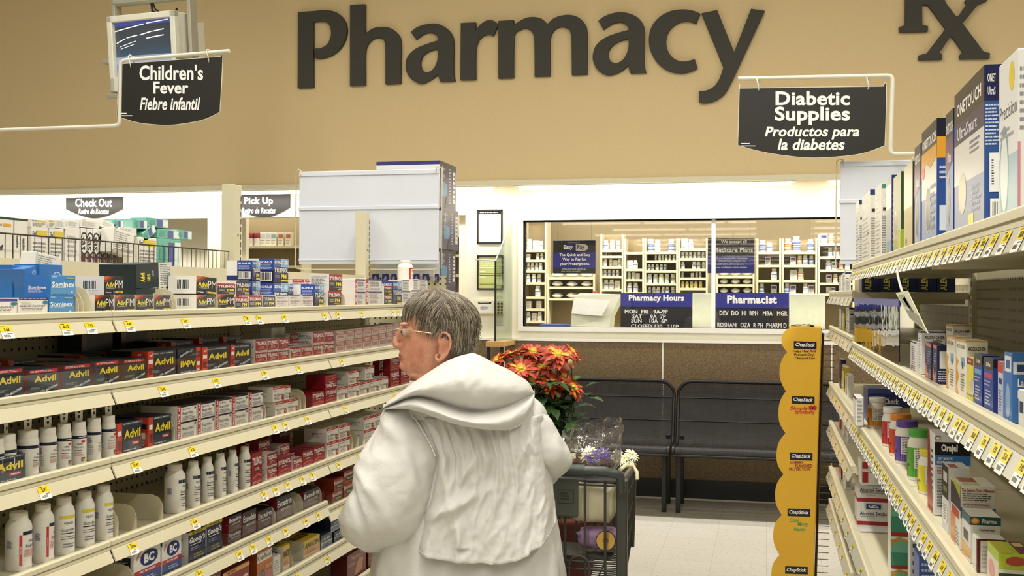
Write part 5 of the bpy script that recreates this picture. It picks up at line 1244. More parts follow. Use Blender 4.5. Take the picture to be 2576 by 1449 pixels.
D['r_grn'] = ('yellow-green box with red oval and dark green face', .06, .10, .10, '#aabf3a', {'F': [('R', 0, 0, 1, .8, '#d9c8bc'), ('E', .4, .5, .3, .2, '#cc8a84')], 'R': [('R', 0, 0, 1, .62, '#2c4a2c'), ('R', 0, .58, 1, .66, '#e0dfd4'), ('R', 0, .66, 1, 1, '#b4c83a'), ('E', .5, .84, .3, .1, '#b04a34'), T('A', .2, .4, .2, '#c9d0c0')], 'T': [('R', 0, 0, 1, .4, '#c4c63c'), ('R', 0, .6, 1, 1, '#6a2a34'), ('R', .1, .65, .4, .95, '#cdb98a')]})
D['r_swab'] = ('white alcohol swab box with red base band', .10, .065, .10, '#dddcd6', {'R': [('R', 0, 0, 1, .16, '#a82a30'), ('R', .22, .66, .8, .95, '#b9c2cc'), ('R', .28, .7, .74, .91, '#26346e'), T('ReliOn', .51, .805, .13, W_, w=.4), T('Alcohol Swabs', .5, .5, .17, '#2a2a2c', b=.01, w=.84), ('R', .1, .37, .9, .385, '#3a3a3c'), ('L', .3, .26, .7, .3, '#9c9c98', 1)], 'F': [('R', 0, 0, 1, .16, '#a82a30')]})
D['r_sred'] = ('white box with small red panel, above the swab boxes', .10, .05, .10, '#dcdad2', {'R': [('R', .05, .15, .25, .9, '#a82a30'), ('L', .3, .8, .6, .95, '#4a4a4a', 1), ('R', .45, .1, .7, .8, '#cfcdc4')]})
D['r_gb'] = ('white and green carton with gold ribbon and red edge', .08, .11, .08, '#dad9d0', {'R': [('R', 0, .1, .55, .9, '#6fae96'), ('R', 0, .1, .55, .5, '#3f8a70'), ('P', [(0, .7), (.3, .9), (.55, .78), (1, .9), (1, .98), (.5, .9), (.25, 1), (0, .85)], '#b8923a'), ('R', 0, 0, 1, .1, '#a02a30'), ('L', .65, .2, .8, .7, '#4a4a4e', 8)], 'F': [('R', .1, .1, .9, .9, '#e2e0d8')]})
D['r_fact'] = ('grey-white carton printed with a list', .06, .16, .09, '#d2d1ca', {'R': [('L', .1, .3, .9, .9, '#55555a', 9), ('R', .55, .1, .95, .2, '#c0bfb8')]})
D['r_bluw'] = ('blue and white carton with a framed picture', .08, .14, .07, '#3d5a9e', {'R': [('R', .1, 0, 1, .66, '#d9dbe0'), ('R', .14, 0, 1, .62, '#8fa4c8'), ('R', .5, 0, 1, .3, '#4a9a4a'), ('L', .1, .8, .9, .95, '#b8c4e0', 3)]})
D['r_card'] = ('white hanging pack with barcode clipped to the shelf edge', .035, .08, .008, '#e2e1dc', {'R': [('L', .1, .1, .9, .9, '#999', 6)], 'F': [('R', 0, .9, 1, 1, '#8a2430')]})
# top shelf
for a in (('r_white', 2153, 2161, 2168, 503), ('r_white', 2168, 2189, 2199, 477), ('r_whiteg', 2201, 2217, 2231, 460), ('r_silver', 2229, 2243, 2251, 440), ('r_green', 2247, 2267, 2275, 431), ('r_gold', 2274, 2296, 2301, 404), ('r_ultra', 2301, 2316, 2320, 360), ('r_orange', 2319, 2357, 2379, 297), ('r_ultra', 2379, 2398, 2404, 272), ('r_smart', 2401, 2477, 2522, 163), ('r_prec', 2513, 2561, 2600, 122)):
    put_r(*a, 'T')
# second shelf
for a in (('r_thin', 2290, 2306, 2309, 862), ('r_navy', 2327, 2343, 2346, 866), ('r_navy', 2346, 2357, 2381, 870), ('r_accu', 2381, 2402, 2409, 849), ('r_accu', 2405, 2430, 2486, 858), ('r_yel', 2432, 2448, 2456, 903), ('r_blu', 2450, 2471, 2477, 896), ('r_blum', 2474, 2499, 2522, 905), ('r_red', 2510, 2523, 2528, 912), ('r_lad', 2526, 2546, 2610, 890)):
    put_r(*a, '2')
put_r('r_soft', 2309, 2318, 2379, 834, '2', back=.024)
put_r('r_accu', 2380, 2396, 2446, 818, '2', back=.10, layer='behind')
o = put_r('r_wy', 2562, 2578, 2640, 985, '2')
# third shelf
for a in (('r_ora', 2334, 2350, 2442, 1092), ('r_bw', 2370, 2386, 2440, 1178), ('r_sup', 2392, 2416, 2505, 1222), ('r_phar', 2420, 2441, 2518, 1300), ('r_mar', 2446, 2458, 2530, 1356), ('r_grn', 2484, 2512, 2600, 1392)):
    put_r(*a, '3')
put_r('r_first', 2172, 2183, 2290, 978, '3', back=.03, layer='behind the bottles')
# boxes one behind another on the shelf beyond, seen end on
for i in range(5):
    y = 3.392
    o = obj('medicine_box', bmesh_of('r_aleve')); o.location = (XFR + .03 + .052 * i, y + .05, RA + .0005); o.rotation_euler = (0, 0, -math.pi / 2)
    o['category'] = 'box'; pending.append((D['r_aleve'][0], SHR['A'][1], '', XFR + i * .05, o))
for a in (('wsm', 2110, 2116, 2124, 692), ('r_white', 2118, 2126, 2140, 686)): put_r(*a, 'A', back=.03)
for a in (('r_whiteg', 2110, 2116, 2124, 778), ('r_yel', 2118, 2124, 2136, 782), ('r_white', 2128, 2136, 2148, 774)): put_r(*a, 'B', back=.03)
for a in (('r_navy', 2110, 2115, 2128, 905), ('r_yel', 2117, 2123, 2136, 925), ('r_thin', 2126, 2133, 2146, 945)): put_r(*a, 'C', back=.03)
for a in (('doan', 2110, 2115, 2126, 1025), ('r_soft', 2117, 2124, 2136, 1045), ('r_bw', 2127, 2134, 2146, 1068)): put_r(*a, 'D', back=.03)
for a in (('tyl', 2110, 2116, 2128, 1150), ('r_white', 2120, 2127, 2142, 1160)): put_r(*a, 'E', back=.03)
# lowest shelf of the middle section
zz = RL4
X0s = XFR + .022
for i, (yt, dx) in enumerate(((1318, 6), (1260, 0), (1200, 0))):
    zt = on_x(2156, yt, X0s).z
    y0 = on_x(2157 + dx, yt, X0s).y
    o = obj('medicine_box', bmesh_of('r_swab')); o.location = (X0s + i * .0, y0 + .055, zz + .0004); o.rotation_euler = (0, 0, -math.pi / 2); o.scale = (1, .9, (zt - zz - .0006) / .065)
    o['category'] = 'box'; tag(o, 'white alcohol swab box with red base band, %s in its stack' % ('lowest', 'middle', 'highest')[i], 'box', 'alcohol swab boxes'); zz = zt
for yt in (1172, 1150):
    zt = on_x(2160, yt, X0s).z
    o = obj('medicine_box', bmesh_of('r_sred')); o.location = (X0s, on_x(2166, yt, X0s).y + .055, zz + .0004); o.rotation_euler = (0, 0, -math.pi / 2); o.scale = (1, .8, (zt - zz - .0006) / .05)
    pending.append((D['r_sred'][0], SHR['4'][1], '', -yt, o)); o['category'] = 'box'; zz = zt
zz = RL4
for yt in (1418, 1338, 1240):
    zt = on_x(2230, yt, X0s + .01).z
    o = obj('medicine_box', bmesh_of('r_gb')); o.location = (X0s + .015, on_x(2236, yt, X0s + .01).y + .04, zz + .0004); o.rotation_euler = (0, 0, -math.pi / 2); o.scale = (.85, .9, (zt - zz - .0006) / .11)
    pending.append((D['r_gb'][0], SHR['4'][1], '', -yt, o)); o['category'] = 'box'; zz = zt
put_r('r_fact', 2284, 2290, 2350, 1310, '4', back=.03); put_r('r_bluw', 2298, 2312, 2380, 1400, '4', back=.03)
# tablet tubs
def tub(look, capc, lab, dark, name):
    r = .030
    E = [('R', .3, .62, .46, .86, '#e8e8e4'), ('R', .32, .65, .44, .83, '#20264a'), T('On', .38, .74, .1, W_, w=.1), T('Glucose', .4, .42, .15, dark, w=.34, b=.0), ('L', .3, .28, .5, .34, dark, 2), ('E', .42, .12, .08, .12, '#b8702e'), ('R', .62, .3, .86, .95, '#e4e2de'), ('L', .64, .34, .84, .92, '#55555a', 9)]
    return bottle_root(look, r, ([(r * .95, 0), (r, .003), (r, .078), (r * .96, .086), (r * .82, .097), (r * .8, .1)], mat('#e4dfd4', rough=.3, var=.02)), ([(r * .86, .1), (r * .9, .101), (r * .9, .116), (r * .86, .118)], mat(capc, rough=.4, var=.03)), (5.6, .008, .068, lab, E))
for px, yt, look, capc, lab, dk in ((2207, 1000, 'orange-labelled tablet bottle with white cap, beside the navy test kit box', '#e6e2da', '#d98a2c', '#4a2a12'), (2246, 1024, 'red-labelled tablet bottle with white cap on the third diabetes shelf', '#e6e2da', '#b8303c', '#5a1018'), (2266, 1041, 'orange-red tablet bottle with orange cap on the third diabetes shelf', '#d9822a', '#c8482a', '#5a2010'), (2282, 1058, 'purple-labelled tablet bottle with purple cap on the third diabetes shelf', '#5a4090', '#5f4a9c', '#2a1c52'), (2316, 1079, 'green-labelled tablet bottle with green cap on the third diabetes shelf', '#4fa03a', '#5aa03a', '#1f4a18'), (2345, 1130, 'yellow-labelled tablet bottle with pineapple picture on the third diabetes shelf', '#d8c43a', '#d9d03a', '#3a3a10')):
    o = tub(look, capc, lab, dk, '')
    X = XFR + .020 + .0255
    p = on_x(px, yt, X)
    o.location = (X, p.y, RL3 + .0003); o.rotation_euler = (0, 0, -math.pi / 2 + .3); s_ = .80; o.scale = (s_, s_, (p.z - RL3) / .118)
    o['group'] = 'tablet bottles'
# wobbler card hanging under the top shelf
t = thing('shelf_talker', 'small printed card on a white wire hanging below the top diabetes shelf', 'shelf sign', on_x(2258, 690, XFR - .018))
p = lambda x, y, dx=0.0: on_x(x, y, XFR - .022) - Vector(t.location)
mb = MB(); mb.tube([p(2257, 668, .01), p(2258, 690, -.006), p(2263, 712, -.006), p(2270, 735, .0)], .0022, mat('#dcd9cc', rough=.4), 6); mb.build('wire', t)
mb = MB(); q = [p(2255, 737), p(2284, 731, .02), p(2336, 838, .05), p(2290, 800, .015)]
mb.prism([q[0], q[1], q[2], q[3]], (-.0012, 0, 0), mat('#d9d6bc', rough=.4)); n_ = Vector((-.0016, 0, 0)); L_ = lambda a, b: q[0] * (1 - a) * (1 - b) + q[1] * a * (1 - b) + q[2] * a * b + q[3] * (1 - a) * b + n_
mb.poly([L_(.15, .1), L_(.6, .1), L_(.6, .5), L_(.15, .5)], ink('#8fa05a')); mb.poly([L_(.35, .25), L_(.6, .15), L_(.75, .6), L_(.5, .6)], ink('#3a2c30')); mb.poly([L_(.1, .62), L_(.95, .62), L_(.95, .95), L_(.1, .95)], ink('#8c8c74'))
mb.build('card', t)
o = put_r('r_card', 2146, 2154, 2172, 1000, 'C', ybot=1072, back=-.012); pending.pop(); tag(o, D['r_card'][0], 'box')

# ------------------------------------------------------------------ hanging aisle signs
M_BLACK = mat('#26241f', rough=0.42, var=0.10, vscale=220)
M_WLET = ink('#f3f3ee')
def aisle_sign(name, label, Y, pole, plate, rings, lines, small):
    a = on_y(plate[0][0], plate[0][1], Y)
    t = thing(name, label, 'sign', (a.x, Y, a.z))
    o3 = Vector((a.x, Y, a.z))
    L_ = lambda x, y, dy=0.0: on_y(x, y, Y) - o3 + Vector((0, dy, 0))
    mb = MB(); mb.prism([L_(x, y) for x, y in spline(plate, seg=6)], (0, .003, 0), M_BLACK); mb.build('plate', t)
    # a pale edging line round the plate
    mb = MB(); mb.tube([L_(x, y, .0015) for x, y in spline(plate, seg=6)], .0022, mat('#d8cdb4', rough=.4), 6, closed=True); mb.build('edging', t)
    mb = MB(); mb.tube([L_(*p) for p in round_path(pole, 14)], .0085, mat('#ddd8c6', rough=.35), 12); mb.build('pole', t)
    for (x, y0, y1) in rings:
        mb = MB(); mb.tube([L_(x, y0 - 10, .002), L_(x - 1, y0 - 6, -.012), L_(x + 3, (y0 + y1) / 2, -.010), L_(x + 4, y1, -.007), L_(x + 2, y1 + 3, .001), L_(x + 6, y1 - 3, .012), L_(x + 7, (y0 + y1) / 2, .012), L_(x + 5, y0 - 6, .012), L_(x, y0 - 10, .002)], .0026, mat('#dedbcd', rough=.3), 6)
        mb.build('hook', t)
    for i, (s, x0, x1, y0, y1, sh, bold) in enumerate(lines):
        p = [L_(x0, y1), L_(x1, y1), L_(x0, y0)]
        ux = (p[1] - p[0]); w = ux.length; ux = ux.normalized(); h = L_((x0 + x1) / 2, y0).z - L_((x0 + x1) / 2, y1).z
        mb = MB(); put_text(mb, s, p[0] + Vector((0, -.0008, 0)), Vector((1, 0, 0)) * ux.x + Vector((0, 0, ux.z)), Vector((0, 0, 1)), w / 2, h / 2, h, M_WLET, bold=bold, shear=sh, fitw=w, res=4)
        mb.build('lettering', t)
    mb = MB()
    for k in range(2):
        p = [L_(small[0], small[1] + 6 * k), L_(small[0] + (22 if k == 0 else 36), small[1] + 6 * k), L_(small[0] + (22 if k == 0 else 36), small[1] + 6 * k + 2.2), L_(small[0], small[1] + 6 * k + 2.2)]
        mb.poly([q + Vector((0, -.0008, 0)) for q in p][::-1], M_WLET)
    mb.build('fine_print', t)
    return t
def round_path(P, r, n=5):
    out = [P[0]]
    for i in range(1, len(P) - 1):
        a, b, c = [Vector(q) for q in (P[i - 1], P[i], P[i + 1])]
        d1 = (a - b).normalized() * r; d2 = (c - b).normalized() * r
        for k in range(n + 1):
            t = k / n
            q = (b + d1) * (1 - t) ** 2 + b * 2 * t * (1 - t) + (b + d2) * t ** 2
            out.append((q.x, q.y))
    out.append(P[-1]); return out
aisle_sign('aisle_sign', 'black bilingual aisle sign for diabetic supplies hanging from a bent cream pole', JY[3] + .02,
           [(1857, 198), (2246, 190), (2240, 388), (2420, 384)],
           [(1861, 222, 1), (2222, 217, 1), (2230, 224), (2226, 366, 1), (2170, 386), (2100, 395), (2030, 397), (1950, 388), (1900, 378), (1856, 365, 1), (1860, 226)],
           [(1905, 206, 226), (2181, 203, 222)],
           [('Diabetic', 1951, 2138, 230, 265, 0, .03), ('Supplies', 1949, 2138, 268, 314, 0, .03), ('Productos para', 1924, 2162, 318, 351, .22, .03), ('la diabetes', 1956, 2125, 349, 378, .22, .03)], (1864, 360))
aisle_sign('aisle_sign', 'black bilingual aisle sign for children\'s fever hanging below the television', JY[3] + .02,
           [(-120, 330), (300, 318), (303, 290), (328, 150), (575, 127)] if False else [(-120, 331), (301, 316), (304, 152), (577, 128)],
           [(302, 161, 1), (556, 142, 1), (560, 148), (553, 282, 1), (515, 300), (470, 310), (425, 315), (380, 313), (340, 307), (294, 292, 1), (299, 166)],
           [(327, 148, 168), (523, 134, 154)],
           [("Children's", 351, 511, 163, 202, 0, .025), ('Fever', 386, 474, 205, 236, 0, .025), ('Fiebre infantil', 352, 504, 245, 277, .22, .025)], (297, 284))

# ------------------------------------------------------------------ television hung from the ceiling
TVD = 6.6
o3 = at(356, 130, TVD)
t = thing('television', 'cream box television on a ceiling bracket above the aisle sign', 'television', o3)
ca = math.radians(-20)
ax = (_r0 * math.cos(ca) + _f0 * math.sin(ca)).normalized()       # along the screen, to the viewer's right
az = Vector((0, 0, 1)) - _f0 * 0.10
an = ax.cross(az).normalized(); az = an.cross(ax).normalized() * -1 if an.cross(ax).z < 0 else an.cross(ax).normalized()
if an.dot(_f0) > 0: an = -an
TM = Matrix((ax, -an, az)).transposed().to_4x4()                   # local x right, y away, z up
M_TV = mat('#dcdac8', rough=0.5)
W2, H2 = .245, .225
mb = MB()
mb.cbox(-W2, 0, -H2, W2, .04, -H2 + .085, M_TV, .004, TM); mb.cbox(-W2, 0, H2 - .038, W2, .04, H2, M_TV, .004, TM)
mb.cbox(-W2, 0, -H2, -W2 + .036, .04, H2, M_TV, .004, TM); mb.cbox(W2 - .036, 0, -H2, W2, .04, H2, M_TV, .004, TM)
mb.build('bezel', t)
mb = MB(); mb.prism([TM @ Vector(p) for p in ((-W2, .04, -H2), (W2, .04, -H2), (W2 - .05, .36, -H2 + .08), (-W2 + .05, .36, -H2 + .08))], TM @ Vector((0, 0, 2 * H2 - .10)) - TM @ Vector((0, 0, 0)), M_TV)
mb.cbox(-W2 + .005, .04, -H2, W2 - .005, .16, H2 - .002, M_TV, .004, TM); mb.build('housing', t)
scr = bpy.data.materials.new('television_screen'); scr.use_nodes = True
nt = scr.node_tree; b = nt.nodes['Principled BSDF']; b.inputs['Base Color'].default_value = (.03, .035, .04, 1); b.inputs['Roughness'].default_value = .06
tc = nt.nodes.new('ShaderNodeTexCoord'); sp = nt.nodes.new('ShaderNodeSeparateXYZ'); nt.links.new(tc.outputs['UV'], sp.inputs[0])
rp = nt.nodes.new('ShaderNodeValToRGB'); cr = rp.color_ramp; cr.interpolation = 'EASE'
for p_, c in ((.0, '#4a6fd8'), (.20, '#8fa0ff'), (.27, '#dfe6ff'), (.36, '#c9d6f0'), (.38, '#4c6478'), (.62, '#4a5058'), (.92, '#404448'), (.95, '#5560c8')):
    e = cr.elements.new(p_); e.color = lin(c)
cr.elements.remove(cr.elements[0]); cr.elements.remove(cr.elements[-1])
nt.links.new(sp.outputs[1], rp.inputs[0]); nt.links.new(rp.outputs[0], b.inputs['Emission Color']); b.inputs['Emission Strength'].default_value = .55
mb = MB()
def scrf(u, v):
    x = (u - .5) * 2 * (W2 - .038); z = -H2 + .087 + v * (2 * H2 - .127)
    return TM @ Vector((x, .03 - .022 * (1 - (2 * u - 1) ** 2) * (1 - (2 * v - 1) ** 2) - .0, z))
mb.grid(scrf, 17, 13, scr)
so = mb.build('screen', t)
uv = so.data.uv_layers.new(name='UVMap')
for lp in so.data.loops:
    i = lp.vertex_index; uv.data[lp.index].uv = ((i % 17) / 16, (i // 17) / 12)
for (x0, y0, x1, y1) in ((.0, .84, .52, .93), (.56, .94, .93, .98), (.02, .62, .2, .69), (.22, .70, .42, .73), (.46, .73, .66, .78), (.68, .78, .86, .81), (.08, .55, .4, .63), (.58, .66, .86, .70), (.1, .51, .36, .57)):  # reflections of the ceiling tubes, painted on the screen as faintly glowing bars
    n = 6; mb = MB()
    for k in range(n):
        u0, u1 = x0 + (x1 - x0) * k / n, x0 + (x1 - x0) * (k + 1) / n; v0, v1 = y0 + (y1 - y0) * k / n, y0 + (y1 - y0) * (k + 1) / n
        f = TM @ Vector((0, -.0012, 0)); hh = .018 if y0 > .6 else .010
        mb.quad(scrf(u0, v0) + f, scrf(u1, v1) + f, scrf(u1, v1 + hh) + f, scrf(u0, v0 + hh) + f, emis('#eef2f4', .75, 'painted_reflection'))
    mb.build('painted_reflection_bar', t)
M_BRK = mat('#aaa693', rough=0.45, metal=.2)
mb = MB()
tp = H2 + .085
for s_ in (-1, 1):
    x = s_ * (W2 + .028)
    mb.cbox(x - .012, .10, -H2 - .03, x + .012, .17, tp, M_BRK, .003, TM)
    mb.cbox(x - .012 - (.02 if s_ > 0 else 0), -.006, -.055, x + .012 + (.02 if s_ < 0 else 0), .17, -.03, M_BRK, .003, TM)
mb.cbox(-W2 - .04, .10, tp - .005, W2 + .04, .17, tp + .035, M_BRK, .012, TM)
mb.cbox(-W2 - .03, .0, -H2 - .035, W2 + .03, .17, -H2 - .012, M_BRK, .003, TM)
mb.build('bracket', t)
mb = MB(); top = TM @ Vector((.03, .135, tp + .03)); mb.tube([top, Vector((top.x, top.y, CEIL - o3.z))], .024, mat('#e4e0cf', rough=.4), 14); mb.build('ceiling_pole', t)
mb = MB(); mb.tube([TM @ Vector(p) for p in ((-.01, .13, tp), (-.015, .14, tp - .05), (.01, .2, tp - .07), (.06, .25, tp - .06), (.12, .2, tp - .04))], .007, M_DARK, 8); mb.tube([TM @ Vector(p) for p in ((.0, .13, tp), (.0, .15, tp - .04), (.03, .26, tp - .09), (.1, .3, tp - .12))], .005, M_DARK, 8); mb.build('cable', t)

# ------------------------------------------------------------------ things on the pharmacy wall
def plate_sign(label, x0, x1, yt, yb, ycurve, lines, name='wall_sign', Y=WY):
    a = on_y(x0, yt, Y - .02); t = thing(name, label, 'sign', (a.x, Y - .012, a.z)); o3 = Vector(t.location)
    L_ = lambda x, y, dy=0.0: Vector((on_y(x, y, Y - .012).x, Y - .012 + dy, on_y(x, y, Y - .012).z)) - o3
    mid = (x0 + x1) / 2
    P = [(x0, yt + 2, 1), (x1, yt - 2, 1), (x1, yb - ycurve, 1), ((x1 + mid) / 2, yb - ycurve * .3), (mid, yb), ((x0 + mid) / 2, yb - ycurve * .3), (x0, yb - ycurve, 1)]
    mb = MB(); mb.prism([L_(x, y) for x, y in spline(P)], (0, .010, 0), M_BLACK); mb.build('plate', t)
    for s, xa, xb, ya, yb_, sh in lines:
        w = L_(xb, yb_).x - L_(xa, yb_).x; h = L_(xa, ya).z - L_(xa, yb_).z
        ux = (L_(xb, yb_) - L_(xa, yb_)).normalized()
        mb = MB(); put_text(mb, s, L_(xa, yb_, -.0006), ux, Vector((0, 0, 1)), w / 2, h / 2, h, M_WLET, bold=.035, shear=sh, fitw=w); mb.build('lettering', t)
    return t
plate_sign('dark curved check out sign on the white fascia', 166, 307, 494, 548, 22, [('Check Out', 189, 282, 499, 521, 0), ('Retiro de Recetas', 197, 274, 525, 539, .25)])
plate_sign('dark curved pick up sign on the white fascia', 594, 729, 489, 547, 25, [('Pick Up', 614, 687, 496, 519, 0), ('Retiro de Recetas', 608, 693, 522, 537, .25)])
def framed(label, x0, x1, yt, yb, paper, lines, head=None):
    a = on_y(x0, yb, WY); b = on_y(x1, yt, WY)
    t = thing('notice_frame', label, 'frame', ((a.x + b.x) / 2, WY - .001, a.z)); w = (b.x - a.x) / 2; h = b.z - a.z
    mb = MB(); e = .012
    for q in ((-w, 0, w, e), (-w, h - e, w, h), (-w, 0, -w + e, h), (w - e, 0, w, h)): mb.cbox(q[0], -.016, q[1], q[2], -.001, q[3], M_BLACK, .001)
    mb.build('frame', t)
    mb = MB(); mb.box(-w + e, -.008, e, w - e, -.002, h - e, ink(paper)); f = Face(mb, (-w + e, -.0082, e), (1, 0, 0), (0, 0, 1), 2 * (w - e), h - 2 * e); f.run(lines); mb.build('paper', t)
    return t
framed('black framed white notice with clip header on the cream wall', 1201, 1265, 527, 613, '#eceae4', [('R', 0, .90, 1, 1, '#2a2925'), ('L', .05, .92, .95, .98, '#dcdad2', 1), ('L', .08, .06, .9, .18, '#d3d1ca', 3), ('L', .06, .48, .3, .52, '#c9c7c0', 1)])
framed('black framed yellow-green notice on the cream wall below the white one', 1201, 1268, 642, 729, '#c9ce84', [('R', .04, .12, .96, .14, '#6a6d30'), ('R', .04, .40, .96, .42, '#55582a'), ('R', .04, .46, .96, .475, '#55582a'), ('L', .06, .6, .95, .9, '#e3e6b0', 4), ('R', .04, .64, .8, .67, '#eceed2'), ('R', .04, .52, .3, .55, '#eceed2'), ('R', .04, .34, .3, .37, '#eceed2')])
a = on_y(1201, 790, WY); b = on_y(1270, 755, WY)
t = thing('keypad_box', 'cream wall intercom box with a keypad and paper label', 'keypad', ((a.x + b.x) / 2, WY - .001, a.z)); w = (b.x - a.x) / 2; h = b.z - a.z
mb = MB(); mb.cbox(-w, -.03, 0, w, -.001, h, M_CREAM, .004); mb.build('body', t)
mb = MB(); f = Face(mb, (-w + .01, -.0303, .015), (1, 0, 0), (0, 0, 1), 1.02 * w, h - .025); f.run([('R', 0, 0, 1, 1, '#ece9e2'), ('R', .03, .78, .97, .96, '#2c2b28'), ('L', .08, .82, .9, .92, '#dcd9d0', 1), ('L', .2, .2, .8, .6, '#6a6878', 4)]); mb.build('label_plate', t)
for r_ in range(4):
    for c_ in range(3):
        mb = MB(); mb.lathe([(.0085, 0), (.0085, .004), (.006, .006)], M_DARK, 12, M=Matrix.Translation((w * .36 + c_ * .027, -.030, h - .028 - r_ * .024)) @ Matrix.Rotation(math.pi / 2, 4, 'X')); mb.build('button', t)
# wooden ledge with glass privacy screens
FY = WY - .42
q = [on_y(1222, 866, FY), on_y(1268, 866, FY)]
lx0, lx1 = q[0].x, q[1].x; lz = on_y(1245, 866, FY).z
t = thing('privacy_ledge', 'pale wood ledge on black posts below the framed notices', 'ledge', ((lx0 + lx1) / 2, FY, 0))
cx = (lx0 + lx1) / 2
M_WOOD = bpy.data.materials.new('pale_wood'); M_WOOD.use_nodes = True
nt = M_WOOD.node_tree; b_ = nt.nodes['Principled BSDF']; b_.inputs['Roughness'].default_value = .4
tc = nt.nodes.new('ShaderNodeTexCoord'); mpg = nt.nodes.new('ShaderNodeMapping'); mpg.inputs['Scale'].default_value = (2, 2, 40); nz = nt.nodes.new('ShaderNodeTexNoise'); nz.inputs['Scale'].default_value = 3
rp = nt.nodes.new('ShaderNodeValToRGB'); rp.color_ramp.elements[0].color = lin('#b98a4e'); rp.color_ramp.elements[1].color = lin('#d9b277')
nt.links.new(tc.outputs['Object'], mpg.inputs[0]); nt.links.new(mpg.outputs[0], nz.inputs[0]); nt.links.new(nz.outputs[0], rp.inputs[0]); nt.links.new(rp.outputs[0], b_.inputs['Base Color'])
mb = MB(); mb.cbox(lx0 - cx, 0, lz - .02, lx1 - cx, WY - .035 - FY, lz + .022, M_WOOD, .003); mb.build('ledge_top', t)
for px in (1229, 1262):
    x = on_y(px, 890, FY + .04).x - cx
    mb = MB(); mb.cbox(x - .012, .03, 0, x + .012, .054, lz - .02, M_BLACK, .002); mb.build('post', t)
pz = on_y(1246, 656, FY + .03).z; xp = on_y(1246, 760, FY + .03).x - cx
mb = MB(); mb.tube([(xp, .03, lz + .02), (xp, .03, pz)], .007, M_BLACK, 8); mb.build('screen_post', t)
zt = on_y(1287, 550, WY - .04).z
mb = MB(); mb.prism([(xp, .03, lz + .022), (xp, .03, pz), (on_y(1287, 700, WY - .04).x - cx, WY - .04 - FY, zt), (on_y(1287, 700, WY - .04).x - cx, WY - .04 - FY, lz + .022)], (.006, 0, 0), clear('screen_glass', tint='#eef4ee', refl=.06)); mb.build('glass_screen', t)
mb = MB(); mb.tube([(xp, .03, pz), (on_y(1287, 700, WY - .04).x - cx, WY - .04 - FY, zt)], .005, mat('#d6d8d2', rough=.2), 6); mb.tube([(xp, .03, pz), (xp - .16, .045, pz + .01)], .005, mat('#d6d8d2', rough=.2), 6); mb.build('glass_edge', t)

# ------------------------------------------------------------------ inside the pharmacy
BY = 9.95     # front of the stock shelves
M_BAY = mat('#d8cfae', rough=.5); M_BAYB = mat('#9a8a68', rough=.7)
bays = []
def bay(label, x0, x1, ys, yt, yb, Y=BY, dep=.20, nb=None):
    a = on_y(x0, ys[0], Y); b = on_y(x1, ys[-1], Y)
    zb = on_y((x0 + x1) / 2, yb, Y).z; zt = on_y((x0 + x1) / 2, yt, Y).z
    t = thing('stock_shelving', label, 'shelving unit', ((a.x + b.x) / 2, Y, 0)); w = (b.x - a.x) / 2
    mb = MB(); mb.box(-w, dep, 0, w, dep + .015, zt, M_BAYB); mb.build('back_panel', t)
    for s_ in (-1, 1):
        mb = MB(); mb.box(s_ * w - (.016 if s_ > 0 else 0), .0 if s_ > 0 else .0, 0, s_ * w + (.016 if s_ < 0 else 0), dep, zt, M_BAY); mb.build('upright', t)
    zs = []
    for y in ys:
        z = on_y((x0 + x1) / 2, y, Y).z; zs.append(z)
        mb = MB(); mb.box(-w + .017, 0, z - .022, w - .017, dep - .002, z, M_BAY); mb.build('shelf', t)
    mb = MB(); mb.box(-w + .017, .02, .05, w - .017, dep - .002, .08, M_BAY); mb.build('shelf', t)
    bays.append((t, w, zs)); return t
bay('stock shelving with white bottles just inside the window edge, beside the blue payment sign', 1316, 1374, [519, 628, 653, 680, 710, 746, 776, 807], 500, 820)
bay('stock shelving with white plastic bags below the blue payment sign', 1376, 1496, [697, 721, 750], 690, 820)
bay('stock shelving with stepped white stock between the payment sign and the middle bays', 1510, 1568, [628, 643, 670, 694, 727], 590, 820)
bay('stock shelving with crowded white bottles, first of the middle bays behind the glass', 1570, 1620, [634, 676, 702, 735], 600, 820)
bay('stock shelving with blue-labelled bottles, second of the middle bays behind the glass', 1621, 1705, [633, 655, 680, 712, 740], 600, 820)
bay('stock shelving with yellow-labelled bottles beside the window mullion', 1706, 1780, [625, 649, 676, 698, 724], 600, 820)
bay('stock shelving with white bags below the plan sign', 1802, 1898, [694, 715, 738], 690, 820)
bay('stock shelving with mixed boxes beside the plan sign', 1903, 1965, [633, 666, 704, 738], 600, 820)
bay('stock shelving with large bottles past the plan sign', 1967, 2056, [633, 666, 704, 738], 600, 820)
bay('stock shelving with spaced bottles at the far edge of the window', 2058, 2150, [612, 645, 678, 711, 738], 590, 820)
mb = MB(); r = .027
mb.lathe([(r * .95, 0), (r, .004), (r, .068), (r * .7, .08), (r * .7, .084)], mat('#eceae2', rough=.4), 12); mb.lathe([(r * .78, .084), (r * .78, .1), (r * .7, .102)], mat('#f4f3ee', rough=.4), 12)
Wrap(mb, r, 3.6, .015, .045).run([('R', 0, 0, 1, 1, '#d9dade'), ('R', .2, .6, .8, .85, '#6a7fa8'), ('L', .2, .1, .8, .5, '#8d8f98', 2)])
SB = {}
SB['b'] = mb.mesh('stock_bottle')
def sbm(capc, lab):
    mb = MB(); mb.lathe([(r * .95, 0), (r, .004), (r, .068), (r * .7, .08), (r * .7, .084)], mat('#e6e2d6', rough=.4), 12); mb.lathe([(r * .78, .084), (r * .78, .1), (r * .7, .102)], mat(capc, rough=.4), 12)
    Wrap(mb, r, 3.6, .012, .05).run([('R', 0, 0, 1, 1, lab), ('L', .2, .1, .8, .8, '#f0eee6', 3)]); return mb.mesh('stock_bottle')
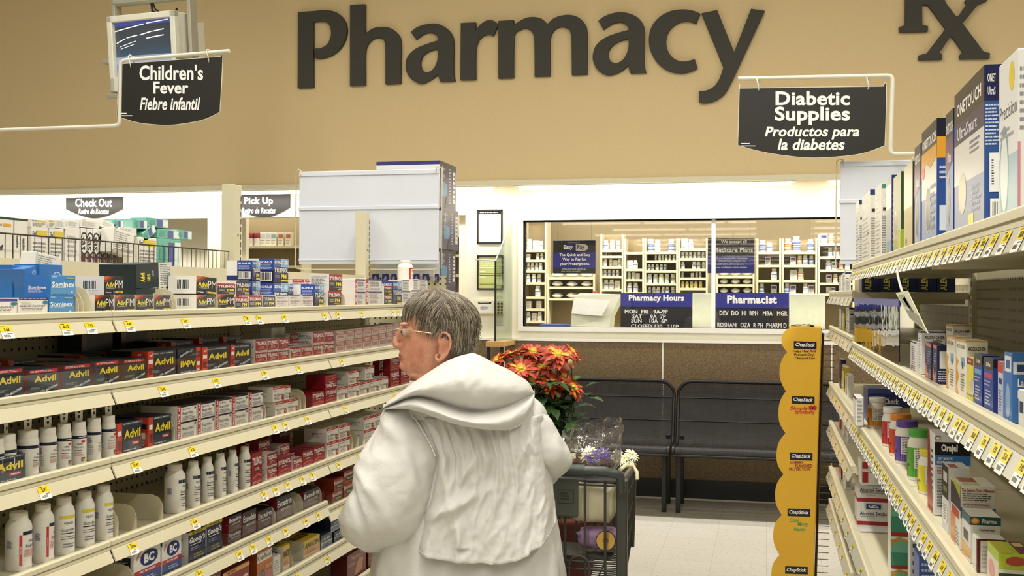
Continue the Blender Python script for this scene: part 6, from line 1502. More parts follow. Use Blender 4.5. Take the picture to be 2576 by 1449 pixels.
SB['y'] = sbm('#d8c43a', '#d8c84a'); SB['o'] = sbm('#e8e4da', '#b8813a'); SB['u'] = sbm('#e8e6e2', '#5a74b0'); SB['g'] = sbm('#f0eee8', '#a8b8b0')
SX = {c: box_mesh('stock_carton', .06, .09, .07, c, {'F': [('R', .1, .55, .9, .85, d), ('L', .1, .1, .9, .45, '#8a8a8c', 3)]}) for c, d in (('#e8e6de', '#c8ccd6'), ('#d9cfc0', '#a86a4a'), ('#e2e0e4', '#5a4a8a'), ('#e6e2d2', '#8ab0b8'))}
def _bag():
    mb = MB()
    def f(u, v):
        a = u * 2 * math.pi; rr = math.sin(math.pi * min(.999, max(.001, v))) ** .6
        d = 1 + .22 * noise.noise(Vector((3 * math.cos(a), 3 * math.sin(a), 5 * v)))
        return Vector((.062 * rr * d * math.cos(a), .05 * rr * d * math.sin(a), .09 * v * (1 + .15 * noise.noise(Vector((math.cos(a) * 4, math.sin(a) * 4, 1))))))
    mb.grid(f, 20, 12, mat('#e3e4e4', rough=.3), wrap_u=True); return mb.mesh('plastic_bag')
BAG = _bag()
rr = random.Random(11)
KIND = {0: ('b', 'white bottle on the shelving just inside the window edge behind the glass'), 2: ('b', 'white bottle on the stepped shelving past the payment sign behind the glass'), 3: ('b', 'white bottle on the first middle bay behind the glass'),
        4: ('u', 'white and blue bottle on the second middle bay behind the glass'), 5: ('y', 'bottle on the shelving beside the window mullion behind the glass'), 7: ('m', 'bottle or carton on the shelving beside the plan sign behind the glass'), 8: ('m', 'large bottle on the shelving past the plan sign behind the glass'), 9: ('m', 'spaced bottle on the shelving at the far window edge')}
NM = {'b': 'stock_bottle', 'c': 'stock_carton'}
for bi, (t, w, zs) in enumerate(bays):
    X0, Y0 = t.location.x, t.location.y
    if bi in (1, 6):
        for z in zs:
            for k in range(3):
                o = obj('plastic_bag', BAG); o.location = (X0 + (k - 1) * w * .62, Y0 + .075, z + .0005); o.rotation_euler = (0, 0, rr.uniform(-.3, .3) + (math.pi if k == 1 else 0)); o.scale = (min(1.0, w * .29 / .078), 1.0, rr.uniform(.52, .60))
                tag(o, 'crumpled clear white bag in the bins below the %s sign' % ('blue payment' if bi == 1 else 'plan'), 'bag', 'bags below the payment sign' if bi == 1 else 'bags below the plan sign')
        continue
    for zi, z in enumerate(zs):
        gap = (zs[zi - 1] - z - .03) if zi else .16
        if bi == 0 and zi == 0: continue
        x = -w + .022
        while x < w - .05:
            q = rr.random()
            if q < .10: x += rr.uniform(.04, .09); continue
            sc = min(rr.uniform(.75, 1.15), gap / .105)
            if KIND[bi][0] == 'y' and zi == 4: m_ = SB['y'] if rr.random() < .8 else SB['o']
            elif KIND[bi][0] == 'm': m_ = rr.choice([SB['b'], SB['b'], SB['u'], SB['o'], SX['#e8e6de'], SX['#d9cfc0'], SX['#e2e0e4']])
            elif KIND[bi][0] == 'u': m_ = rr.choice([SB['b'], SB['u'], SB['g']])
            else: m_ = rr.choice([SB['b'], SB['b'], SB['b'], SB['g'], SX['#e8e6de']])
            isb = m_.name.startswith('stock_bottle')
            if KIND[bi][0] == 'm' and rr.random() < .35: x += .05
            if bi == 8: sc = min(sc * 1.35, gap / .105)
            hw = (.027 if isb else .03) * sc
            if x + 2 * hw > w - .02: break
            o = obj('stock_bottle' if isb else 'stock_carton', m_); o.location = (X0 + x + hw, Y0 + .045 + rr.uniform(0, .03), z + .0005); o.scale = (sc, sc, min(sc, gap / .105)); o.rotation_euler = (0, 0, rr.uniform(-.4, .4) if isb else 0)
            l = KIND[bi][1]
            if not isb: l = l.replace('white and blue bottle', 'small carton').replace('white bottle', 'small white carton').replace('bottle or carton', 'small carton').replace('large bottle', 'small carton').replace('spaced bottle', 'small carton')
            elif bi == 7: l = l.replace('bottle or carton', 'small bottle')
            if bi == 5 and m_ is SB['y']: l = 'yellow-labelled ' + l
            elif bi == 5 and isb: l = 'white ' + l if m_ is not SB['o'] else 'orange-labelled ' + l
            tag(o, l, 'bottle' if isb else 'carton', ('stock ' + ('bottles' if isb else 'cartons') + ' behind the glass: ' + l)[:90])
            x += 2 * hw + rr.uniform(.002, .012)
# stack of folders on the first bay
z0 = bays[0][2][0]; bx = bays[0][0].location.x
for k, (c, nm) in enumerate((('#2a2a2c', 'black'), ('#e4e2da', 'white'), ('#3a3a3e', 'dark grey'), ('#3a56a0', 'blue'))):
    mb = MB(); mb.cbox(-.070, 0, 0, .070, .17, .03, mat(c, rough=.5), .002); o = mb.build('binder'); o.location = (bx + (.006 if k % 2 else -.004), BY + .01, z0 + .001 + .031 * k); tag(o, '%s binder in the stack on top of the shelving inside the window edge' % nm, 'binder', 'binders')
# hanging sign boards, shown just behind the glass
def board(name, label, x0, x1, yt, yb, Y, base, els, hang=True, cat='sign'):
    a = on_y(x0, yb, Y); b = on_y(x1, yt, Y); w = b.x - a.x; h = b.z - a.z
    t = thing(name, label, cat, ((a.x + b.x) / 2, Y, a.z))
    mb = MB(); mb.cbox(-w / 2, 0, 0, w / 2, .012, h, mat(base, rough=.45), .003); f = Face(mb, (-w / 2, 0, 0), (1, 0, 0), (0, 0, 1), w, h, .0006); f.run(els); mb.build('board', t)
    if hang:
        mb = MB()
        for s_ in (-1, 1): mb.tube([(s_ * w * .4, .006, h - .005), (s_ * w * .4, .006, 2.86 - a.z)], .0015, mat('#8a867a', rough=.3), 5)
        mb.build('hanging_wire', t)
    return t
BK, BL = '#232126', '#34388c'
board('payment_sign', 'blue and black hanging sign for an easy payment plan behind the glass', 1391, 1498, 604, 688, WY + .55, BK, [('R', 0, .16, 1, .64, BL), T('PHARMACY', .5, .93, .05, '#8a8890', w=.45), ('E', .38, .78, .13, .1, BL), ('E', .72, .78, .11, .1, '#b9b9bd'), ('R', .54, .68, .72, .88, '#b9b9bd'), T('Easy', .36, .78, .15, W_, b=.02, w=.24), T('Pay', .66, .78, .15, '#2a2a30', b=.02, w=.2), T('The Quick and Easy', .52, .55, .11, W_, b=.03, w=.84), T('Way to Pay for', .51, .42, .11, W_, b=.03, w=.62), T('your Prescriptions.', .52, .28, .11, W_, b=.03, w=.82), T('A One-Time Credit Card sign up', .5, .13, .05, '#d8d8dc', w=.64), ('L', .2, .05, .8, .08, '#b0b0b8', 1)])
board('plans_sign', 'blue and black hanging sign about medical plans behind the mullion', 1780, 1898, 598, 687, WY + .55, BK, [('R', 0, 0, 1, .48, BL), T('We accept all', .56, .88, .12, W_, b=.02, w=.76), T('Medicare Plans', .55, .66, .13, W_, b=.02, w=.92), T('Ask our pharmacist for information', .5, .42, .06, '#c9cbe4', w=.86), T('on Medicare prescription drug', .52, .34, .06, '#c9cbe4', w=.8), T('benefit plans and how to save', .48, .25, .06, '#c9cbe4', w=.78), T('money on diabetes testing supplies.', .5, .16, .06, '#c9cbe4', w=.9)])
CT = zsill - .02
board('hours_board', 'black and blue board listing the pharmacy hours behind the glass', 1561, 1742, 737, 829, WY + .16, BK, [('R', 0, .62, 1, 1, BL), ('R', 0, .595, 1, .625, '#24263c'), T('Pharmacy Hours', .5, .84, .21, W_, b=.045, w=.9), T('MON  FRI   9A-9P', .36, .49, .115, W_, b=.03, w=.62), T('SAT     9A  7P', .40, .36, .115, W_, b=.03, w=.54), T('SUN    10A  6P', .40, .245, .115, W_, b=.03, w=.54), T('CLOSED 130 . 210P', .48, .095, .115, W_, b=.03, w=.68)], hang=False)
board('pharmacist_board', 'black and blue board naming the staff behind the glass', 1799, 1985, 737, 829, WY + .16, BK, [('R', 0, .59, 1, 1, BL), ('R', 0, .565, 1, .595, '#24263c'), T('Pharmacist', .5, .82, .22, W_, b=.045, w=.68), T('DEV  DO  HI  RPH   MBA   MGR', .52, .45, .13, W_, b=.03, w=.92), T('ROSHANI  OZA  R PH  PHARM D', .5, .13, .13, W_, b=.03, w=.94)], hang=False)
# counter inside, pale cabinets, printer
mb = MB(); mb.box(xe - .2, WY + .125, 0, xf + .1, WY + .60, on_y(1650, 829, WY + .16).z - .0005, M_CREAM); o = mb.build('service_counter'); tag(o, 'cream service counter inside the pharmacy, directly below the window', 'counter')
czt = o.dimensions.z
mg = mat('#d3d9c8', rough=.5)
for nm, x0, x1, yt in (('pale green-grey low cabinet between the two lettered boards', 1742, 1797, 738), ('pale green-grey low cabinet past the staff board', 1987, 2076, 740)):
    a = on_y(x0, yt, WY + .64); b = on_y(x1, yt, WY + .64)
    mb = MB(); mb.cbox(a.x, WY + .64, 0, b.x, WY + 1.0, a.z, mg, .004); o = mb.build('low_cabinet'); tag(o, nm, 'cabinet', 'pale low cabinets')
a = on_y(1435, 825, WY + .2); b = on_y(1558, 738, WY + .2)
cz = czt
t = thing('printer', 'large pale printer with slanted paper tray on the service counter', 'printer', ((a.x + b.x) / 2, WY + .2, cz + .0005)); w = (b.x - a.x) / 2; h = b.z - cz
mb = MB(); mb.prism([(-w, 0, 0), (-w + .01, 0, h * .45), (-w + .02, .03, h * .93), (-w + .07, .06, h), (w, .12, h * .97), (w * .62, .04, h * .35), (w * .6, 0, 0)], (0, .26, 0), mat('#cfd0bc', rough=.5)); mb.build('body', t)
mb = MB(); mb.add([Vector(p) for p in ((-w * .96, -.004, h * .42), (w * .3, -.004, h * .36), (w * .62, .02, h * .80), (-w * .86, .02, h * .86))], [(0, 1, 2, 3)], mat('#eeeee6', rough=.6)); mb.add([Vector(p) for p in ((-w * .96, -.001, h * .42), (w * .3, -.001, h * .36), (w * .62, .023, h * .80), (-w * .86, .023, h * .86))], [(3, 2, 1, 0)], mat('#eeeee6', rough=.6)); mb.build('paper_sheet', t)
mb = MB(); mb.ball((-.02, .14, h + .01), (.02, .015, .012), mat('#a8542e', rough=.5)); mb.build('button', t)
o = MB(); o.cbox(-.13, 0, 0, .13, .16, .03, mat('#3a4a9a', rough=.4), .004); o = o.build('paper_tray'); p = on_y(1398, 806, WY + .25); o.location = (p.x, WY + .25, cz + .0005); tag(o, 'blue paper tray on the counter in front of the printer', 'tray')
# pick-up shelf stock
bay('shelving with red-capped bottles seen through the pick-up opening', 585, 760, [618, 668, 725], 545, 760, Y=WY + .9)
t, w, zs = bays[-1]
X0, Y0 = t.location.x, t.location.y
mb = MB(); r2 = .026; mb.lathe([(r2, 0), (r2, .07)], mat('#d8d3cc', rough=.4), 14); mb.lathe([(r2 * 1.02, .07), (r2 * 1.02, .115), (r2 * .9, .118)], mat('#7a2420', rough=.4), 14); RC_ = mb.mesh('stock_bottle')
x = on_y(603, 600, Y0 + .05).x
for k in range(4):
    o = obj('stock_bottle', RC_); o.location = (x + .058 * k, Y0 + .05, zs[0] + .0005); tag(o, 'red-capped bottle on the shelving in the pick-up opening, %s in its row' % ORD[k], 'bottle', 'red-capped bottles')
for k, (px, c) in enumerate(((661, '#e8e6de'), (675, '#e8e6de'), (688, '#e6e2d2'), (706, '#d9cfc0'), (725, '#d9cfc0'))):
    o = obj('stock_carton', SX[c]); o.location = (on_y(px, 600, Y0 + .05).x, Y0 + .05, zs[0] + .0005); o.scale = (.9, .9, 1.35); tag(o, '%s carton beside the red-capped bottles in the pick-up opening, %s in its row' % ('white' if k < 3 else 'orange-printed', ORD[k]), 'carton', 'cartons in the pick-up opening')
bay('cream shelving seen in the slit between the endcap cartons and the wall', 1120, 1178, [590, 640, 690, 735], 540, 760, Y=WY + .9)

# ------------------------------------------------------------------ the two benches
M_PERF = grid_mat('perforated_black_steel', '#1b1816', '#000000', 0.0125, 0.0024, (0, 2), rough=.62, alpha=True)
M_BEN = mat('#1a1816', rough=.35)
def bench(label, xa_, xb_, first):
    t = thing('bench', label, 'bench', ((xa_ + xb_) / 2, WY - .10, 0)); w = (xb_ - xa_) / 2
    prof = [(-.56, .405), (-.565, .43), (-.54, .452), (-.47, .455), (-.36, .437), (-.27, .432), (-.20, .445), (-.165, .49), (-.145, .56), (-.12, .64), (-.10, .71), (-.085, .79), (-.075, .86), (-.07, .885)]
    mb = MB(); n = 40
    V = []
    for y, z in prof:
        for i in range(n + 1):
            u = -w + .012 + (2 * w - .024) * i / n
            V.append((u, y, z))
    # rounded upper corners
    rc = .10
    V2 = []
    for (u, y, z) in V:
        top = .885
        du = abs(u) - (w - .012 - rc); dz = z - (top - rc)
        if du > 0 and dz > 0:
            L = math.hypot(du, dz)
            if L > rc: k = rc / L; u = math.copysign(w - .012 - rc + du * k, u); z = top - rc + dz * k
        V2.append((u, y, z))
    F_ = []
    for j in range(len(prof) - 1):
        for i in range(n): F_.append((j * (n + 1) + i, j * (n + 1) + i + 1, (j + 1) * (n + 1) + i + 1, (j + 1) * (n + 1) + i))
    mb.add(V2, F_, M_PERF, True); mb.build('seat_and_back', t)
    rim = [(-w + .012, y, z) for y, z in prof[:-3]]
    for k in range(7): a_ = math.pi - math.pi / 2 * k / 6; rim.append((-w + .012 + rc + rc * math.cos(a_), -.078, .785 + rc * math.sin(a_)))
    for k in range(7): a_ = math.pi / 2 - math.pi / 2 * k / 6; rim.append((w - .012 - rc + rc * math.cos(a_), -.078, .785 + rc * math.sin(a_)))
    rim += [(w - .012, y, z) for y, z in prof[:-3]][::-1]
    mb = MB(); mb.tube(rim, .0125, M_BEN, 8); mb.tube([(-w + .012, -.56, .405), (w - .012, -.56, .405)], .0125, M_BEN, 8); mb.build('rim', t)
    mb = MB(); mb.tube([(-w + .02, -.132, .60), (w - .02, -.132, .60)], .006, M_BEN, 6); mb.tube([(-w + .02, -.09, .765), (w - .02, -.09, .765)], .006, M_BEN, 6); mb.build('rib', t)
    for s_ in (-1, 1):
        x = s_ * (w - .045)
        for y in (-.50, -.16):
            mb = MB(); mb.cbox(x - .016, y - .02, .0005, x + .016, y + .02, .43 if y < -.3 else .5, M_BEN, .003); mb.build('leg', t)
        mb = MB(); mb.cbox(x - .014, -.5, .38, x + .014, -.16, .41, M_BEN, .003); mb.build('brace', t)
bxm = on_y(1699, 1030, WY - .25).x
bench('black perforated steel bench partly hidden behind the shopping cart', bxm - 1.25, bxm - .004, 0)
bench('black perforated steel bench between the cart and the yellow display', bxm + .004, bxm + 1.25, 1)

# ------------------------------------------------------------------ yellow lip balm display at the end of the diabetes gondola
DY = JY[3] + .02
YL = [(1992, 826), (1976, 832), (1967, 846), (1967, 866), (1980, 886, 1), (1967, 905), (1961, 932), (1964, 958), (1977, 985, 1), (1963, 1008), (1958, 1039), (1962, 1066), (1976, 1090, 1), (1959, 1114), (1953, 1145), (1957, 1170), (1971, 1194, 1), (1955, 1216), (1950, 1242), (1953, 1270), (1967, 1296, 1), (1950, 1318), (1945, 1345), (1948, 1370), (1961, 1396, 1), (1945, 1418), (1940, 1446), (1943, 1472), (1956, 1496, 1), (1940, 1518), (1935, 1545), (1938, 1572), (1952, 1596, 1)]
RT_ = [(2041, 1597, 1), (2065, 826, 1)]
o3 = on_y(2010, 1597, DY)
t = thing('lip_balm_display', 'tall yellow scalloped cardboard lip balm display beside the diabetes shelves', 'display', o3)
M_YEL = mat('#dfae33', rough=.4, var=.05, vscale=8)
L_ = lambda x, y, dy=0.0: on_y(x, y, DY) - Vector(o3) + Vector((0, dy, 0))
mb = MB(); mb.prism([L_(x, y) for x, y in spline(YL + RT_, seg=4)], (0, .006, 0), M_YEL); mb.build('front_panel', t)
mb = MB(); mb.prism([L_(1992, 826), L_(2065, 826), L_(2065, 826) + Vector((.004, .14, .004)), L_(1992, 826) + Vector((-.01, .14, .004))], (0, 0, .003), M_YEL)
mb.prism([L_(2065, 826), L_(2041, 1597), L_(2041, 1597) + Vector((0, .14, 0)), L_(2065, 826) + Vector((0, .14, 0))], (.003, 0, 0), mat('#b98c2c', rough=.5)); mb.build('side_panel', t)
M_RACK = mat('#5a4a30', rough=.4, metal=.5)
mb = MB()
pA, pB = L_(2069, 840), L_(2046, 1590)
for k in range(5):
    y = .01 + .036 * k; mb.tube([pA + Vector((.006, y, 0)), pB + Vector((.006, y, 0))], .002, M_RACK, 5)
for k in range(46):
    q = pA.lerp(pB, k / 45); mb.tube([q + Vector((.006, .005, 0)), q + Vector((.006, .16, 0))], .0015, M_RACK, 5, caps=False)
    mb.tube([q + Vector((.006, .005, 0)), q + Vector((.05, .005, 0))], .0015, M_RACK, 5, caps=False)
mb.build('wire_rack', t)
for px, py, sub in ((2025, 868, [('Helps Heal And', 1995, 2052, 880, 888), ('Prevent Dry,', 1998, 2049, 889, 897), ('Chapped Lips', 1999, 2050, 898, 905)]), (2020, 1006, [('Simply', 1987, 2034, 1022, 1034), ('Strawberry', 2000, 2049, 1032, 1044)]), (2015, 1148, [('CHERRY', 1988, 2021, 1160, 1167), ('FLAVORED', 2001, 2044, 1168, 1176), ('PROTECTION', 1985, 2037, 1176, 1184)]), (2009, 1289, [('Cool', 1986, 2010, 1303, 1314), ('Minty', 2007, 2033, 1313, 1326), ('Flavor', 1997, 2026, 1327, 1336)]), (2003, 1434, [('Overnight', 1976, 2030, 1449, 1459)])):
    mb = MB(); f = Vector((0, -.0006, 0))
    q = [L_(px - 28, py + 9) + f, L_(px + 29, py + 11) + f, L_(px + 29, py - 8) + f, L_(px - 28, py - 10) + f]
    mb.poly(q, ink('#1c1a17'))
    w = (q[1] - q[0]).length; put_text(mb, 'ChapStick', q[0] + f, (q[1] - q[0]).normalized(), Vector((0, 0, 1)), w / 2, (q[3] - q[0]).length / 2, (q[3] - q[0]).length * .62, ink(W_), fitw=w * .86, bold=.02, shear=.25)
    for s_, x0, x1, y0, y1 in sub:
        a_, b_2 = L_(x0, y1), L_(x1, y1); hh = L_(x0, y0).z - a_.z
        cc = {868: '#3a2a14', 1006: '#c0392b', 1148: '#8e2a22', 1289: '#5f9a4a', 1434: '#7a5a2a'}[py]
        put_text(mb, s_, a_ + f, (b_2 - a_).normalized(), Vector((0, 0, 1)), (b_2 - a_).length / 2, hh / 2, hh, ink(cc), fitw=(b_2 - a_).length, bold=.03, shear=.2 if s_ == 'Simply' else 0)
    if py == 1006:
        for dx in (0, 9): mb.poly([L_(2040 + dx + 6 * math.cos(a2), 1026 + 6.5 * math.sin(a2)) + f for a2 in [-2 * math.pi * k / 12 for k in range(12)]], ink('#b8302a'))
    mb.build('printed_lettering', t)
mb = MB(); mb.grid(lambda u, v: on_y(1990 + 58 * u, 822 - 3 * math.sin(3 * u), DY + .03 + .06 * v) + Vector((0, 0, .004 + .008 * noise.noise(Vector((6 * u, 4 * v, 0))))), 14, 6, mat('#8f8a5a', rough=.35)); o = mb.build('crumpled_wrapper'); sm = o.modifiers.new('thick', 'SOLIDIFY'); sm.thickness = .0015
tag(o, 'crumpled olive wrapper lying on top of the yellow display', 'wrapper')

# ------------------------------------------------------------------ shopping cart
CD = 3.2
_c = at(1562, 1184, CD)
CX1, CYH = _c.x, _c.y
CW = .56
cart = thing('shopping_cart', 'grey wire shopping cart holding flowers, pushed by the person in white', 'cart', (CX1 - CW / 2, CYH, 0))
M_CART = mat('#4b4a45', rough=.38, metal=.3, var=.08, vscale=60)
M_GRIP = mat('#3d423d', rough=.35)
HX = CW / 2; ZH = _c.z
mb = MB(); mb.tube([(-HX, 0, ZH - .06), (-HX, -.02, ZH - .01), (-HX + .04, -.03, ZH), (HX - .04, -.03, ZH), (HX, -.02, ZH - .01), (HX, 0, ZH - .06)], .015, M_GRIP, 12); mb.tube([(-HX + .10, -.03, ZH), (HX - .10, -.03, ZH)], .018, M_GRIP, 14); mb.build('handle', cart)
YN, YF, ZN, ZF = .03, .80, ZH - .035, .905
XN, XF_ = HX, HX - .055
BN, BF = .56, .62
def rim(z0, z1, xo=0.0, yf=None, yn=None):
    yf = YF if yf is None else yf; yn = YN if yn is None else yn
    return [(-XN - xo, yn, z0), (XN + xo, yn, z0), (XF_ + xo, yf, z1), (-XF_ - xo, yf, z1)]
mb = MB()
mb.tube(rim(ZN, ZF), .011, M_CART, 8, closed=True)
for s_ in (-1, 1):
    mb.cbox(s_ * XN - .016, YN - .014, .30, s_ * XN + .016, YN + .014, ZN + .005, M_CART, .004)
    mb.tube([(s_ * XF_, YF, ZF), (s_ * (XF_ - .006), YF - .02, BF - .005)], .010, M_CART, 8)
mb.build('basket_frame', cart)
def sidept(s_, u, v):
    """u along the side (near to far), v down (top to bottom)"""
    x = XN + (XF_ - XN) * u - .012 * v; y = YN + (YF - YN) * u; zt = ZN + (ZF - ZN) * u; zb = BN + (BF - BN) * u
    return Vector((s_ * x, y, zt + (zb - zt) * v))
for s_ in (-1, 1):
    mb = MB()
    for k in range(1, 38): mb.tube([sidept(s_, k / 38, 0), sidept(s_, k / 38, 1)], .0021, M_CART, 5, caps=False)
    for v in (.06, .18, .45, .72, 1.0): mb.tube([sidept(s_, 0, v), sidept(s_, 1, v)], .0032, M_CART, 5, caps=False)
    mb.build('side_panel', cart)
mb = MB()
for k in range(1, 22):
    a = sidept(-1, 1, 0); b = sidept(1, 1, 0); a2 = sidept(-1, 1, 1); b2 = sidept(1, 1, 1); mb.tube([a.lerp(b, k / 22), a2.lerp(b2, k / 22)], .0022, M_CART, 5, caps=False)
for v in (.3, .65, 1.0): mb.tube([sidept(-1, 1, v), sidept(1, 1, v)], .0032, M_CART, 5)
mb.build('front_panel', cart)
mb = MB()
for k in range(40):
    u = k / 39; mb.tube([sidept(-1, u, 1), sidept(1, u, 1)], .0024, M_CART, 5, caps=False)
for k in (-1, 0, 1): mb.tube([(k * .15, YN, BN - .004), (k * .15, YF, BF - .004)], .0036, M_CART, 6)
mb.build('basket_floor', cart)
# near gate with the child seat
mb = MB()
for k in range(9):
    x = -HX + .045 + (CW - .09) * k / 8
    mb.tube([(x, -.005, ZH - .03), (x, .0, ZH - .25), (x, .015, BN + .02)], .0042, M_CART, 6)
for z in (ZH - .045, ZH - .27, BN + .16): mb.tube([(-HX + .02, .004, z), (HX - .02, .004, z)], .0042, M_CART, 6)
for x0 in (-.20, -.08, .04, .13):
    mb.tube([(x0, -.008, BN + .02), (x0, -.008, BN + .17)] + [(x0 + .03 - .03 * math.cos(a), -.008, BN + .17 + .03 * math.sin(a)) for a in [math.pi * q / 8 for q in range(9)]] + [(x0 + .06, -.008, BN + .02)], .0042, M_CART, 6)
mb.build('rear_gate', cart)
mb = MB(); mb.box(-HX + .03, .02, ZH - .265, HX - .03, .19, ZH - .257, M_CART)
for k in range(9): x = -HX + .045 + (CW - .09) * k / 8; mb.tube([(x, .19, ZH - .26), (x, .205, ZH + .02)], .0036, M_CART, 6)
mb.tube([(-HX + .05, .205, ZH + .02), (HX - .05, .205, ZH + .02)], .005, M_CART, 6)
for s_ in (-.14, .14): mb.tube([(s_ - .05, .2, ZH - .02), (s_ - .05, .21, ZH + .06), (s_ + .05, .21, ZH + .06), (s_ + .05, .2, ZH - .02)], .005, M_CART, 6)
mb.build('child_seat', cart)
pl = at(1404, 1208, CD - .01) - Vector(cart.location); pr = at(1452, 1306, CD - .01) - Vector(cart.location)
mb = MB(); mb.cbox(pl.x - .05, -.022, pr.z, pr.x, -.010, pl.z, mat('#52564c', rough=.5), .010); mb.build('seat_flap', cart)
mb = MB(); f = Face(mb, (pl.x - .05, -.0222, pr.z), (1, 0, 0), (0, 0, 1), pr.x - pl.x + .05, pl.z - pr.z, .0005)
for q in ((.42, .36, .88, .38), (.42, .70, .88, .72), (.42, .36, .44, .72), (.86, .36, .88, .72)): f.run([('R', *q, '#34372f')])
f.run([('L', .5, .44, .8, .66, '#34372f', 3)]); mb.build('flap_mark', cart)
for s_ in (-1, 1):
    mb = MB(); mb.tube([(s_ * (HX - .02), YN, .32), (s_ * (HX - .03), .08, .14), (s_ * (HX - .06), .78, .13)], .013, M_CART, 8); mb.build('lower_rail', cart)
    for y in (.10, .72):
        mb = MB(); x = s_ * (HX - .04 - (.02 if y > .5 else 0))
        mb.lathe([(.0, -.014), (.058, -.014), (.062, 0), (.058, .014), (0, .014)], mat('#2a2927', rough=.6), 20, M=Matrix.Translation((x, y, .0625)) @ Matrix.Rotation(math.pi / 2, 4, 'Y')); mb.tube([(x, y, .0625), (x, y - .01, .135)], .009, M_CART, 8); mb.build('wheel', cart)
mb = MB()
for k in range(16): mb.tube([(-.22, .12 + .042 * k, .145), (.22, .12 + .042 * k, .145)], .003, M_CART, 5)
mb.build('lower_tray', cart)

# things in the cart
CO = Vector(cart.location)
def puff(name, c, r3, m, label, cat, amp=.16, f=3.0, seed=0, k=16, flat=.0):
    c = Vector(c); vs_ = []
    mb = MB()
    def fn(u, v):
        a = 2 * math.pi * u; b = math.pi * v
        d = Vector((math.sin(b) * math.cos(a), math.sin(b) * math.sin(a), -math.cos(b)))
        e = .55
        d2 = Vector([math.copysign(abs(q) ** e, q) for q in d])
        q = 1 + amp * noise.noise(d * f + Vector((seed, 0, 0))) + amp * .5 * noise.noise(d * f * 2.6 + Vector((seed, 3, 0)))
        return Vector((d2.x * r3[0] * q, d2.y * r3[1] * q, d2.z * r3[2] * q))
    mb.grid(fn, 36, k, m, wrap_u=True)
    o = mb.build(name); o.location = c
    if label: tag(o, label, cat)
    return o
zs_ = ZH - .255
p = at(1494, 1250, CD + .11)
puff('shopping_bag', (p.x, p.y, zs_ + .148), (.066, .046, .062), mat('#d8cfae', rough=.7, bump=.3, bscale=60), 'beige cloth bag in the child seat of the cart', 'bag', .12, 2.2, 4)
p = at(1506, 1305, CD + .11)
o = puff('purple_pouch', (p.x, p.y, zs_ + .038), (.060, .044, .029), mat('#a587aa', rough=.7, bump=.3, bscale=60), None, None, .14, 3, 9)
o2 = MB(); o2.lathe([(.030, 0), (.030, .002)], ink('#3a2a22'), 20, M=Matrix.Translation((.030, -.060, .004)) @ Matrix.Rotation(math.radians(75), 4, 'X')); o2.lathe([(.027, 0), (.027, .0028)], ink('#c9a04a'), 20, M=Matrix.Translation((.030, -.060, .004)) @ Matrix.Rotation(math.radians(75), 4, 'X')); o2.lathe([(.009, 0), (.009, .0036)], ink('#a06a34'), 12, M=Matrix.Translation((.030, -.060, .004)) @ Matrix.Rotation(math.radians(75), 4, 'X')); o2.build('sunflower_badge', o)
tag(o, 'purple pouch with a sunflower picture under the beige bag in the cart', 'pouch')

# chrysanthemums
M_PR = [mat('#96280f', rough=.5, var=.15, vscale=90), mat('#b23c14', rough=.5, var=.15, vscale=90)]
M_PY = mat('#dfa22c', rough=.5, var=.12, vscale=90); M_PC = mat('#b8b83c', rough=.7)
M_LF = mat('#2c4a20', rough=.5, var=.25, vscale=25); M_LF2 = mat('#3c5c2a', rough=.5, var=.25, vscale=25)
def bloom(mb, c, n, R_, seed, mo, mi, mc, npet=34, layers=3, up=.35):
    rr = random.Random(seed); c = Vector(c); n = Vector(n).normalized()
    a = n.cross(Vector((0, 0, 1))); a = a.normalized() if a.length > .01 else Vector((1, 0, 0)); b = n.cross(a)
    for L in range(layers):
        for k in range(npet // layers):
            q = 2 * math.pi * (k + rr.random() * .7 + L * .33) / (npet // layers)
            d = a * math.cos(q) + b * math.sin(q); lift = up * (L * .55) + rr.uniform(-.12, .14); l = R_ * (1 - .16 * L) * rr.uniform(.85, 1.08)
            t_ = (d.cross(n)).normalized() * (R_ * rr.uniform(.085, .125))
            pts = []
            for s_, wd in ((.10, .5), (.45, .9), (.82, 1.0), (1.0, .35)):
                z = lift * s_ - .22 * s_ * s_
                pts.append((c + d * (l * s_) + n * (l * z), t_ * wd, n * (R_ * .03)))
            for i in range(3):
                m = mi if i == 0 or (i == 1 and rr.random() < .15) else mo[k % len(mo)]
                (p0, t0, u0), (p1, t1, u1) = pts[i], pts[i + 1]
                mb.add([p0 - t0 + u0, p0, p0 + t0 + u0, p1 - t1 + u1, p1, p1 + t1 + u1], [(0, 1, 4, 3), (1, 2, 5, 4)], m, True)
    mb.ball(c + n * R_ * .04, (R_ * .17, R_ * .17, R_ * .1), mc, 10, 6)
def leaf(mb, base, d, l, w, m, droop=.3):
    d = Vector(d).normalized(); sd = d.cross(Vector((0, 0, 1))); sd = sd.normalized() if sd.length > .01 else Vector((1, 0, 0)); up = sd.cross(d)
    P = []; prof = [(0, .05), (.2, .5), (.3, .42), (.45, 1.0), (.55, .75), (.7, .8), (.8, .45), (1, .02)]
    for s_, q in prof:
        c = Vector(base) + d * (l * s_) - Vector((0, 0, 1)) * (droop * l * s_ * s_); P += [c - sd * w * q + up * w * .25 * q, c, c + sd * w * q + up * w * .25 * q]
    F_ = []
    for i in range(len(prof) - 1): F_ += [(3 * i, 3 * i + 1, 3 * i + 4, 3 * i + 3), (3 * i + 1, 3 * i + 2, 3 * i + 5, 3 * i + 4)]
    mb.add(P, F_, m, True)
MD = CD + .42
base = at(1425, 1240, MD); base.z = BN + (BF - BN) * .52 + .016
t = thing('potted_chrysanthemum', 'tall orange-red chrysanthemum plant rising from the cart', 'plant', base)
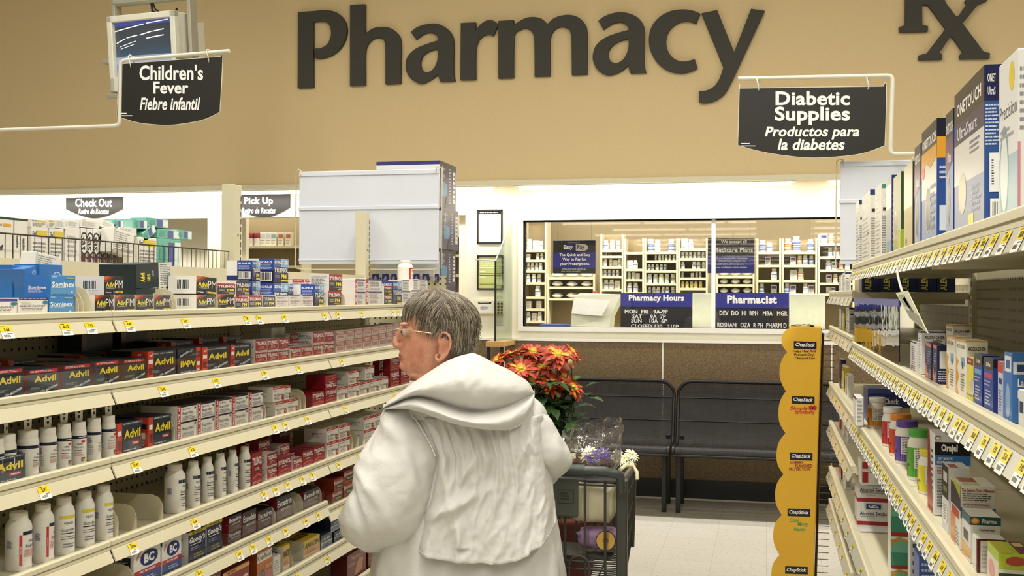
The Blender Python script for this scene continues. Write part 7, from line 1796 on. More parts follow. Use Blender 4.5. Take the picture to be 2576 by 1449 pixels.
mb = MB(); mb.lathe([(.085, 0), (.112, .17), (.12, .172), (.12, .20), (.11, .20), (.10, .18), (0, .175)], mat('#5e2a1c', rough=.6, bump=.2), 28); mb.build('pot', t)
rr = random.Random(3)
toC = (CP - base); toC.z = 0; toC.normalize()
heads = [(1404, 893, 50, 0), (1367, 922, 40, .02), (1310, 928, 44, -.03), (1287, 893, 48, .03), (1250, 908, 36, .02), (1338, 885, 40, .05), (1420, 950, 36, .04), (1386, 966, 38, -.02), (1441, 974, 40, -.03), (1440, 888, 34, .06), (1338, 955, 24, .0), (1228, 918, 30, .05), (1378, 885, 36, .09)]
for i, (x, y, r_, dd) in enumerate(heads):
    c = at(x, y, MD + dd) - base
    nrm = toC * (.55 if i not in (4, 3, 9, 11) else .15) + Vector((0, 0, .75)) + Vector((rr.uniform(-.4, .4), rr.uniform(-.2, .2), 0)) + (_r0 * ((x - 1345) / 180))
    mb = MB(); bloom(mb, c, nrm, r_ * MD / FPX * 1.06, i, M_PR, M_PY, M_PC, 42, 3); fo = mb.build('flower_head', t)
    mb = MB(); root_ = Vector((rr.uniform(-.05, .01), rr.uniform(-.03, .03), .17)); mid = root_.lerp(c, .5) + Vector((rr.uniform(-.02, .02), rr.uniform(-.02, .02), .02)); mb.tube([root_, mid, c - nrm.normalized() * .01], .0026, M_LF2, 6); mb.build('stem', t)
for (x, y) in ((1405, 993), (1441, 990), (1434, 912)):
    mb = MB(); c = at(x, y, MD - .03) - base; mb.ball(c, (.009, .009, .011), mat('#a8a05a', rough=.6), 10, 6); mb.tube([c, c + Vector((-.02, .02, -.08)), Vector((-.04, 0, .25))], .002, M_LF2, 5); mb.build('bud', t)
mb = MB()
for k in range(520):
    v = rr.random(); x = 1362 + rr.gauss(0, 1) * (60 - 22 * v); y = 955 + 215 * v
    x = min(x, 1475 - 90 * max(0, v - .35)); 
    c = at(x, y, MD + rr.uniform(-.06, .09)) - base
    q = rr.uniform(0, 6.28); leaf(mb, c, (math.cos(q), math.sin(q), rr.uniform(-.3, .5)), rr.uniform(.05, .085), rr.uniform(.014, .024), M_LF if rr.random() < .65 else M_LF2, rr.uniform(.1, .6))
o = mb.build('foliage', t); o['kind'] = 'stuff'
# white daisies
M_PW = [mat('#e9e4bd', rough=.5, var=.06), mat('#f0ecd0', rough=.5, var=.06)]
DD = CD + .655
base2 = at(1515, 1240, DD); base2.z = BN + (BF - BN) * .85 + .014
t = thing('potted_daisy', 'cream daisies peeping over the cart rim round the wrapped basket', 'plant', base2)
mb = MB(); mb.lathe([(.055, 0), (.075, .14), (.08, .142), (.08, .16), (.074, .16), (.07, .145), (0, .14)], mat('#5a4632', rough=.6), 24); mb.build('pot', t)
for i, (x, y, r_, dd) in enumerate(((1442, 1112, 26, -.22), (1432, 1140, 20, -.3), (1436, 1152, 20, -.32), (1452, 1158, 18, -.3), (1552, 1142, 18, -.1), (1590, 1143, 22, .02), (1572, 1152, 16, -.05), (1558, 1160, 16, -.2), (1583, 1165, 12, -.1))):
    c = at(x, y, DD + dd) - base2; nrm = toC * .5 + Vector((rr.uniform(-.5, .5), 0, .7))
    mb = MB(); bloom(mb, c, nrm, r_ * DD / FPX, 50 + i, M_PW, M_PW[0], mat('#c9b840', rough=.7), 26, 2, .25); mb.build('flower_head', t)
    mb = MB(); mb.tube([Vector((c.x * .4, c.y * .4, .15)), c * .7 + Vector((0, 0, .03)), c - nrm.normalized() * .006], .002, M_LF2, 5); mb.build('stem', t)
mb = MB()
for k in range(60):
    c = Vector((rr.uniform(-.10, .06), rr.uniform(-.12, .06), rr.uniform(.17, .30))); q = rr.uniform(0, 6.28); leaf(mb, c, (math.cos(q), math.sin(q), .3), .05, .014, M_LF, .3)
o = mb.build('foliage', t); o['kind'] = 'stuff'
# wrapped basket
WD = CD + .12
bs = at(1492, 1168, WD); bs.z = zs_ + .148 + .062 * 1.08 + .016
t = thing('wrapped_flower_basket', 'small brown basket of purple and cream flowers wrapped in clear film', 'flower basket', bs)
mb = MB()
mb.lathe([(.040, -.015), (.045, -.014), (.060, .02), (.066, .035), (.062, .036), (.05, .012), (0, .006)], mat('#4a2c1c', rough=.6, bump=.6, bscale=120), 24); mb.build('basket', t)
for i in range(9):
    q = i * 2.4; c = Vector((.034 * math.cos(q) * (i % 3) * .55, .034 * math.sin(q) * (i % 3) * .55, .05 + .012 * (i % 2)))
    pur = i % 3 != 1
    mb = MB(); bloom(mb, c, toC * .5 + Vector((math.cos(q) * .4, math.sin(q) * .4, .8)), .026, 80 + i, [mat('#5c4590', rough=.5), mat('#6f58a4', rough=.5)] if pur else M_PW, mat('#4a3678', rough=.5) if pur else M_PW[0], mat('#c9b840', rough=.7), 22, 2, .3); mb.build('flower_head', t)
M_FILM = clear('cellophane', refl=.15, rough=.05, bump=.9, bscale=26, haze=.02)
def film(u, v):
    a = 2 * math.pi * u
    R_ = .048 + .030 * math.sin(min(1, v * 2.2) * math.pi / 2) + .010 * v
    fold = 1 + .10 * math.sin(7 * a + 4 * v) * v + .10 * noise.noise(Vector((math.cos(a) * 4, math.sin(a) * 4, v * 6)))
    z = -.018 + .155 * v + .022 * v * math.cos(a - .7) + .012 * noise.noise(Vector((math.cos(a) * 6, math.sin(a) * 6, 9))) * v
    k = 1.0 - .55 * max(0, v - .55) * abs(math.sin(a))
    return Vector((R_ * fold * math.cos(a), R_ * fold * math.sin(a) * k, z))
mb = MB(); mb.grid(film, 64, 26, M_FILM, wrap_u=True); mb.build('clear_wrap', t)
mb = MB()
rb = lambda x, y, d: at(x, y, d) - bs
mb.tube([rb(1560, 1182, CD + .06), rb(1575, 1170, CD + .1), rb(1592, 1172, CD + .12), rb(1602, 1188, CD + .10), rb(1603, 1206, CD + .09)], .006, mat('#d8cfa8', rough=.5), 6); mb.build('ribbon', t)

# ------------------------------------------------------------------ the person
PD = 2.95
PS = PD / FPX
M_COAT = mat('#d0cec8', rough=.66, var=.02, bump=.5, bscale=55)
M_SKIN = bpy.data.materials.new('skin'); M_SKIN.use_nodes = True
def W(x, y, dc=0.0):
    """a point at photo position (x, y) on the upright plane through the person's head, moved dc away from the camera"""
    p = at(x, y, PD); return p + _f0 * dc
def interp(tab, y):
    if y <= tab[0][0]: return tab[0][1:]
    if y >= tab[-1][0]: return tab[-1][1:]
    for i in range(len(tab) - 1):
        if tab[i][0] <= y <= tab[i + 1][0]:
            t = (y - tab[i][0]) / (tab[i + 1][0] - tab[i][0])
            p0 = tab[max(0, i - 1)]; p1 = tab[i]; p2 = tab[i + 1]; p3 = tab[min(len(tab) - 1, i + 2)]
            out = []
            for k in range(1, len(p1)):
                dy = p2[0] - p1[0]
                m1 = (p2[k] - p0[k]) / max(1e-6, p2[0] - p0[0]) * dy; m2 = (p3[k] - p1[k]) / max(1e-6, p3[0] - p1[0]) * dy
                t2, t3 = t * t, t ** 3
                out.append((2 * t3 - 3 * t2 + 1) * p1[k] + (t3 - 2 * t2 + t) * m1 + (-2 * t3 + 3 * t2) * p2[k] + (t3 - t2) * m2)
            return out
def ring(y, xl, xr, b, dc=0.0, n=40, e=2.4, front_narrow=0.0):
    xm = (xl + xr) / 2; out = []
    for k in range(n):
        a = 2 * math.pi * k / n
        ca, sa = math.cos(a), math.sin(a)
        x = math.copysign(abs(ca) ** (2 / e), ca); d = math.copysign(abs(sa) ** (2 / e), sa)
        if front_narrow: d *= 1 - front_narrow * max(0, -x) ** 1.5
        out.append(W(xm + x * (xr - xl) / 2, y, dc + d * b))
    return out
def loft(mb, rings, m, cap=True):
    n = len(rings[0]); vs_ = [p for r in rings for p in r]; fs = []
    for i in range(len(rings) - 1):
        for j in range(n):
            j2 = (j + 1) % n; fs.append((i * n + j, (i + 1) * n + j, (i + 1) * n + j2, i * n + j2))
    if cap: fs.append(tuple(range(n))); fs.append(tuple(range((len(rings) - 1) * n, len(rings) * n))[::-1])
    mb.add(vs_, fs, m, True)
foot = at(1180, 1200, PD); foot.z = 0
person = thing('person', 'person in a white hooded coat with short grey hair and glasses, pushing the cart', 'person', foot)
INV = Matrix.Translation(foot).inverted()
def pbuild(mb, name, parent=None, mods=None):
    mb.v = [tuple(Vector(v) - foot) for v in mb.v]
    o = mb.build(name, parent or person)
    return o
# --- body: head, neck, trunk, arms with hands, legs, one surface
HEAD = [(730, 1084, 1102, .004), (736, 1058, 1130, .034), (748, 1036, 1160, .054), (765, 1023, 1180, .066), (785, 1016, 1192, .074), (800, 1014, 1196, .077), (812, 1012.5, 1197, .078), (826, 1014, 1196, .077), (845, 1011, 1190, .074), (865, 1007, 1180, .071), (878, 1005, 1172, .068), (892, 1005, 1166, .064), (905, 1007, 1160, .060), (920, 1007, 1154, .055), (932, 1012, 1150, .050), (940, 1022, 1150, .048), (955, 1036, 1156, .050), (975, 1044, 1168, .054), (1000, 1040, 1200, .062), (1030, 1030, 1240, .08)]
mb = MB()
rings = []
y = 730
while y <= 1030:
    a, b, c = interp(HEAD, y); rings.append(ring(y, a, b, c, 0, 56, 2.15, .52 if y < 940 else .1)); y += 4
loft(mb, rings, M_SKIN)
def pball(x, y, dc, rx, ry, rz):
    """rx along the face direction, ry across the head, rz up (metres)"""
    M = Matrix((_r0, _f0, Vector((0, 0, 1)))).transposed()
    mb.ball(W(x, y, dc), (rx, ry, rz), M_SKIN, 14, 10, M=M)
mb.tube([W(1015, 816), W(1008, 830), W(1001, 845), W(995.5, 858), W(994, 866), W(1004, 873)], [.006, .0066, .0074, .0086, .0092, .008], M_SKIN, 12)
for s_ in (-1, 1):
    pball(1003, 869, s_ * .0115, .010, .007, .0075)
    pball(1020, 815, s_ * .030, .013, .022, .006)          # brow
    pball(1029, 834, s_ * .036, .0125, .012, .0110)        # eye mound
    # ear
    E = [(1112, 866), (1108, 850), (1113, 837), (1124, 833), (1134, 840), (1139, 855), (1136, 872), (1128, 887), (1118, 898), (1107, 904), (1101, 898), (1103, 886)]
    mb.tube([W(px, py, s_ * (.079 + .014 * min(1, max(0, (px - 1104) / 26)))) for px, py in E], [.0035, .004, .0042, .0044, .0046, .0046, .0044, .0044, .005, .0056, .005, .004], M_SKIN, 8)
    M = Matrix.Rotation(0, 3, 'Z')
    mb.ball(W(1122, 868, s_ * .081), (.0155, .0155, .030), M_SKIN, 14, 8, M=Matrix((_r0 * 1.0, _f0 * .34, Vector((0, 0, 1)) + _r0 * .18)).transposed())
    mb.tube([W(1114, 880, s_ * .084), W(1112, 872, s_ * .085), W(1114, 864, s_ * .084)], .0035, M_SKIN, 6)
pball(1009, 892.5, 0, .0075, .017, .0042); pball(1010, 901.5, 0, .0078, .016, .0048)      # lips
pball(1017, 921, 0, .014, .020, .012)                                                       # chin
TR = [(1000, 1050, 1300, .085), (1030, 1020, 1350, .105), (1070, 1015, 1362, .118), (1150, 1030, 1365, .125), (1250, 1030, 1370, .13), (1340, 1030, 1380, .14), (1420, 1035, 1375, .14), (1500, 1040, 1370, .13), (1530, 1060, 1350, .11)]
loft(mb, [ring(q[0], q[1], q[2], q[3] * .9, .02, 40) for q in TR], M_SKIN)
HND = {}
for s_ in (-1, 1):
    if s_ < 0: path = [W(1050, 1050, .0), W(1000, 1150, -.02), W(965, 1290, -.02), W(1010, 1290, .10)]; gx = -.17
    else: path = [W(1300, 1050, .02), W(1342, 1105, .03), W(1375, 1160, .05), W(1375, 1172, .14)]; gx = .055
    hand = CO + Vector((gx, -.030, ZH))
    wr = hand + Vector((0, -.075, .018))
    mb.tube(path + [wr], [.046, .040, .034, .030, .025], M_SKIN, 14)
    mb.tube([wr, hand + Vector((0, -.03, .030)), hand + Vector((0, -.004, .033))], [.026, .034, .034], M_SKIN, 12)
    for f_ in range(4):
        ox = (-.033 + .022 * f_); ln = (.9, 1.0, .97, .8)[f_]
        mb.tube([hand + Vector((ox, .000, .033)), hand + Vector((ox, .024 * ln, .026)), hand + Vector((ox * .98, .033, .002)), hand + Vector((ox * .95, .022, -.024)), hand + Vector((ox * .93, .000, -.030 * ln))], [.0100, .0096, .009, .0085, .0075], M_SKIN, 8)
    tx = -s_ * .040
    mb.tube([hand + Vector((tx * .6, -.045, .020)), hand + Vector((tx, -.034, .0)), hand + Vector((tx * .95, -.024, -.018)), hand + Vector((tx * .7, -.010, -.028))], [.013, .0115, .0105, .009], M_SKIN, 8)
    hip = W(1155 if s_ < 0 else 1255, 1500, .02)
    kx = W(1140 if s_ < 0 else 1268, 1500, .05)
    mb.tube([hip, Vector((kx.x, kx.y + .03, .42)), Vector((kx.x, kx.y, .09))], [.085, .060, .040], M_SKIN, 14)
    mb.tube([Vector((kx.x, kx.y - .03, .055)), Vector((kx.x, kx.y + .06, .045)), Vector((kx.x, kx.y + .15, .032))], [.036, .038, .026], M_SKIN, 12)
    HND[s_] = (hip, kx)
body = pbuild(mb, 'body')
rm = body.modifiers.new('one_surface', 'REMESH'); rm.mode = 'VOXEL'; rm.voxel_size = .0030; rm.use_smooth_shade = True
sm = body.modifiers.new('soften', 'SMOOTH'); sm.factor = .5; sm.iterations = 7
nt = M_SKIN.node_tree; b_ = nt.nodes['Principled BSDF']; b_.inputs['Roughness'].default_value = .5
b_.inputs['Subsurface Weight'].default_value = .08; b_.inputs['Subsurface Radius'].default_value = (.01, .004, .002)
tc = nt.nodes.new('ShaderNodeTexCoord')
nz = nt.nodes.new('ShaderNodeTexNoise'); nz.inputs['Scale'].default_value = 38; nz.inputs['Detail'].default_value = 4
nt.links.new(tc.outputs['Object'], nz.inputs['Vector'])
rp = nt.nodes.new('ShaderNodeValToRGB'); rp.color_ramp.elements[0].position = .3; rp.color_ramp.elements[1].position = .72
rp.color_ramp.elements[0].color = lin('#b5775c'); rp.color_ramp.elements[1].color = lin('#d59d80')
nt.links.new(nz.outputs['Fac'], rp.inputs[0])
def spot(prev, c, r, col, soft=.5):
    v = nt.nodes.new('ShaderNodeVectorMath'); v.operation = 'DISTANCE'; v.inputs[1].default_value = Vector(c) - foot
    nt.links.new(tc.outputs['Object'], v.inputs[0])
    mr = nt.nodes.new('ShaderNodeMapRange'); mr.inputs[1].default_value = r * (1 - soft); mr.inputs[2].default_value = r; mr.inputs[3].default_value = 1; mr.inputs[4].default_value = 0; mr.interpolation_type = 'SMOOTHSTEP'
    nt.links.new(v.outputs['Value'], mr.inputs[0])
    mx = nt.nodes.new('ShaderNodeMix'); mx.data_type = 'RGBA'; nt.links.new(mr.outputs[0], mx.inputs[0]); nt.links.new(prev, mx.inputs[6]); mx.inputs[7].default_value = lin(col)
    return mx.outputs[2]
o_ = rp.outputs[0]
o_ = spot(o_, W(1006, 897, -.008), .0135, '#a35a50', .4)
o_ = spot(o_, W(992, 866), .016, '#c77a64', .8)
o_ = spot(o_, W(1036, 880, -.06), .04, '#c5806a', .9)
o_ = spot(o_, W(1120, 868, -.095), .022, '#b56e58', .8)
nt.links.new(o_, b_.inputs['Base Color'])
n2 = nt.nodes.new('ShaderNodeTexNoise'); n2.inputs['Scale'].default_value = 130; n2.inputs['Detail'].default_value = 5
nt.links.new(tc.outputs['Object'], n2.inputs['Vector'])
bp = nt.nodes.new('ShaderNodeBump'); bp.inputs['Strength'].default_value = .35; bp.inputs['Distance'].default_value = .003
nt.links.new(n2.outputs['Fac'], bp.inputs['Height']); nt.links.new(bp.outputs['Normal'], b_.inputs['Normal'])
# eyes
for s_ in (-1, 1):
    mb = MB(); c = W(1023.5, 833.5, s_ * .036)
    mb.ball(c, .0112, mat('#b3a498', rough=.2), 16, 12); d_ = (-_r0 + _f0 * s_ * .30).normalized()
    mb.ball(c + d_ * .0072, .0062, mat('#4a3a2e', rough=.15), 12, 8); mb.ball(c + d_ * .0105, .0031, mat('#141210', rough=.1), 10, 6)
    pbuild(mb, 'eye')
# glasses
mb = MB(); M_GM = mat('#c9b88a', rough=.25, metal=.9, var=0)
for s_ in (-1, 1):
    mb.tube([W(1004, 826, s_ * .062), W(1020, 827.5, s_ * .074), W(1050, 830, s_ * .081), W(1092, 836, s_ * .083), W(1112, 838, s_ * .083), W(1124, 846, s_ * .082)], .0013, M_GM, 6)
    mb.tube([W(1003, 826, s_ * .062), W(1001.5, 826, s_ * .036), W(1001, 828, s_ * .010)], .0009, M_GM, 6)
mb.tube([W(1001, 830, -.012), W(999, 829, 0), W(1001, 830, .012)], .001, M_GM, 6)
g = pbuild(mb, 'glasses')
for s_ in (-1, 1):
    mb = MB(); mb.poly([W(1003 + 4 * (.5 - .5 * math.sin(a)), 840 - 14 * math.sin(a), s_ * (.037 + .027 * math.cos(a))) for a in [2 * math.pi * k / 24 for k in range(24)]], clear('spectacle_lens', refl=.03)); pbuild(mb, 'lens', g)
# --- hair
HAIR = [(725.5, 1084, 1100, .006), (730, 1062, 1128, .034), (739, 1046, 1152, .054), (752, 1031, 1174, .069), (765, 1021, 1188, .078), (780, 1015.5, 1199, .084), (795, 1013.5, 1205, .087), (812, 1013.5, 1208, .0875), (835, 1014, 1205, .0865), (855, 1014, 1201, .083), (872, 1014, 1197, .078), (890, 1020, 1190, .071), (900, 1030, 1180, .062)]
HP_ = [(1012, 700), (1230, 700), (1230, 830), (1222, 860), (1200, 893), (1150, 893), (1134, 889), (1139, 868), (1140, 848), (1128, 831), (1112, 832), (1103, 838), (1092, 833), (1077, 822), (1059, 812), (1053, 800), (1050, 790), (1034, 788), (1020, 789), (1005, 790)]
def inpoly(x, y, P):
    c = False; j = len(P) - 1
    for i in range(len(P)):
        if (P[i][1] > y) != (P[j][1] > y) and x < (P[j][0] - P[i][0]) * (y - P[i][1]) / (P[j][1] - P[i][1]) + P[i][0]: c = not c
        j = i
    return c
def hairp(y, a, lift=0.0):
    xl, xr, b = interp(HAIR, y); xm = (xl + xr) / 2; e = 2.25
    ca, sa = math.cos(a), math.sin(a)
    x = math.copysign(abs(ca) ** (2 / e), ca); d = math.copysign(abs(sa) ** (2 / e), sa) * (1 - .42 * max(0, -x) ** 1.5)
    k = 1 + lift / .09
    px = xm + x * (xr - xl) / 2 * k; dc = d * b * k
    return px, dc
M_HAIR = [mat('#5a5040', rough=.5, var=.2, vscale=80), mat('#7a705e', rough=.5, var=.2, vscale=80), mat('#9f9682', rough=.5, var=.15, vscale=80), mat('#453c2f', rough=.5, var=.2, vscale=80)]
mb = MB(); NY, NA = 90, 140
ys_ = [725.6 + (899 - 725.6) * i / (NY - 1) for i in range(NY)]
idx = {}; vs_ = []; keep = {}
for i, yy in enumerate(ys_):
    for j in range(NA):
        a = 2 * math.pi * j / NA; px, dc = hairp(yy, a)
        q = noise.noise(Vector((px * .09, yy * .03, dc * 60))) * .0022
        px2, dc2 = hairp(yy, a, q)
        keep[i, j] = inpoly(px, yy, HP_)
        idx[i, j] = len(vs_); vs_.append(W(px2, yy, dc2))
fs = []
for i in range(NY - 1):
    for j in range(NA):
        j2 = (j + 1) % NA
        if keep[i, j] and keep[i, j2] and keep[i + 1, j] and keep[i + 1, j2]: fs.append((idx[i, j], idx[i + 1, j], idx[i + 1, j2], idx[i, j2]))
fs.append(tuple(idx[0, j] for j in range(NA)))
mb.add(vs_, fs, M_HAIR[0], True)
rr = random.Random(21)
cnt = 0
while cnt < 3000:
    yy = rr.uniform(727, 890); a = rr.uniform(0, 2 * math.pi)
    px, dc = hairp(yy, a)
    if not inpoly(px, yy, HP_): continue
    cnt += 1
    # comb direction: from the crown forwards on the top, down the back and sides
    L = rr.uniform(16, 42); pts = []; cy_, ca_ = yy, a; lift = rr.uniform(.0002, .0018); seg = 5
    for k in range(seg):
        px, dc = hairp(cy_, ca_, lift + .0022 * (k / seg) ** 2 * rr.random())
        pts.append(W(px, cy_, dc))
        fwd = 1.0 if px < 1115 else -.35
        top = max(0.0, min(1.0, (800 - cy_) / 60))
        cy_ += L / seg * (.75 + .25 * (1 - top))
        w_ = .030 * fwd * (.35 + .9 * top) * L / 20
        ca_ += (w_ if math.sin(ca_) > 0 else -w_) + rr.uniform(-.012, .012)
        if cy_ > 896: break
    if len(pts) > 2:
        n_ = len(pts); mb.tube(pts, [.0011 * (1 - .75 * q / n_) for q in range(n_)], rr.choice([M_HAIR[0], M_HAIR[1], M_HAIR[1], M_HAIR[2], M_HAIR[2], M_HAIR[3]]), 4, caps=False)
for k in range(60):      # stray ends at the nape and crown
    yy = rr.uniform(770, 885); a = rr.uniform(-.5, .5); px, dc = hairp(yy, a); mb.tube([W(px - 2, yy, dc), W(px + 3, yy + 8, dc), W(px + rr.uniform(4, 9), yy + rr.uniform(10, 20), dc)], [.0009, .0007, .0003], M_HAIR[2], 4, caps=False)
pbuild(mb, 'hair')
mb = MB()
for s_ in (-1, 1):
    for k in range(26):
        u = k / 25; b0 = W(1014 + 14 * u, 818 - 3 * math.sin(u * 3) + 3 * u, s_ * (.018 + .034 * u)); mb.tube([b0, b0 - _r0 * .003 + Vector((0, 0, -.001)) + _f0 * s_ * .004], [.0008, .0003], M_HAIR[1], 4, caps=False)
pbuild(mb, 'eyebrow')

# --- coat
def wr_noise(p, s=1.0):
    return noise.noise(p * s)
def displace(o, fn):
    me = o.data
    me.update()
    nn = [v.normal.copy() for v in me.vertices]
    for v, n_ in zip(me.vertices, nn): v.co = v.co + n_ * fn(v.co + foot, n_)
    me.update()
COATR = [(985, 1060, 1300, .085, 0), (1005, 1035, 1340, .105, .005), (1030, 1020, 1366, .125, .01), (1070, 1015, 1372, .14, .01), (1120, 1012, 1374, .15, .01), (1200, 1005, 1384, .16, .015), (1280, 985, 1393, .17, .015), (1350, 962, 1402, .18, .02), (1400, 946, 1409, .185, .02), (1449, 936, 1417, .19, .02), (1600, 915, 1440, .20, .02), (1790, 895, 1465, .21, .02)]
mb = MB(); rings = []; y = 985
while y <= 1790:
    xl, xr, b, dc = interp(COATR, y)
    R_ = ring(y, xl, xr, b, dc, 96, 2.5)
    rings.append(R_); y += 9
loft(mb, rings, M_COAT, cap=False)
def coatfold(p, n_):
    z = p.z; a = math.atan2((p - foot).dot(_f0), (p - foot).dot(_r0))
    lo = max(0, min(1, (1.0 - z) / .3))
    return .006 * (1 - 2.2 * abs(noise.noise(Vector((a * 4, z * 5, 11))))) + .012 * lo * math.sin(13 * a + 2.0 * noise.noise(Vector((a * 2, z * 3, 0)))) + .006 * noise.noise(Vector((a * 5, z * 6, 1))) + .003 * noise.noise(Vector((a * 16, z * 14, 4)))
coat = pbuild(mb, 'coat'); displace(coat, coatfold)
# back flap
capL = [(1030, 1046), (1040, 1048), (1080, 1070), (1129, 1090), (1180, 1085), (1258, 1062), (1320, 1050), (1380, 1044)]
capR = [(1030, 1362), (1040, 1366), (1103, 1371), (1196, 1385), (1261, 1396), (1320, 1397), (1380, 1397)]
hem = [(0, 1352), (.15, 1360), (.32, 1367), (.6, 1373), (.72, 1368), (.805, 1356), (.81, 1350), (.9, 1338), (1, 1308)]
def lerp_tab(T_, q):
    for i in range(len(T_) - 1):
        if q <= T_[i + 1][0]:
            t = (q - T_[i][0]) / max(1e-6, T_[i + 1][0] - T_[i][0]); return T_[i][1] + (T_[i + 1][1] - T_[i][1]) * t
    return T_[-1][1]
def coat_depth(x, y, off):
    xl, xr, b, dc = interp(COATR, y); t = (x - (xl + xr) / 2) / ((xr - xl) / 2); t = max(-.985, min(.985, t))
    return dc - b * (1 - abs(t) ** 2.5) ** (1 / 2.5) - off
def capef(u, v):
    yb = lerp_tab(hem, u); yt = 1036 + 6 * math.sin(u * 3)
    y = yt + (yb - yt) * v
    x = lerp_tab(capL, y) + (lerp_tab(capR, y) - lerp_tab(capL, y)) * u
    g = (1 - v) ** 1.5
    f = .0060 * g * math.sin(u * 70 + 3 * noise.noise(Vector((u * 8, v * 2, 0)))) * min(1, v * 12)
    f += .016 * v * (noise.noise(Vector((u * 5 + v * 1.2, v * 1.1, 7)))) + .016 * math.exp(-((u - .12 - .42 * (v - .35)) / .05) ** 2) * (1 if .1 < v < .9 else .3)
    f += .024 * math.exp(-((v - .62 + .5 * (u - .25)) / .05) ** 2) * math.exp(-((u - .22) / .2) ** 2)
    f += .018 * math.exp(-((v - .35 + .9 * (u - .33)) / .06) ** 2) * math.exp(-((u - .34) / .12) ** 2)
    f += .007 * (1 - 2.2 * abs(noise.noise(Vector((u * 9 + v * 3, v * 4, 12))))) * min(1, v * 4)
    f += .006 * noise.noise(Vector((u * 14, v * 5, 2))) + .003 * noise.noise(Vector((u * 30, v * 16, 5)))
    f += .006 * math.exp(-((u - .80) / .012) ** 2) * max(0, v - .3)
    dive = .075 * math.exp(-(u / .07) ** 2) * min(1, v * 5) + .03 * math.exp(-((1 - u) / .04) ** 2) * min(1, v * 4)
    return W(x, y, coat_depth(x, y, .014 + .030 * v * v + f - dive))
mb = MB(); mb.grid(capef, 150, 90, M_COAT)
cape = pbuild(mb, 'back_flap', coat); so = cape.modifiers.new('cloth_thickness', 'SOLIDIFY'); so.thickness = .0035; so.offset = 1
mb = MB(); M_ST = mat('#dcdad2', rough=.7)
for k in range(120):
    u0, u1 = k / 120, (k + .6) / 120
    mb.tube([capef(u0, .977) - _f0 * .0045, capef(u1, .977) - _f0 * .0045], .0009, M_ST, 4)
pbuild(mb, 'hem_stitching', coat)
# sleeves
SLL = [(1012, 1000, 1046, .05, -.01), (1025, 975, 1056, .075, -.015), (1042, 964, 1066, .09, -.02), (1062, 956, 1080, .10, -.04), (1098, 937, 1097, .105, -.06), (1139, 916, 1109, .11, -.085), (1196, 901, 1106, .112, -.10), (1237, 888, 1094, .11, -.10), (1270, 875, 1080, .11, -.095), (1294, 868, 1071, .108, -.085), (1320, 865, 1064, .10, -.06), (1351, 876, 1054, .09, -.015), (1375, 912, 1046, .07, .0), (1390, 955, 1036, .035, .01), (1394, 985, 1020, .008, .012)]
SLR = [(1008, 1296, 1340, .05, .02), (1020, 1290, 1350, .07, .02), (1041, 1294, 1368, .08, .02), (1057, 1300, 1382, .085, .025), (1088, 1315, 1399, .09, .03), (1129, 1330, 1425, .095, .035), (1150, 1338, 1434, .095, .04), (1165, 1344, 1439.5, .09, .05), (1181, 1350, 1435, .08, .06), (1200, 1358, 1418, .06, .07), (1217, 1372, 1398, .02, .08)]
for s_, tab, nm in ((-1, SLL, 'sleeve'), (1, SLR, 'sleeve')):
    mb = MB(); rings = []; y = tab[0][0]
    while y <= tab[-1][0]:
        xl, xr, b, dc = interp(tab, y); rings.append(ring(y, xl, xr, max(.004, b), dc, 84, 2.2)); y += 4
    loft(mb, rings, M_COAT)
    def slf(p, n_, s_=s_):
        q = p - foot; u = q.dot(_r0); w = q.dot(_f0); z = q.z
        f = .014 * noise.noise(Vector((u * 7 + z * 5, w * 6, z * 4 + s_ * 9))) + .006 * noise.noise(Vector((u * 16 - z * 9, w * 12, z * 9 + s_))) + .0025 * noise.noise(Vector((u * 45, w * 30, z * 40)))
        f += .006 * (1 - 2.2 * abs(noise.noise(Vector((u * 11 + z * 6, w * 8, z * 6 + 5 * s_)))))
        if s_ < 0:
            for (cx_, cy_, an, ln, wd, am) in ((906, 1285, 1.2, 60, 9, -.020), (922, 1300, 1.25, 50, 8, .014), (935, 1240, 1.0, 90, 10, .009), (1010, 1130, 1.1, 120, 16, .006), (1060, 1200, 1.35, 80, 12, -.007)):
                pr = p - CP; dd = pr.dot(CF); X = IW / 2 + FPX * pr.dot(CR) / dd; Y = IH / 2 - FPX * pr.dot(CU) / dd
                dx, dy = X - cx_, Y - cy_; al = dx * math.cos(an) + dy * math.sin(an); ac = -dx * math.sin(an) + dy * math.cos(an)
                if w < .02: f += am * math.exp(-(al / ln) ** 2 - (ac / wd) ** 2)
        return f
    so_ = pbuild(mb, nm, coat); displace(so_, slf)
    # forearm of the sleeve, reaching forward to the cart handle
    gx = -.17 if s_ < 0 else .055
    hand = CO + Vector((gx, -.030, ZH)); wr = hand + Vector((0, -.085, .020))
    el = W(975, 1315, .0) if s_ < 0 else W(1380, 1165, .08)
    mb = MB(); pp = [el.lerp(wr, k / 9) + Vector((0, 0, -.02 * math.sin(math.pi * k / 9))) for k in range(10)]
    mb.tube(pp, [(.075 if s_ < 0 else .055) - (.036 if s_ < 0 else .018) * k / 9 + (.004 if k % 3 == 1 else 0) for k in range(10)], M_COAT, 20, caps=False); fo = pbuild(mb, 'sleeve_forearm', coat); fo.modifiers.new('cloth_thickness', 'SOLIDIFY').thickness = .003
# seam of the set-in sleeve
mb = MB()
sx = [(1046, 1034), (1062, 1052), (1078, 1075), (1094, 1100), (1106, 1126)]
mb.tube([W(x, y, coat_depth(x, y, .028)) for x, y in sx], .0022, M_ST, 5); pbuild(mb, 'shoulder_seam', coat)
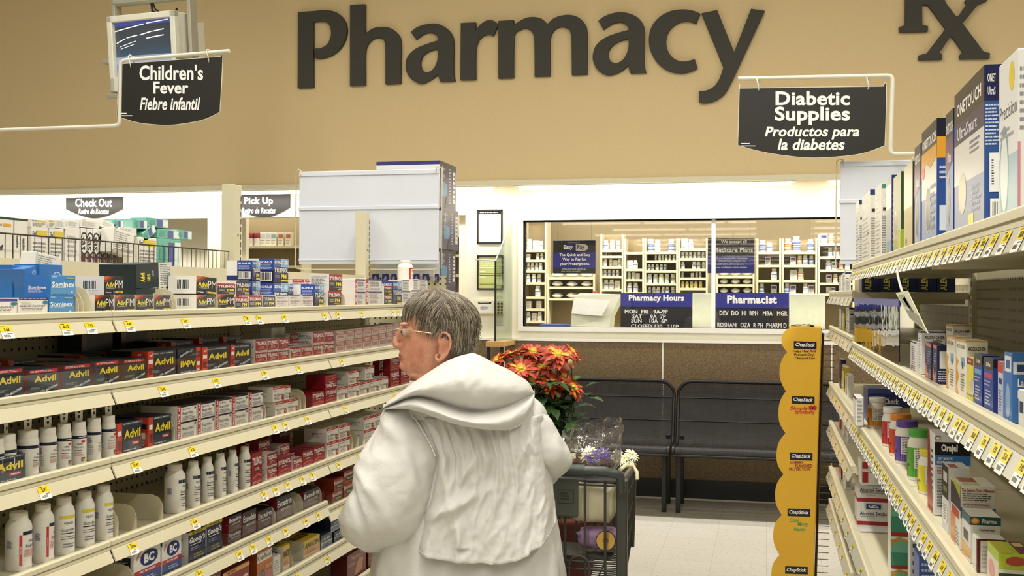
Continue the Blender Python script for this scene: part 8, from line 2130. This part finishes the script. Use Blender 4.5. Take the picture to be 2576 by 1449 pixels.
# hood lying on the back
HT = [(966, 1024), (980, 1006), (1002, 990), (1030, 968), (1060, 946), (1090, 926), (1120, 907), (1150, 893), (1180, 885), (1196, 884), (1220, 894), (1250, 910), (1280, 924), (1305, 940), (1328, 956), (1343, 984)]
HC = [(966, 1024.5), (985, 1014), (1010, 1002), (1035, 990), (1062, 985), (1090, 988), (1118, 996), (1145, 1006), (1172, 1014), (1200, 1018), (1228, 1018), (1256, 1014), (1282, 1007), (1306, 999), (1328, 991), (1344, 985)]
HE = [(966, 1026), (990, 1021), (1015, 1017), (1042, 1016), (1068, 1020), (1098, 1029), (1128, 1038), (1160, 1047), (1190, 1054), (1220, 1059), (1250, 1063), (1280, 1063), (1304, 1056), (1325, 1042), (1340, 1016), (1344.5, 986)]
def curve(P, u):
    f = u * (len(P) - 1); i = min(len(P) - 2, int(f)); t = f - i
    p0, p1, p2, p3 = P[max(0, i - 1)], P[i], P[i + 1], P[min(len(P) - 1, i + 2)]
    o = []
    for k in range(2):
        m1 = (p2[k] - p0[k]) / 2; m2 = (p3[k] - p1[k]) / 2; t2, t3 = t * t, t ** 3
        o.append((2 * t3 - 3 * t2 + 1) * p1[k] + (t3 - 2 * t2 + t) * m1 + (-2 * t3 + 3 * t2) * p2[k] + (t3 - t2) * m2)
    return o
def hoodf(u, v):
    a, c, e = curve(HT, u), curve(HC, u), curve(HE, u)
    w = math.sin(math.pi * min(1, max(0, u))) ** .7
    if v < .5:
        t = v * 2; x = a[0] + (c[0] - a[0]) * t; y = a[1] + (c[1] - a[1]) * t
        d = -.035 - .10 * w - (.075 * w) * math.sin(math.pi * t) - .045 * w * t
        if t > .8: d += .008 * w * ((t - .8) / .2) ** 2
    else:
        t = (v - .5) * 2; x = c[0] + (e[0] - c[0]) * t; y = c[1] + (e[1] - c[1]) * t
        d = -.035 - .16 * w + .020 * w * (1 - t) ** 3 - .055 * w * math.sin(math.pi * min(1, t * 1.05)) 
    d += .006 * noise.noise(Vector((u * 7, v * 4, 3))) * w + .0035 * noise.noise(Vector((u * 20 + v * 6, v * 10, 8))) * w
    d += -.012 * w * math.exp(-((u - .55 - .25 * (v - .25)) / .05) ** 2) * (1 if v < .45 else 0)
    return W(x, y, d)
mb = MB(); mb.grid(hoodf, 130, 70, M_COAT)
# underside, tucked back to the shoulders
def hoodu(u, v):
    p = hoodf(u, 1.0); e = curve(HE, u); q = W(e[0], e[1] - 10 * v, max(-.12, coat_depth(e[0], max(990, e[1]), -.01)))
    return p.lerp(q, v)
mb.grid(hoodu, 130, 6, M_COAT)
def hoodt(u, v):
    a = curve(HT, u); p = hoodf(u, 0.0); q = W(a[0] + (1150 - a[0]) * .1 * v, a[1] + 8 * v, .05 * v)
    return p.lerp(q, v)
mb.grid(hoodt, 130, 5, M_COAT)
pbuild(mb, 'hood', coat)
# collar front, trousers and shoes
mb = MB(); rings = [ring(y, *interp([(955, 1032, 1200, .075, 0), (985, 1020, 1240, .09, 0), (1015, 995, 1300, .11, 0), (1045, 985, 1350, .125, 0)], y), 60, 2.3) for y in range(955, 1046, 6)]
loft(mb, rings, M_COAT, cap=False); pbuild(mb, 'collar', coat)
for s_ in (-1, 1):
    hip, kx = HND[s_]
    mb = MB(); mb.tube([hip, Vector((kx.x, kx.y + .03, .42)), Vector((kx.x, kx.y, .075))], [.12, .088, .075], mat('#8d8a84', rough=.8), 18); pbuild(mb, 'trouser_leg')
    mb = MB()
    def shf(u, v, kx=kx):
        a = 2 * math.pi * u; L = -.06 + .27 * v; w = .048 * math.sin(math.pi * min(.97, max(.03, v))) ** .4; h = (.085 - .045 * v)
        return Vector((kx.x + w * math.cos(a), kx.y + L, max(0.0005, .032 + h * math.sin(a) * (1 if math.sin(a) > 0 else .4))))
    mb.grid(shf, 20, 16, mat('#d8d6d0', rough=.5), wrap_u=True); pbuild(mb, 'shoe')

# ------------------------------------------------------------------ labels of the stocked goods
from collections import defaultdict
LOOKS = {}
def finish(pend, kind):
    grp = defaultdict(list)
    for look, sh, layer, y, o in pend: grp[(look, sh, layer)].append((y, o))
    for (look, sh, layer), l in grp.items():
        l.sort(key=lambda q: q[0])
        for i, (y, o) in enumerate(l):
            pos = (', %s from the near end' % ORD[i]) if len(l) > 1 else ''
            lab = '%s%s%s, %s' % (look, pos, (', ' + layer) if layer else '', sh)
            w = lab.split()
            if len(w) > 16:
                lab = '%s%s%s, %s' % (look, (', %s along' % ORD[i]) if len(l) > 1 else '', (', ' + layer) if layer else '', sh); w = lab.split()
            if len(w) > 16:
                lab = '%s%s, %s%s' % (' '.join(look.split(' with ')[:1]) if ' with ' in look else look, (' with ' + ' '.join(look.split(' with ')[1].split()[:2])) if ' with ' in look else '', ((ORD[i] + ' along, ') if len(l) > 1 else '') + (layer + ', ' if layer else ''), sh)
            if len(lab.split()) > 16: lab = ' '.join(look.split()[:6]) + ', ' + ((ORD[i] + ', ') if len(l) > 1 else '') + (layer + ', ' if layer else '') + sh
            lab = lab.replace('under another box in the row behind', 'underneath in the second row') if len(lab.split()) > 16 else lab
            o['label'] = lab; o['category'] = kind
            o['group'] = ('%ses, %s' if kind == 'box' else '%ss, %s') % (kind, sh)
finish(pending, 'box'); finish(bpend, 'bottle')
